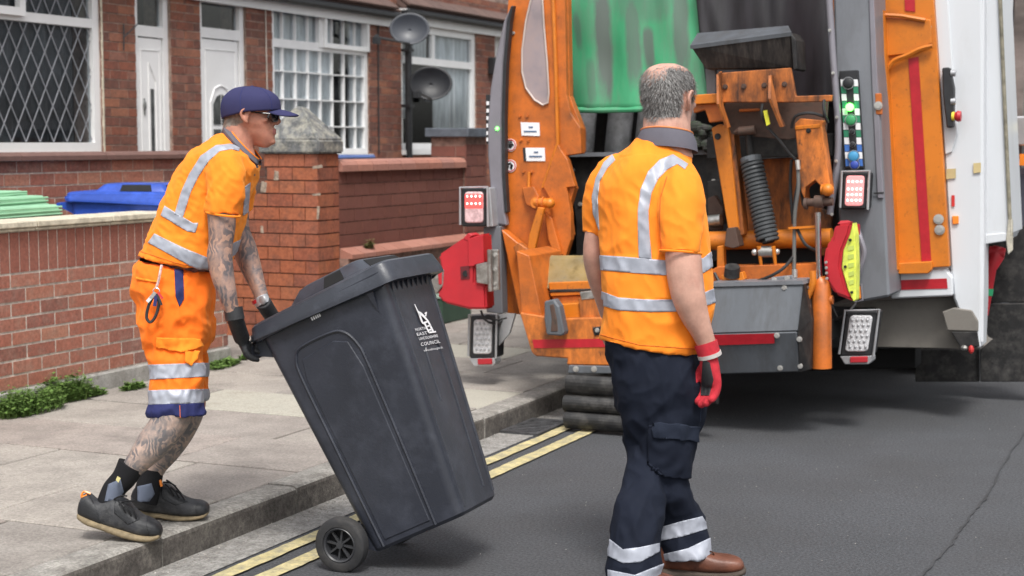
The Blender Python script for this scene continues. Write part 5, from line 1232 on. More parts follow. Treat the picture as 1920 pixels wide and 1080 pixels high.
simple('seal_strip', tube_vf([tp(1874, -30, .49), tp(1884, 200, .49), tp(1893, 400, .49), tp(1896, 442, .49)], mpx(3.5), 8), mat('seal', (.22, .20, .15), .8, var=.3, vscale=20), trk, smooth=True)
plate('strap_end', [(1890, 410), (1898, 412), (1898, 470), (1890, 478), (1886, 450)], .48, .04, mat('dirty_cream', (.45, .42, .35), .8, var=.2, vscale=30))
for x, y, w_ in ((1783, 326, 9), (1832, 315, 7)): plate('label', [(x - w_, y - 9), (x + w_, y - 10), (x + w_, y + 8), (x - w_, y + 10)], .33, .004, mat('label_tan', (.50, .40, .20), .6) if 'label_tan' not in bpy.data.materials else bpy.data.materials['label_tan'], bev=0)
plate('reflector', [(1785, 405), (1797, 405), (1797, 420), (1786, 421)], .325, .02, amber, bev=.003)
plate('red_label', [(1784, 366), (1790, 366), (1790, 387), (1784, 387)], .332, .004, red_ring, bev=0)
sw = plate('switch_box', [(1766, 127), (1780, 126), (1788, 165), (1787, 238), (1775, 240), (1768, 180)], .26, .07, black_pl, bev=.006)
for y, m_ in ((137, frame_s), (190, frame_s)): simple('switch', tube_vf([tp(1783, y, .27), tp(1792, y, .27)], mpx(6), 12), m_, sw, smooth=True)
simple('stop_collar', tube_vf([tp(1785, 218, .27), tp(1790, 218, .27)], mpx(8), 14), mat('stop_yellow', (.75, .6, .05), .5), sw)
simple('stop_button', tube_vf([tp(1788, 218, .27), tp(1796, 218, .27), tp(1802, 218, .27)], [mpx(5), mpx(10), mpx(9)], 14), red_m, sw, smooth=True)
# underside, pocket and guards
plate('tail_underside', [(1560, 570), (1670, 562), (1788, 557), (1802, 590), (1830, 650), (1840, 655), (1610, 650), (1570, 620)], .45, .5, under_m)
pk = plate('step_pocket', [(1766, 585), (1788, 577), (1822, 582), (1834, 602), (1834, 622), (1776, 620)], .325, .03, under_m, bev=.006)
plate('pocket_hole', [(1783, 622), (1832, 622), (1836, 650), (1800, 650)], .325, .04, dkm, pk)
simple('pocket_rag', merge([ball_vf(tp(1808, 652, .33), mpx(7), .02, mpx(5), 8, 6)]), steel, pk)
simple('pocket_rag', merge([ball_vf(tp(1821, 655, .33), mpx(5), .02, mpx(8), 8, 6)]), red_ring, pk)
st_ = simple('red_strut', tube_vf([tp(1872, 462, .75), tp(1868, 480, .75), tp(1857, 505, .75), tp(1844, 590, .75)], [mpx(10), mpx(15), mpx(11), mpx(9)], 14), red_m, trk, smooth=True)
simple('strut_band', tube_vf([tp(1851.5, 540, .75), tp(1849.5, 553, .75)], mpx(11.5), 14), mat('band_green', (.03, .35, .15), .5), st_, smooth=True)
simple('strut_head', merge([tube_vf([tp(1855, 470, .74), tp(1884, 474, .74)], mpx(9), 12), ball_vf(tp(1880, 470, .74), mpx(6), None, None, 8, 6)]), red_m, st_, smooth=True)
plate('white_corner', [(1844, 440), (1893, 436), (1886, 452), (1846, 458)], .49, .5, white_p)
plate('mud_guard', [(1838, 432), (1965, 420), (1965, 566), (1838, 568)], 1.25, .04, blk_rub)
plate('mud_guard', [(1838, 570), (1965, 568), (1965, 716), (1838, 716)], 1.20, .04, blk_rub)
plate('mud_guard', [(1716, 655), (1836, 655), (1836, 716), (1716, 716)], 1.25, .04, blk_rub)
plate('painted_under_shade', [(1330, 668), (1716, 652), (1716, 690), (1330, 700)], .9, .2, void)  # no real beam: near-black slab added as the shade under the tail
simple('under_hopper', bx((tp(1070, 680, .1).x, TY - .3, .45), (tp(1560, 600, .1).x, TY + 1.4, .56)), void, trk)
# truck side equipment seen past the rear corner
side = simple('side_wall', bx((-1.27, TY + 2.25, 1.25), (-1.20, TY + 7.0, 3.2)), mat('side_metal', (.22, .20, .19), .35, .4, var=.35, vscale=2.2, stretch=(1, .4, 2.4)), trk)
simple('side_rail', bx((-1.20, TY + 2.25, 1.98), (-1.17, TY + 7.0, 2.03)), frame_s, side)
ctl = simple('side_control_box', bx((-1.19, TY + 1.75, 1.50), (-1.06, TY + 2.3, 1.68)), frame_s, trk, bev=.01)
simple('side_lamp', ball_vf((-1.07, TY + 1.74, 1.62), .03, .02, .03), mat('lamp_yellow', (1, .8, .2), .3, emit=(1, .8, .15), estr=2.5), ctl, smooth=True)
simple('side_lamp', bx((-1.15, TY + 1.70, 1.38), (-1.07, TY + 1.76, 1.45)), amber, ctl)
simple('side_tank', bx((-1.22, TY + 1.9, .8), (-1.02, TY + 6.8, 1.36)), mat('tank_blue_grey', (.12, .13, .17), .35, .4), trk, bev=.04)
# =====================================================================
#                               PEOPLE
# =====================================================================
def cloth(name, c, **k): return mat(name, c, .85, var=.05, vscale=9, bump=.25, bscale=420, spec=.2, **k)
hv = cloth('hi_vis_orange', (1.0, .255, .022)); hv2 = cloth('hi_vis_shorts', (1.0, .18, .016))
for m in (hv, hv2):
    b = m.node_tree.nodes['Principled BSDF']; b.inputs['Sheen Weight'].default_value = .25; b.inputs['Sheen Tint'].default_value = (1, .7, .2, 1)
navy = cloth('navy_cloth', (.0085, .0115, .022)); navy_b = cloth('navy_hem', (.03, .035, .12)); cap_m = cloth('cap_blue', (.036, .036, .098))
collar_m = cloth('collar_grey', (.13, .125, .15)); sock_m = cloth('sock_black', (.012, .012, .014)); sock_g = cloth('sock_grey', (.12, .14, .19))
refl = mat('reflective_tape', (.36, .38, .44), .45, .1, var=.12, vscale=14, bump=.1, bscale=60)
skin = mat('skin', (.47, .215, .145), .5, var=.16, vscale=18, dirt=(.42, .16, .12), damt=.35, dscale=16, bump=.25, bscale=220)
skin2 = mat('skin_pale', (.56, .32, .245), .5, var=.12, vscale=18, dirt=(.45, .20, .15), damt=.4, dscale=14, bump=.25, bscale=220)
tattoo = mat('skin_tattooed', (.44, .26, .19), .5, var=.15, vscale=22, dirt=(.10, .11, .13), damt=.9, dscale=14, bump=.2, bscale=200)
tattoo_leg = mat('leg_tattooed', (.45, .32, .26), .5, var=.15, vscale=30, dirt=(.13, .13, .135), damt=1.4, dscale=22, bump=.2, bscale=200)
for m in (skin, skin2, tattoo, tattoo_leg):
    b = m.node_tree.nodes['Principled BSDF']; b.inputs['Subsurface Weight'].default_value = .02; b.inputs['Subsurface Radius'].default_value = (.01, .004, .002)
def ink(m, sc_, dist, lo, hi, colr, amt):
    """tattooed line work: distorted bands broken up by noise"""
    t = m.node_tree; L = t.links; b = t.nodes['Principled BSDF']; src = b.inputs['Base Color'].links[0].from_socket
    g = t.nodes.new('ShaderNodeNewGeometry'); w_ = t.nodes.new('ShaderNodeTexWave'); w_.inputs['Scale'].default_value = sc_; w_.inputs['Distortion'].default_value = dist; w_.inputs['Detail'].default_value = 2.5; w_.inputs['Detail Scale'].default_value = 1.1
    L.new(g.outputs['Position'], w_.inputs['Vector']); n = t.nodes.new('ShaderNodeTexNoise'); n.inputs['Scale'].default_value = 16; L.new(g.outputs['Position'], n.inputs['Vector'])
    r1 = ramp(t, w_.outputs['Fac'], [(lo, (0, 0, 0)), (hi, (1, 1, 1))]); r2 = ramp(t, n.outputs['Fac'], [(.38, (0, 0, 0)), (.55, (1, 1, 1))])
    mu = t.nodes.new('ShaderNodeMath'); mu.operation = 'MULTIPLY'; L.new(r1, mu.inputs[0]); L.new(r2, mu.inputs[1])
    m2 = t.nodes.new('ShaderNodeMath'); m2.operation = 'MULTIPLY'; L.new(mu.outputs[0], m2.inputs[0]); m2.inputs[1].default_value = amt
    x = t.nodes.new('ShaderNodeMix'); x.data_type = 'RGBA'; L.new(m2.outputs[0], x.inputs[0]); L.new(src, x.inputs[6]); x.inputs[7].default_value = (*colr, 1); L.new(x.outputs[2], b.inputs['Base Color'])
ink(tattoo, 17, 14, .38, .55, (.07, .075, .09), .75); ink(tattoo_leg, 18, 15, .36, .5, (.10, .10, .11), .85)
hair_m = mat('grey_hair', (.16, .15, .145), .6, var=.2, vscale=60, perobj=[(.06, .055, .05), (.26, .25, .24), (.55, .54, .53), (.16, .15, .145), (.38, .37, .36)])
hair_base = mat('hair_base', (.10, .09, .088), .8, var=.4, vscale=60, dirt=(.28, .27, .26), damt=.7, dscale=50)
shoe_m = mat('shoe_black', (.024, .025, .029), .6, var=.3, vscale=18, bump=.4, bscale=150, dirt=(.10, .10, .10), damt=.35, dscale=25)
sole_m = mat('sole_tan', (.22, .17, .10), .8, var=.25, vscale=30, bump=.3)
boot_m = mat('boot_brown', (.13, .045, .025), .45, var=.3, vscale=14, dirt=(.05, .02, .015), damt=.4, dscale=16, bump=.3, bscale=120)
lace_m = cloth('lace', (.02, .02, .022)); lace_b = cloth('lace_brown', (.06, .03, .02))
glove_k = mat('glove_black', (.02, .021, .024), .6, var=.2, vscale=30, bump=.6, bscale=260)
glove_r = mat('glove_red', (.52, .02, .035), .8, var=.12, vscale=30, bump=.9, bscale=420)
FH = HH
def ring(L, R, d, hd, n=28, p=2.4, dd=0):
    """cross-section whose silhouette touches pixels L and R at depth d; hd = half depth in metres"""
    a0, a1 = PD(*L, d), PD(*R, d); c = (a0 + a1) / 2; a = (a1 - a0) / 2; b = FH * hd + ZZ * dd
    out = []
    for i in range(n):
        t = 2 * math.pi * i / n; ct, st_ = math.cos(t), math.sin(t)
        out.append(c + a * math.copysign(abs(ct) ** (2 / p), ct) + b * math.copysign(abs(st_) ** (2 / p), st_))
    return out
def dense(rings, k=4):
    out = []
    for i in range(len(rings) - 1):
        for j in range(k):
            t = j / k; r0, r1, r2, r3 = rings[max(i - 1, 0)], rings[i], rings[i + 1], rings[min(i + 2, len(rings) - 1)]
            out.append([.5 * ((2 * b) + (c - a) * t + (2 * a - 5 * b + 4 * c - d) * t * t + (3 * b - a - 3 * c + d) * t ** 3) for a, b, c, d in zip(r0, r1, r2, r3)])
    out.append(rings[-1]); return out
def body_loft(rs, k=4, n=28, p=2.4):
    return loft_vf(dense([ring(L, R, d, hd, n, p) for (L, R, d, hd) in rs], k))
def limb_px(pts, k=5, n=20, ratio=1.0):
    """pts: (px, py, halfwidth_px, depth[, ratio]) along the middle of a limb"""
    P = [PD(q[0], q[1], q[3]) for q in pts]; rs = []
    for i, q in enumerate(pts):
        d = (P[min(i + 1, len(P) - 1)] - P[max(i - 1, 0)]).normalized()
        u = d.cross(FF).normalized(); v_ = d.cross(u).normalized(); r = q[2] / FPX * q[3]; rt = q[4] if len(q) > 4 else ratio
        rs.append([P[i] + u * r * math.cos(a) + v_ * r * rt * math.sin(a) for a in [6.2832 * j / n for j in range(n)]])
    return loft_vf(dense(rs, k))
def fuse(name, parts, m, parent, vox=.008, smooth_it=2, factor=.5, dec=None):
    o = simple(name, merge(parts), m, parent)
    r = o.modifiers.new('r', 'REMESH'); r.mode = 'VOXEL'; r.voxel_size = vox; r.use_smooth_shade = True
    if smooth_it: s = o.modifiers.new('s', 'SMOOTH'); s.iterations = smooth_it; s.factor = factor
    if dec: d_ = o.modifiers.new('d', 'DECIMATE'); d_.ratio = dec
    dg = bpy.context.evaluated_depsgraph_get(); me = bpy.data.meshes.new_from_object(o.evaluated_get(dg))
    me.name = name; o.modifiers.clear(); o.data = me
    if not me.materials: me.materials.append(m)
    me.polygons.foreach_set('use_smooth', [True] * len(me.polygons))
    return o
def fold(o, layers):
    """cloth folds: displace along normals with ridged stretched noise; layers = (amp, (sx,sy,sz) in image right/depth/up axes, tilt, seed, mask)"""
    me = o.data; off = wloc(o); ns = [v.normal.copy() for v in me.vertices]
    for i, v in enumerate(me.vertices):
        p = v.co + off; q = p - CAM; a, b, c = q.dot(RR), q.dot(HH), q.z; dsp = 0
        for (amp, sc_, tilt, seed, mask) in layers:
            w_ = mask(a, b, c, p) if mask else 1
            if w_ <= 0: continue
            a2 = a * math.cos(tilt) + c * math.sin(tilt); c2 = -a * math.sin(tilt) + c * math.cos(tilt)
            n_ = noise.noise(V((a2 * sc_[0] + seed, b * sc_[1], c2 * sc_[2])))
            dsp += amp * w_ * (.42 - 2.2 * abs(n_))
        v.co += ns[i] * dsp
    me.update()
def unpx(p):
    q = p - CAM; d = q.dot(FF); return 960 + FPX * q.dot(RR) / d, 540 - FPX * q.dot(UU) / d
def band(name, src, quads, m, parent, off_=.0025, th_=.003, facing=None):
    """cut a strip out of the garment along planes through the given image quads, lift it off the cloth and give it thickness"""
    wl_ = wloc(src); allb = bmesh.new()
    for q in quads:
        bm = bmesh.new(); bm.from_mesh(src.data)
        bmesh.ops.translate(bm, verts=bm.verts, vec=wl_)
        if facing is not None:
            bm.normal_update()
            dl = [f for f in bm.faces if f.normal.dot(FF) * facing < -.12]; bmesh.ops.delete(bm, geom=dl, context='FACES')
        cx_ = sum(p[0] for p in q) / len(q); cy_ = sum(p[1] for p in q) / len(q); rc = ray(cx_, cy_)
        for i in range(len(q)):
            r0, r1 = ray(*q[i]), ray(*q[(i + 1) % len(q)]); n_ = r0.cross(r1).normalized()
            if n_.dot(rc) > 0: n_ = -n_
            bmesh.ops.bisect_plane(bm, geom=list(bm.verts) + list(bm.edges) + list(bm.faces), dist=1e-6, plane_co=CAM, plane_no=n_, clear_outer=True)
        bm.normal_update()
        tmp = bpy.data.meshes.new('x'); bm.to_mesh(tmp); bm.free(); allb.from_mesh(tmp); bpy.data.meshes.remove(tmp)
    bmesh.ops.remove_doubles(allb, verts=allb.verts, dist=.0004); allb.normal_update()
    for v in allb.verts: v.co += v.normal * off_
    if not len(allb.verts): allb.free(); return None
    # every connected strip becomes an object of its own; slivers are dropped
    seen, isl = set(), []
    for f in allb.faces:
        if f.index in seen and f in seen: continue
        if f in seen: continue
        st_, cur = [f], []; seen.add(f)
        while st_:
            g = st_.pop(); cur.append(g)
            for e in g.edges:
                for h in e.link_faces:
                    if h not in seen: seen.add(h); st_.append(h)
        isl.append(cur)
    tot = sum(f.calc_area() for f in allb.faces); first = None
    for cur in sorted(isl, key=lambda c: -sum(f.calc_area() for f in c)):
        if first is not None and sum(f.calc_area() for f in cur) < .10 * tot: break
        vm = {}; vs_, fs_ = [], []
        for f in cur:
            for v in f.verts:
                if v not in vm: vm[v] = len(vs_); vs_.append(v.co.copy())
            fs_.append(tuple(vm[v] for v in f.verts))
        c = sum(vs_, V()) / len(vs_); me = bpy.data.meshes.new(name); me.from_pydata([v - c for v in vs_], [], fs_); me.materials.append(m)
        me.polygons.foreach_set('use_smooth', [True] * len(me.polygons))
        o = bpy.data.objects.new(name, me); col.objects.link(o); o.parent = parent; o.location = c - wloc(parent)
        s = o.modifiers.new('s', 'SOLIDIFY'); s.thickness = th_; s.offset = -1
        first = first or o
    allb.free(); return first
def chain(pts_top, pts_bot):
    return [[pts_top[i], pts_top[i + 1], pts_bot[i + 1], pts_bot[i]] for i in range(len(pts_top) - 1)]
# ---- heads
def head_parts(M, sx=1, sy=1, sz=1, big_ear=1):
    """M maps head frame (x forward, y left, z up, origin under the chin) to the world"""
    prof = [(-.012, .038, .066, .014), (0, .008, .082, .023), (.02, -.030, .093, .034), (.04, -.052, .091, .045), (.055, -.066, .088, .051), (.068, -.072, .088, .055), (.085, -.078, .086, .064), (.105, -.086, .085, .068), (.118, -.09, .082, .070), (.13, -.094, .085, .072), (.145, -.097, .092, .0735), (.165, -.099, .091, .075), (.185, -.097, .084, .073), (.205, -.088, .068, .065), (.222, -.068, .045, .048), (.232, -.035, .012, .024)]
    rs = []
    for z, xb, xf, hw in prof:
        c = (xb + xf) / 2; a = (xf - xb) / 2; rg = []
        for i in range(28):
            t = 6.2832 * i / 28; ct, st_ = math.cos(t), math.sin(t); p = 2.25
            x = c + a * math.copysign(abs(ct) ** (2 / p), ct); y = hw * math.copysign(abs(st_) ** (2 / p), st_)
            if ct > .3: y *= 1 - .10 * (ct - .3)
            rg.append(M @ V((x * sx, y * sy, z * sz)))
        rs.append(rg)
    T = lambda vf: ([M @ V((v.x * sx, v.y * sy, v.z * sz)) for v in vf[0]], vf[1])
    parts = [loft_vf(dense(rs, 2))]
    # nose, brow, lips, chin
    parts.append(T(tube_vf([V((.084, 0, .135)), V((.099, 0, .114)), V((.107, 0, .098)), V((.097, 0, .086))], [.007, .009, .0105, .007], 12)))
    for s_ in (-1, 1):
        parts.append(T(ball_vf(V((.093, .011 * s_, .090)), .010, .007, .007, 10, 7)))
        parts.append(T(tube_vf([V((.086, .012 * s_, .143)), V((.086, .032 * s_, .147)), V((.072, .05 * s_, .140))], [.007, .008, .006], 8)))
        parts.append(T(ball_vf(V((.060, .048 * s_, .102)), .016, .010, .010, 10, 7)))
        # ear
        y = .074 * s_
        E_ = [V((-.002, y, .084)), V((-.014, y + .012 * s_, .098)), V((-.024, y + .018 * s_, .122)), V((-.014, y + .018 * s_, .142)), V((.004, y + .012 * s_, .143)), V((.011, y + .003 * s_, .125))]
        parts.append(T(tube_vf(smooth_path([E_[i] for i in range(6)], 4), .0058, 8)))
        parts.append(T(ball_vf(V((-.005, y + .006 * s_, .115)), .012, .006, .024, 10, 7)))
        parts.append(T(ball_vf(V((-.003, y + .006 * s_, .091)), .007, .006, .009, 8, 6)))
    parts.append(T(tube_vf([V((.082, -.024, .060)), V((.0915, -.008, .063)), V((.0915, .008, .063)), V((.082, .024, .060))], [.003, .006, .006, .003], 8)))
    parts.append(T(tube_vf([V((.082, -.022, .050)), V((.091, -.008, .050)), V((.091, .008, .050)), V((.082, .022, .050))], [.003, .0065, .0065, .003], 8)))
    parts.append(T(ball_vf(V((.080, 0, .014)), .017, .02, .014, 10, 7)))
    return parts
def hand_parts(Wp, fwd, palm_n, side, curl=.6, s=1.0, thick=1.0, thumb_curl=.5):
    """Wp wrist, fwd towards the fingers, palm_n out of the palm, side = towards the thumb; four curled fingers and a thumb"""
    fwd = V(fwd).normalized(); palm_n = (V(palm_n) - fwd * V(palm_n).dot(fwd)).normalized(); side = (V(side) - fwd * V(side).dot(fwd) - palm_n * V(side).dot(palm_n)).normalized()
    parts = []
    rs = []
    for t, hw, ht in ((-.02, .027, .020), (.0, .029, .019), (.03, .037, .018), (.06, .042, .016), (.088, .041, .014), (.098, .034, .010)):
        c = Wp + fwd * t * s; rs.append([c + side * hw * s * math.cos(a) + palm_n * ht * s * thick * math.sin(a) for a in [6.2832 * j / 16 for j in range(16)]])
    parts.append(loft_vf(rs))
    for k, (o_, L_, r_) in enumerate(((.030, .072, .0098), (.010, .080, .0103), (-.010, .074, .0098), (-.029, .058, .0088))):
        p = Wp + fwd * .086 * s + side * o_ * s; ang = .25 * curl; d = fwd; P = [p - fwd * .02 * s, p]
        for seg, fr_ in enumerate((.45, .30, .25)):
            ang += curl * (1.0 if seg == 0 else 1.15)
            d = fwd * math.cos(ang) + palm_n * math.sin(ang); p = p + d * L_ * fr_ * s; P.append(p)
        parts.append(tube_vf(smooth_path(P, 3), [r_ * s * thick * (1 - .18 * i / (3 * (len(P) - 1))) for i in range(3 * (len(P) - 1) + 1)], 10))
        parts.append(ball_vf(P[-1], r_ * s * .82 * thick, None, None, 10, 6))
    p = Wp + fwd * .022 * s + side * .026 * s; P = [p - side * .01 * s, p + side * .018 * s + fwd * .014 * s, p + side * .030 * s + fwd * .042 * s + palm_n * .012 * s * thumb_curl * 2, p + side * .026 * s + fwd * .066 * s + palm_n * .03 * s * thumb_curl * 2]
    parts.append(tube_vf(smooth_path(P, 3), [.014 * s, .0135 * s, .013 * s, .0125 * s, .012 * s, .0115 * s, .011 * s, .0105 * s, .0095 * s, .009 * s][:10], 10)); parts.append(ball_vf(P[-1], .009 * s, None, None, 8, 6))
    return parts
def foot_rings(secs, d, tilt=None):
    """secs: (x, ytop, ybottom, half width m)"""
    rs = []
    for q in secs:
        (x, yt, yb_, hw) = q[:4]; dd = q[4] if len(q) > 4 else 0
        a, b = PD(x, yt, d + dd), PD(x, yb_, d + dd); c = (a + b) / 2; h_ = (a - b) / 2; rg = []
        for i in range(20):
            t = 6.2832 * i / 20; ct, st_ = math.cos(t), math.sin(t); p = 2.7
            rg.append(c + h_ * math.copysign(abs(ct) ** (2 / p), ct) + FH * hw * math.copysign(abs(st_) ** (2 / p), st_))
        rs.append(rg)
    return rs
def shoe(nm, upper, sole, d, m, ms, parent, laces=None, lm_=None):
    u = fuse(nm, [loft_vf(dense(foot_rings(upper, d), 3))], m, parent, .005, 2)
    so = fuse('sole', [loft_vf(dense(foot_rings(sole, d), 3))], ms, u, .0045, 1)
    if laces:
        pr = []
        for (x0_, y0_, x1_, y1_, dd) in laces: pr.append(tube_vf(smooth_path([PD(x0_, y0_, d - dd), PD((x0_ + x1_) / 2, (y0_ + y1_) / 2 - 3, d - dd - .01), PD(x1_, y1_, d - dd)], 4), .0032, 6))
        for p_ in pr: simple('lace', p_, lm_, u, smooth=True)
    return u
def body_mats(o, extra, test):
    for m in extra: o.data.materials.append(m)
    off_ = wloc(o); idx = []
    for f in o.data.polygons: idx.append(test(f.center + off_))
    o.data.polygons.foreach_set('material_index', idx)
# ---------------------------------------------------------------- man pushing the bin
D = 5.85
pA = empty('person', PZ(300, 985, PZH), 'man in navy cap and orange hi-vis shorts leaning to push the grey wheelie bin', 'person', 'refuse collectors')
hp = -3
fwdA = (RR * math.cos(rad(hp)) + ZZ * math.sin(rad(hp))).normalized(); fwdA = (fwdA - FH * .06).normalized(); upA = (ZZ - fwdA * ZZ.dot(fwdA)).normalized(); leftA = upA.cross(fwdA)
HA = basis(PD(471, 270, D) , fwdA, leftA, upA)
SXA, SYA, SZA = .93, .93, .88
DN = D - .21; DFa = D + .20
armN = limb_px([(424, 330, 26, DN + .02), (414, 372, 27, DN), (416, 420, 26, DN), (414, 455, 23, DN), (412, 480, 24, DN), (417, 515, 22, DN), (426, 550, 18, DN), (434, 578, 14, DN + .01), (440, 596, 13, DN + .02)])
armF = limb_px([(452, 340, 22, DFa - .05), (446, 390, 22, DFa), (447, 430, 21, DFa), (458, 465, 23, DFa), (470, 500, 20, DFa - .02), (483, 535, 15, DFa - .05), (492, 560, 13, DFa - .07), (497, 575, 12, DFa - .08)])
legN = limb_px([(330, 560, 40, D - .04), (332, 680, 36, D - .09), (330, 760, 36, D - .12), (312, 800, 34, D - .13), (285, 835, 31, D - .14), (262, 862, 24, D - .15), (243, 886, 19, D - .15), (228, 912, 15, D - .15)])
legF = limb_px([(345, 560, 40, D + .06), (350, 680, 36, D + .12), (350, 760, 35, D + .12), (334, 805, 32, D + .11), (312, 845, 26, D + .10), (294, 875, 19, D + .10), (284, 900, 16, D + .10), (280, 920, 14, D + .10)])
neckA = limb_px([(445, 302, 36, D), (444, 276, 33, D), (448, 250, 32, D, 1.0), (452, 215, 29, D)])
torsoA = body_loft([((290, 500), (395, 520), D, .11), ((300, 430), (430, 470), D, .14), ((335, 330), (460, 375), D, .15), ((370, 285), (468, 330), D, .15), ((415, 262), (465, 295), D, .09)])
invA = HA.inverted()
bodyA = fuse('body', head_parts(HA, SXA, SYA, SZA) + [armN, armF, legN, legF, neckA, torsoA], skin, pA, .0045, 1)
def testA(p):
    x, y = unpx(p)
    if y > 770: return 2
    q = invA @ p; q = V((q.x / SXA, q.y / SYA, q.z / SZA))
    if q.length < .3 and -.11 < q.x < .0 and .058 + (q.x + .11) * .3 + noise.noise(p * 90) * .008 < q.z < .15 and not (abs(q.y) > .07 and q.x > -.04): return 3
    if q.x > .088 and abs(q.y) < .024 and .046 < q.z < .067: return 4
    if x < 520 and y > 395 and y < 610:
        q = noise.noise(p * 7)
        return 1
    return 0
body_mats(bodyA, [tattoo, tattoo_leg, mat('stubble', (.27, .19, .15), .85, var=.35, vscale=70, dirt=(.30, .28, .25), damt=.6, dscale=40, bump=.7, bscale=500), mat('lips', (.36, .13, .11), .5)], testA)
# eyes and glasses
MA = lambda x, y, z: HA @ V((x * SXA, y * SYA, z * SZA))
eye_w = mat('eye', (.7, .68, .66), .3); lens_k = mat('dark_lens', (.012, .012, .014), .12)
for s_ in (-1, 1): simple('eye', ball_vf(MA(.078, .030 * s_, .123), .011), eye_w, bodyA, smooth=True)
gk = simple('sunglasses', merge([prism_vf([MA(.100, s_ * .006, .130), MA(.101, s_ * .03, .132), MA(.082, s_ * .066, .130), MA(.074, s_ * .070, .112), MA(.090, s_ * .052, .095), MA(.103, s_ * .015, .100)], leftA * .0 + fwdA * .004) for s_ in (-1, 1)] + [tube_vf([MA(.101, -.01, .13), MA(.101, .01, .13)], .002, 6)] + [tube_vf([MA(.084, s_ * .066, .128), MA(.03, s_ * .078, .131), MA(-.01, s_ * .082, .132)], .0030, 6) for s_ in (-1, 1)]), lens_k, pA)
tag(gk, 'black'); del gk['label']
# short stubble hair behind the ear
_unused = 0 and simple('hair', loft_vf([[MA(-.035 - .068 * math.cos(t), .078 * math.sin(t) * (1.0), z) for t in [-1.25 + 2.5 * i / 16 for i in range(17)]] for z in (.075, .09, .105, .12, .14)], cap=False), mat('stubble', (.26, .22, .19), .9, var=.3, vscale=80, bump=.6, bscale=500), pA, smooth=True)
# cap
def capring(z, grow, cx_=-.004, sxx=.108, syy=.088, flat=1.0):
    return [MA(cx_ + (sxx + grow) * math.cos(t), (syy + grow) * math.sin(t), z - .020 * flat * (-math.cos(t)) * 1.0 + .0) for t in [6.2832 * i / 40 for i in range(40)]]
cr = []
for k, (dz, g) in enumerate(((.132, .004), (.150, .006), (.17, .005), (.19, -.001), (.205, -.013), (.219, -.032), (.229, -.058), (.234, -.096))):
    q = max(.05, 1 - k / 7)
    cr.append([MA(-.004 - .0026 * k + (.108 + g) * math.cos(t), (.088 + g * .85) * math.sin(t), dz + (.014 * math.cos(t) - (.020 if math.cos(t) < 0 else 0) * abs(math.cos(t))) * q) for t in [6.2832 * i / 40 for i in range(40)]])
capA = simple('cap', loft_vf(dense(cr, 2), cap=False), cap_m, pA, smooth=True); s = capA.modifiers.new('s', 'SOLIDIFY'); s.thickness = .003; s.offset = 1
vs, fs = [], []; nU, nV = 16, 8
for j in range(nV + 1):
    for i in range(nU + 1):
        u = -1 + 2 * i / nU; v_ = j / nV
        ang = u * .86; r0x = .104 * math.cos(ang); r0y = .088 * math.sin(ang)
        ext = .080 * (1 - abs(u) ** 3)
        vs.append(MA(r0x + ext * v_, r0y * (1 - .06 * v_), .150 - .016 * (u * u) - (.012 * v_ * v_ + .008 * v_ + .020 * u * u * v_) * (1 - abs(u) ** 3)))
for j in range(nV):
    for i in range(nU): a = j * (nU + 1) + i; fs.append((a, a + 1, a + nU + 2, a + nU + 1))
br = mk('peak', vs, fs, cap_m, capA, smooth=True); s = br.modifiers.new('s', 'SOLIDIFY'); s.thickness = .004
simple('cap_button', ball_vf(MA(-.004, 0, .235), .006), cap_m, capA, smooth=True)
for k in range(6):
    t = 6.2832 * (k + .0) / 6 + .5
    simple('cap_seam', tube_vf(smooth_path([cr[j][int(t / 6.2832 * 40) % 40] + (cr[j][int(t / 6.2832 * 40) % 40] - MA(-.004, 0, .13)).normalized() * .003 for j in range(8)], 2), .0012, 5), navy_b, capA)
simple('cap_strap', tube_vf([MA(-.106, -.03, .128), MA(-.112, 0, .124), MA(-.106, .03, .128)], .006, 6), navy, capA)
# polo shirt
shirtA = fuse('polo_shirt', [
    body_loft([((262, 478), (431, 505), D, .175), ((272, 462), (436, 482), D, .18), ((288, 420), (449, 448), D, .185), ((306, 375), (461, 412), D, .19), ((326, 335), (469, 380), D, .195), ((348, 300), (478, 345), D, .205), ((375, 272), (484, 318), D, .205), ((400, 256), (478, 298), D, .16), ((418, 249), (470, 288), D, .10), ((425, 248), (466, 284), D, .07)]),
    limb_px([(420, 300, 34, DN + .07), (423, 325, 39, DN + .02), (422, 360, 37, DN), (418, 392, 34, DN), (417, 403, 32, DN)]),
    limb_px([(448, 305, 28, DFa - .08), (450, 340, 30, DFa - .04), (447, 392, 28, DFa)])], hv, pA, .0065, 2)
def inb(y0_, y1_): return lambda a, b, c, p: 1 if y0_ < unpx(p)[1] < y1_ else 0
fold(shirtA, [(.007, (9, 6, 4), .5, 3.3, None), (.0045, (20, 9, 9), -.6, 8.1, None), (.003, (40, 20, 18), .9, 2.1, None)])
wl2 = wloc(shirtA)
band('reflective_band', shirtA, chain([(278, 455), (318, 477), (356, 498), (390, 512), (436, 478)][:4], [(290, 438), (330, 458), (350, 467), (392, 484)]), refl, shirtA)
band('reflective_band', shirtA, chain([(302, 404), (330, 421), (352, 434), (366, 436)], [(309, 386), (338, 404), (362, 418), (372, 418)]), refl, shirtA)
band('reflective_band', shirtA, [[(424, 462), (470, 440), (474, 456), (430, 484)]], refl, shirtA)
band('shoulder_strip', shirtA, chain([(327, 402), (340, 360), (356, 325), (377, 292), (405, 273), (432, 270), (450, 276)], [(343, 408), (358, 360), (373, 330), (392, 302), (412, 284), (434, 280), (448, 284)]), refl, shirtA, facing=-1)
band('chest_strip', shirtA, [[(459, 350), (469, 342), (465, 398), (455, 404)]], refl, shirtA, facing=-1)
for o_ in (): pass
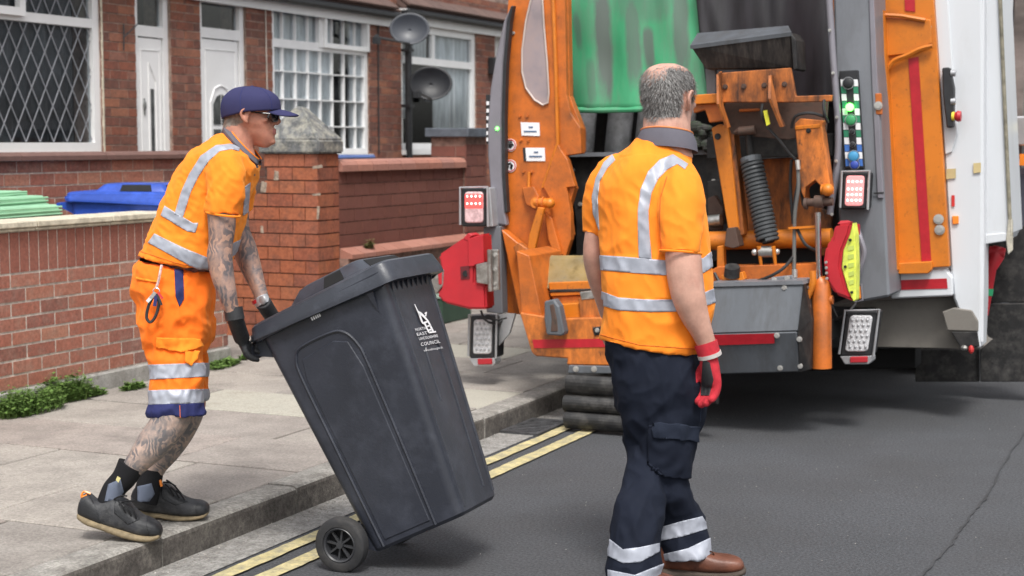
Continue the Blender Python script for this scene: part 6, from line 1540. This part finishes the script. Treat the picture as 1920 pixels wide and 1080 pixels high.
simple('sleeve_hem', tube_vf([PD(417 + 32.5 * math.cos(t), 401 + 4.5 * math.cos(t) - 3 * math.sin(t), DN + .061 * math.sin(t)) for t in [6.2832 * i / 30 for i in range(31)]], .0045, 6), hv, shirtA, smooth=True)
# collar
cl = []
for t in [-2.75 + 5.5 * i / 30 for i in range(31)]:
    # ring round the neck; opens at the front
    c0 = PD(451, 279, D); ax1 = (RR * .68 + ZZ * -.73).normalized(); r1 = .080; r2 = .080
    base = c0 - ax1 * r1 * math.cos(t) + FH * r2 * math.sin(t)
    up_ = (ZZ * .70 + RR * .71).normalized()
    cl.append((base, base + up_ * .026 + ax1 * .002, base + up_ * .012 - ax1 * .012 * math.cos(t) + FH * .012 * math.sin(t)))
vs = []; 
for a, b, c in cl: vs += [a + (a - PD(450, 281, D)).normalized() * .010 - up_ * .010, c + (a - PD(450, 281, D)).normalized() * .008, b, a]
fs = []
for i in range(30):
    for k in range(3): q = i * 4 + k; fs.append((q, q + 1, q + 5, q + 4))
co_ = mk('collar', vs, fs, collar_m, shirtA, smooth=True); s = co_.modifiers.new('s', 'SOLIDIFY'); s.thickness = .003
simple('collar_edge', tube_vf([b for a, b, c in cl], .0028, 6), hv, shirtA, smooth=True)
simple('button_placket', prism_vf([PD(474, 308, D - .05), PD(481, 312, D - .05), PD(477, 330, D - .05), PD(470, 326, D - .05)], FH * .05), collar_m, shirtA)
# shorts
shortsA = fuse('shorts', [
    body_loft([((264, 484), (402, 508), D, .165), ((252, 512), (405, 530), D, .175), ((250, 545), (404, 560), D, .18), ((256, 590), (402, 600), D, .18), ((264, 630), (396, 640), D, .175), ((270, 655), (388, 660), D, .15)]),
    limb_px([(326, 590, 62, D - .08, .6), (326, 640, 58, D - .09, .7), (330, 690, 54, D - .10, .8), (331, 740, 53, D - .11, .85), (332, 780, 54, D - .11, .85)]),
    limb_px([(336, 590, 58, D + .08, .6), (340, 650, 50, D + .10, .8), (344, 710, 46, D + .12, .9), (346, 752, 45, D + .12, .9)])], hv2, pA, .0065, 2)
fold(shortsA, [(.009, (7, 6, 5), .9, 5.3, None), (.009, (13, 8, 10), -.7, 1.1, None), (.005, (34, 18, 20), .3, 6.1, None)])
band('reflective_band', shortsA, [[(270, 684), (392, 680), (392, 706), (270, 712)]], refl, shortsA)
band('reflective_band', shortsA, [[(270, 732), (394, 729), (394, 755), (270, 759)]], refl, shortsA)
band('navy_hem', shortsA, [[(268, 759), (395, 755), (396, 790), (268, 792)]], navy_b, shortsA, off_=.0022)
band('belt', shortsA, [[(262, 478), (330, 492), (404, 500), (404, 512), (330, 502), (262, 490)]], navy, shortsA)
simple('hem_stitch', tube_vf([PD(337, 760, D - .215), PD(338, 783, D - .215)], .0015, 5), mat('stitch_orange', (.7, .15, .05), .7), shortsA)
band('pocket_flap', shortsA, [[(293, 632), (372, 636), (378, 650), (340, 662), (293, 650)]], hv, shortsA, off_=.010, th_=.008, facing=-1)
band('pocket_tab', shortsA, [[(345, 660), (370, 660), (368, 676), (357, 687), (345, 678)]], hv, shortsA, off_=.013, th_=.006, facing=-1)
band('pocket_trim', shortsA, [[(327, 505), (343, 507), (345, 560), (336, 575), (329, 556)]], navy_b, shortsA, off_=.004, facing=-1)
band('pocket_edge', shortsA, [[(257, 520), (300, 528), (300, 531), (257, 524)]], hv, shortsA, off_=.005, facing=-1)
# socks and shoes
for nm_, pts_, up_c in (('near', [(246, 872, 26, D - .15), (232, 897, 23, D - .15), (214, 918, 22, D - .15), (205, 945, 24, D - .15)], 0), ('far', [(284, 880, 23, D + .10), (281, 900, 23, D + .10), (276, 922, 24, D + .10), (270, 938, 26, D + .10)], 0)):
    s0_ = simple('sock', limb_px(pts_), sock_m, pA, smooth=True)
    band('sock_panel', s0_, [[(203, 908), (226, 898), (232, 922), (222, 938), (196, 940)]] if nm_ == 'near' else [[(258, 912), (284, 906), (290, 926), (280, 940), (258, 942)]], sock_g, s0_, off_=.0015, th_=.002, facing=-1)
simple('sock_mark', prism_vf([PD(x, y, D - .215) for x, y in [(220, 893), (226, 897), (222, 905), (217, 900)]], FH * .004), mat('sock_gold', (.5, .45, .2), .6), pA)
dn = 5.68
shoe_d = mat('shoe_dark', (.014, .015, .018), .5, var=.2, vscale=20, bump=.4, bscale=150)
sh1 = shoe('shoe', [(148, 952, 964, .02), (154, 930, 968, .032), (167, 924, 974, .038), (188, 940, 982, .040), (214, 932, 990, .044), (234, 934, 996, .046), (250, 950, 1000, .048), (266, 965, 1003, .05), (284, 973, 1004, .044), (296, 980, 1004, .034), (303, 990, 1002, .02)],
     [(147, 958, 972, .026), (165, 966, 983, .040), (196, 977, 993, .042), (226, 987, 1004, .046), (256, 995, 1011, .052), (284, 1000, 1013, .048), (301, 998, 1008, .028)], dn, shoe_m, sole_m, pA,
     [(222, 940, 236, 962, .045), (232, 945, 246, 967, .046), (242, 950, 256, 972, .047), (225, 944, 250, 940, .03), (214, 936, 238, 930, .03)], lace_m)
sh2 = shoe('shoe', [(247, 930, 948, .02), (252, 915, 952, .034), (268, 912, 958, .04), (290, 910, 962, .042), (312, 906, 964, .044), (332, 922, 966, .047), (352, 934, 967, .05), (372, 938, 966, .048), (386, 943, 964, .036), (391, 950, 960, .02)],
     [(248, 944, 956, .026), (268, 954, 966, .040), (282, 958, 973, .040), (300, 959, 969, .04), (330, 963, 974, .048), (362, 963, 973, .05), (384, 960, 969, .038), (391, 956, 963, .022)], 6.0, shoe_m, sole_m, pA,
     [(310, 908, 326, 930, .045), (320, 914, 336, 934, .046), (330, 920, 346, 938, .047), (306, 904, 330, 912, .05), (312, 900, 340, 926, .06)], lace_m)
for nm_, q in (('toe_guard', [(276, 962), (308, 962), (308, 1010), (281, 1008), (274, 985)]), ('heel_counter', [(144, 944), (170, 932), (184, 960), (190, 990), (144, 976)]), ('eyelet_panel', [(216, 930), (240, 936), (262, 974), (240, 984), (214, 962)])):
    band(nm_, sh1, [q], shoe_d, sh1, off_=.0015, th_=.002)
for nm_, q in (('toe_guard', [(372, 932), (396, 936), (396, 970), (368, 970), (366, 950)]), ('eyelet_panel', [(300, 904), (322, 908), (352, 940), (330, 948), (304, 935)])):
    band(nm_, sh2, [q], shoe_d, sh2, off_=.0015, th_=.002, facing=-1)
simple('heel_loop', tube_vf(smooth_path([PD(163, 928, dn - .02), PD(153, 932, dn - .02), PD(157, 922, dn - .02), PD(170, 926, dn - .02)], 4), .004, 6), amber, pA, smooth=True)
simple('heel_loop', tube_vf([PD(300, 900, 5.93), PD(303, 912, 5.93)], .005, 6), amber, pA, smooth=True)
lid_o = [o for o in bin_.children if o.name.startswith('lid')][0]
band('paint_scuff', lid_o, [[(462, 598), (482, 596), (474, 612), (478, 636), (462, 636)]], red_scuff, lid_o, off_=.0012, th_=.0015, facing=-1)
# gloved hands on the bin's handle
hb0, hb1 = MB @ V((-.131, -.037, .844)), MB @ V((-.131, .37, .844))   # handle bar ends
hd_ = (hb1 - hb0).normalized()
for (wx, wy, dd, t_, lab) in ((440, 594, DN + .02, .10, 0), (497, 573, DFa - .08, .86, 1)):
    Wp = PD(wx, wy, dd); tgt = hb0.lerp(hb1, t_)
    f_ = (tgt - Wp); L_ = f_.length; f_.normalize()
    Wp2 = tgt - f_ * .088 + RR * -.012
    gl_ = fuse('glove', hand_parts(Wp2, f_, RR * .9 + ZZ * .3 - f_ * .2, -hd_ if lab == 0 else hd_, curl=1.05, s=.98, thick=1.15) + [tube_vf([Wp + (Wp2 - Wp) * -.15 , Wp.lerp(Wp2, .5), Wp2 + f_ * .01], [.031, .029, .029], 14)], glove_k, pA, .0042, 1)
    if lab == 0:
        simple('glove_cuff', tube_vf([PD(437, 577, dd), PD(441, 600, dd)], [.0335, .034], 18), glove_k, gl_, smooth=True)
wt = empty('wrist_watch', PD(491, 566, DFa - .08), 'silver wrist watch on the far wrist of the man pushing the bin', 'watch')
ww0, ww1 = PD(488, 558, DFa - .075), PD(495, 572, DFa - .08)
simple('watch_strap', tube_vf([ww0, ww1], [.030, .030], 20), frame_s, wt, smooth=True)
simple('watch_case', ball_vf(PD(492, 563, DFa - .108), .018, .006, .018, 16, 8), frame_s, wt, smooth=True)
simple('wrist_band', tube_vf([PD(484, 560, DFa - .075), PD(487, 566, DFa - .075)], [.0275, .028], 16), red_m, wt, smooth=True)
# keys on a clip
kd = D - .20
ky = empty('key_bunch', PD(292, 520, kd), 'bunch of keys and black carabiner hanging from the orange shorts', 'keys')
simple('cord', tube_vf(smooth_path([PD(303, 497, kd), PD(300, 512, kd - .01), PD(297, 527, kd - .01), PD(293, 540, kd - .01)], 4), .005, 6), mat('cord_pink', (.65, .45, .42), .7, var=.3, vscale=90), ky, smooth=True)
simple('key_ring', tube_vf([PD(293 + 6 * math.cos(t), 546 + 6 * math.sin(t), kd - .012) for t in [.5 * i for i in range(14)]], .0018, 5), chrome, ky, smooth=True)
simple('carabiner', tube_vf(smooth_path([PD(287, 556, kd - .012), PD(278, 575, kd - .012), PD(275, 596, kd - .01), PD(283, 604, kd - .01), PD(293, 590, kd - .01), PD(298, 566, kd - .012), PD(290, 553, kd - .012)], 4), .0055, 7), black_pl, ky, smooth=True)
for i, (x0_, y0_, x1_, y1_) in enumerate(((290, 550, 276, 566), (294, 550, 303, 572), (293, 552, 290, 574), (296, 548, 305, 560), (291, 548, 282, 560))):
    a, b = PD(x0_, y0_, kd - .02), PD(x1_, y1_, kd - .022); d_ = (b - a); n_ = d_.cross(FF).normalized()
    simple('key', box_vf((a + b) / 2, d_ / 2, n_ * (.004 if i % 2 else .006), FF * .0012), [chrome, dkm, navy_b, red_ring, steel][i], ky)
# ---------------------------------------------------------------- man watching the truck
E0 = 5.50
pB = empty('person', PZ(1240, 1085, 0), 'grey-haired man seen from behind in orange hi-vis polo and navy trousers', 'person', 'refuse collectors')
fB = (HH * math.cos(rad(28)) + RR * math.sin(rad(28))).normalized(); lB = ZZ.cross(fB)
fB2 = (fB - ZZ * .03).normalized(); uB = (ZZ + fB * .03).normalized()
fH = (HH * math.cos(rad(42)) + RR * math.sin(rad(42))).normalized(); lH = ZZ.cross(fH)
HB = basis(PD(1254, 258, E0 + .0), fH, lH, ZZ)
SXB, SYB, SZB = 1.08, 1.10, 1.085
neckB = limb_px([(1252, 300, 48, E0), (1250, 270, 46, E0), (1250, 238, 45, E0 - .01), (1252, 205, 43, E0)])
torsoB = body_loft([((1145, 650), (1318, 655), E0, .12), ((1140, 540), (1325, 545), E0, .13), ((1135, 400), (1320, 400), E0, .13), ((1150, 330), (1305, 330), E0, .12), ((1200, 285), (1285, 295), E0, .08)])
armR = limb_px([(1272, 345, 34, E0 - .12), (1276, 400, 33, E0 - .17), (1278, 450, 32, E0 - .19), (1281, 480, 34, E0 - .195), (1284, 515, 34, E0 - .195), (1291, 555, 32, E0 - .19), (1302, 590, 27, E0 - .18), (1315, 620, 21, E0 - .17), (1325, 645, 18, E0 - .16), (1329, 660, 18, E0 - .16)])
armL = limb_px([(1140, 350, 20, E0 + .04), (1126, 400, 21, E0 + .06), (1117, 440, 21, E0 + .08), (1115, 480, 22, E0 + .10), (1122, 520, 21, E0 + .14), (1132, 560, 17, E0 + .18), (1140, 590, 15, E0 + .22)])
# lower legs hidden in the trousers keep the figure whole
lgs = [limb_px([(1190, 640, 40, E0), (1203, 800, 22, E0 + .03), (1208, 850, 20, E0 + .0), (1205, 910, 20, E0 - .06), (1190, 1000, 28, E0 - .14), (1195, 1075, 22, E0 - .16)]), limb_px([(1265, 640, 42, E0), (1258, 800, 25, E0 - .04), (1256, 900, 22, E0 - .01), (1272, 980, 20, E0 + .04), (1276, 1040, 15, E0 + .04)])]
handL = hand_parts(PD(1141, 592, E0 + .23), -ZZ, -RR * 0 + lB * -1, fB, curl=.35, s=1.0)
bodyB = fuse('body', head_parts(HB, SXB, SYB, SZB) + [neckB, torsoB, armR, armL] + lgs + handL, skin2, pB, .0058, 2)
MBh = lambda x, y, z: HB @ V((x * SXB, y * SYB, z * SZB))
for s_ in (-1, 1): simple('eye', ball_vf(MBh(.078, .030 * s_, .123), .011), eye_w, bodyB, smooth=True)
def bald(q):
    """positive inside the thin crown"""
    if q.z < .10: return -1
    return 1 - math.hypot((q.x + .01) / .090, (q.y - .010) / .062) - max(0, .175 - q.z) * 10 + noise.noise(V((q.x * 40, q.y * 40, q.z * 40))) * .25
# hair: many short strands over the back and sides, thin on the crown
off_ = wloc(bodyB); hp_, hf_ = [], []; rgh = random.Random(11); inv = HB.inverted()
cand = []
for f in bodyB.data.polygons:
    p = f.center + off_; q = inv @ p; q = V((q.x / SXB, q.y / SYB, q.z / SZB))
    if q.z < .045 or q.z > .24 or q.length > .4: continue
    if q.x > .055: continue
    ear = abs(q.y) > .068 and -.03 < q.x < .014 and .080 < q.z < .150
    if ear: continue
    if q.z < .050 + .03 * abs(q.y) / .07 + noise.noise(V((q.y * 60, q.x * 60, 0))) * .006: continue
    if q.x > -.025 and q.z < .115 and abs(q.y) > .03: continue
    th_ = 1.0
    # bald crown: a patch on top and front
    cr_ = math.hypot((q.x - .0) / .085, q.y / .052)
    bd_ = bald(q)
    if bd_ > 0: th_ = max(0, 1 - bd_ * 3) * .8
    if q.z > .185 and q.x > .0: th_ *= .5
    cand.append((p, f.normal.copy(), q, f.area, th_))
for (p, n_, q, ar, th_) in cand:
    k = th_ * 3.6
    while k > 0:
        if rgh.random() < k:
            r_ = V((rgh.uniform(-1, 1), rgh.uniform(-1, 1), rgh.uniform(-1, 1))) * .0035
            side_ = lB * (q.y * 9)
            d = (-ZZ * .9 + n_ * (.42 + rgh.uniform(0, .3)) - fB * .15 + side_ * .5 + V((rgh.uniform(-1, 1), rgh.uniform(-1, 1), rgh.uniform(-1, 1))) * .45).normalized()
            L_ = rgh.uniform(.010, .020) * (1 if q.z < .19 else .8); w_ = n_.cross(d).normalized() * rgh.uniform(.0004, .0008)
            a = p + r_ - n_ * .001; m1 = a + d * L_ * .5 + n_ * .0016; e = a + d * L_ + n_ * .0005 - ZZ * L_ * .15
            b0 = len(hp_); hp_ += [a - w_, a + w_, m1 + w_, m1 - w_, e]; hf_ += [(b0, b0 + 1, b0 + 2, b0 + 3), (b0 + 3, b0 + 2, b0 + 4)]
        k -= 1
hr = mk('hair', hp_, hf_, hair_m, pB); tag(hr, kind='stuff')
def testB(p):
    q = inv @ p; q = V((q.x / SXB, q.y / SYB, q.z / SZB))
    if .062 < q.z < .24 and bald(q) < -.12 and q.x < .035 + noise.noise(p * 60) * .01 and not (q.x > -.03 and q.z < .115) and q.length < .4 and not (abs(q.y) > .068 and -.03 < q.x < .014 and q.z < .15): return 1
    return 0
body_mats(bodyB, [hair_base], testB)
# trousers
trB = fuse('trousers', [
    body_loft([((1133, 632), (1318, 640), E0, .135), ((1137, 660), (1322, 670), E0, .15), ((1146, 700), (1325, 710), E0, .155), ((1156, 745), (1325, 755), E0, .14), ((1164, 790), (1316, 800), E0 + .0, .11), ((1180, 830), (1300, 835), E0 + .0, .07)]),
    limb_px([(1190, 720, 46, E0 + .04), (1202, 780, 41, E0 + .03, 1.0), (1208, 850, 37, E0 - .0, 1.0), (1206, 910, 41, E0 - .06), (1196, 970, 47, E0 - .12), (1190, 1020, 49, E0 - .14), (1189, 1075, 50, E0 - .15), (1190, 1100, 48, E0 - .15)]),
    limb_px([(1262, 720, 60, E0 - .04, .85), (1258, 790, 58, E0 - .05, .8), (1252, 850, 54, E0 - .04, .8), (1255, 910, 44, E0 - .01), (1272, 960, 42, E0 + .03), (1281, 1005, 46, E0 + .04), (1288, 1046, 47, E0 + .04)])], navy, pB, .0065, 2)
fold(trB, [(.010, (5, 4, 6), .8, 1.3, None), (.009, (10, 7, 7), -.8, 4.1, None), (.005, (24, 14, 14), .2, 6.1, None)])
band('reflective_band', trB, chain([(1140, 1008), (1168, 1030), (1200, 1026), (1236, 1018)], [(1140, 1042), (1168, 1056), (1200, 1054), (1236, 1034)]), refl, trB)
band('reflective_band', trB, chain([(1140, 1068), (1190, 1078), (1245, 1056)], [(1140, 1110), (1190, 1110), (1245, 1110)]), refl, trB)
band('reflective_band', trB, chain([(1240, 988), (1275, 978), (1316, 968)], [(1240, 1014), (1280, 1006), (1330, 990)]), refl, trB, facing=None)
band('reflective_band', trB, chain([(1240, 1040), (1290, 1028), (1340, 1004)], [(1240, 1068), (1290, 1062), (1345, 1036)]), refl, trB)
pk_ = band('cargo_pocket', trB, [[(1218, 796), (1306, 800), (1292, 896), (1238, 892), (1218, 876)]], navy, trB, off_=.012, th_=.011, facing=-1)
band('pocket_flap', trB, [[(1224, 792), (1306, 797), (1302, 826), (1226, 818)]], cloth('navy_worn', (.016, .021, .036)), trB, off_=.019, th_=.007, facing=-1)
# polo
shB = fuse('polo_shirt', [
    body_loft([((1126, 636), (1316, 664), E0, .155), ((1127, 600), (1330, 615), E0, .165), ((1127, 560), (1338, 575), E0, .17), ((1127, 500), (1335, 510), E0, .17), ((1124, 440), (1328, 450), E0, .165), ((1119, 380), (1322, 390), E0, .165), ((1125, 335), (1313, 345), E0, .155), ((1150, 298), (1300, 315), E0, .13), ((1182, 268), (1300, 302), E0, .10), ((1197, 256), (1300, 294), E0, .088)]),
    limb_px([(1252, 305, 34, E0 - .02, 1.0), (1268, 332, 41, E0 - .08), (1277, 372, 43, E0 - .15), (1277, 425, 41, E0 - .185), (1276, 476, 39, E0 - .195)]),
    limb_px([(1186, 312, 30, E0 + .02), (1152, 326, 33, E0 + .03), (1134, 350, 32, E0 + .04), (1124, 385, 30, E0 + .06), (1117, 425, 26, E0 + .08), (1113, 441, 24, E0 + .08)])], hv, pB, .0065, 2)
fold(shB, [(.008, (11, 5, 2.5), .12, 3.3, None), (.008, (6, 6, 8), .9, 7.1, inb(560, 680)), (.007, (10, 6, 4), -.7, 2.1, inb(290, 480)), (.003, (26, 14, 14), .5, 2.9, None)])
band('reflective_band', shB, chain([(1120, 478), (1180, 482), (1245, 488), (1318, 484), (1345, 462)], [(1120, 506), (1180, 511), (1245, 516), (1318, 512), (1345, 494)]), refl, shB)
band('reflective_band', shB, chain([(1120, 543), (1160, 558), (1220, 562), (1290, 561), (1345, 538)], [(1120, 570), (1160, 582), (1220, 585), (1290, 584), (1345, 566)]), refl, shB)
band('shoulder_strip', shB, chain([(1198, 484), (1196, 430), (1196, 395), (1201, 355), (1215, 322), (1236, 300), (1262, 290), (1290, 308)], [(1222, 486), (1217, 430), (1216, 395), (1222, 362), (1234, 336), (1252, 318), (1270, 308), (1284, 318)]), refl, shB, facing=-1)
band('shoulder_strip', shB, chain([(1112, 400), (1110, 370), (1117, 335), (1132, 305), (1148, 290)], [(1124, 432), (1121, 372), (1125, 340), (1139, 316), (1154, 300)]), refl, shB, facing=-1)
simple('sleeve_hem', tube_vf([PD(1276 + 39 * math.cos(t), 473 + 3 * math.cos(t) + 2 * math.sin(t), E0 - .195 + .069 * math.sin(t)) for t in [6.2832 * i / 30 for i in range(31)]], .0045, 6), hv, shB, smooth=True)
# collar
c0 = PD(1250, 275, E0); cl = []
up_ = (ZZ - HH * .10).normalized()
for i in range(37):
    t = -2.8 + 5.6 * i / 36
    dirn = -fB * math.cos(t) + lB * math.sin(t)
    drop = -.020 * (1 - math.cos(t)) * .9 + (.03 if False else 0)
    base = c0 + dirn * .090 * (1 + .06 * abs(math.sin(t))) + ZZ * (drop + .010) - lB * .012 * 0
    cl.append((base + dirn * .012 - ZZ * .006, base + dirn * .007 + up_ * .030, base + up_ * .058 - dirn * .006, base + up_ * .054 - dirn * .006, base - dirn * .008))
vs = [p for q in cl for p in q]; fs = []
for i in range(36):
    for k in range(4): q = i * 5 + k; fs.append((q, q + 1, q + 6, q + 5))
mk('collar', vs, fs, collar_m, shB, smooth=True)
simple('collar_edge', tube_vf([q[2] for q in cl], .003, 6), mat('collar_orange', (.62, .22, .08), .8), shB, smooth=True)
# right hand in a red knitted glove with dark palm
Wp = PD(1331, 672, E0 - .15)
gr = fuse('glove', hand_parts(Wp - RR * .004, -ZZ * .97 + RR * .13 + HH * .05, (-RR * .72 - HH * .5), (HH * .8 - RR * .3), curl=.30, s=1.0, thick=1.7, thumb_curl=.5), glove_r, pB, .0042, 1)
band('glove_palm', gr, [[(1318, 672), (1331, 680), (1338, 712), (1330, 742), (1314, 742)]], glove_k, gr, off_=.0015, th_=.002)
simple('glove_cuff', tube_vf([PD(1323, 643, E0 - .155), PD(1327, 655, E0 - .155), PD(1331, 668, E0 - .15)], [.040, .0385, .038], 20), glove_r, gr, smooth=True)
simple('cuff_band', tube_vf([PD(1329.5, 662, E0 - .152), PD(1331.5, 669, E0 - .15)], [.0405, .0405], 20), mat('cuff_grey', (.55, .50, .48), .8, bump=.8, bscale=500), gr, smooth=True)
stitch = mat('stitch_line', (.72, .15, .012), .8)
band('hem_stitch', shB, chain([(1126, 627), (1200, 646), (1312, 654)], [(1126, 628.6), (1200, 647.6), (1312, 655.6)]), stitch, shB, off_=.0012, th_=.0012)
band('sleeve_seam', shB, chain([(1240, 470), (1236, 420), (1238, 370), (1250, 330)], [(1241.6, 470), (1237.6, 420), (1239.6, 370), (1251.6, 331)]), stitch, shB, off_=.0012, th_=.0012, facing=-1)
band('hem_stitch', shirtA, chain([(262, 470), (330, 492), (392, 506)], [(262, 471.6), (330, 493.6), (392, 507.6)]), stitch, shirtA, off_=.0012, th_=.0012)
band('side_seam', trB, chain([(1318, 680), (1312, 790)], [(1319.6, 680), (1313.6, 790)]), cloth('seam_navy', (.02, .026, .045)), trB, off_=.0012, th_=.0012, facing=-1)
# boots
shoe('boot', [(1215, 1020, 1060, .03, .04), (1236, 1010, 1066, .044, .03), (1262, 1010, 1068, .048, .02), (1290, 1014, 1070, .048, .0), (1316, 1030, 1071, .05, -.02), (1344, 1038, 1072, .053, -.03), (1370, 1041, 1071, .05, -.04), (1388, 1047, 1068, .036, -.05), (1394, 1054, 1064, .02, -.05)],
     [(1214, 1056, 1074, .034, .04), (1245, 1062, 1080, .048, .02), (1290, 1064, 1080, .048, 0), (1330, 1066, 1080, .054, -.02), (1370, 1066, 1080, .054, -.04), (1392, 1062, 1076, .038, -.05), (1398, 1062, 1073, .02, -.05)], E0 + .04, boot_m, mat('boot_sole', (.06, .045, .035), .8), pB,
     [(1322, 1030, 1330, 1040, .04), (1332, 1034, 1340, 1044, .045)], lace_b)
shoe('boot', [(1150, 1068, 1098, .03), (1180, 1060, 1104, .044), (1215, 1066, 1106, .048), (1245, 1076, 1106, .05), (1270, 1084, 1106, .045)],
     [(1150, 1096, 1112, .034), (1200, 1100, 1118, .048), (1250, 1100, 1118, .05), (1275, 1098, 1112, .04)], E0 - .16, boot_m, bpy.data.materials['boot_sole'], pB)
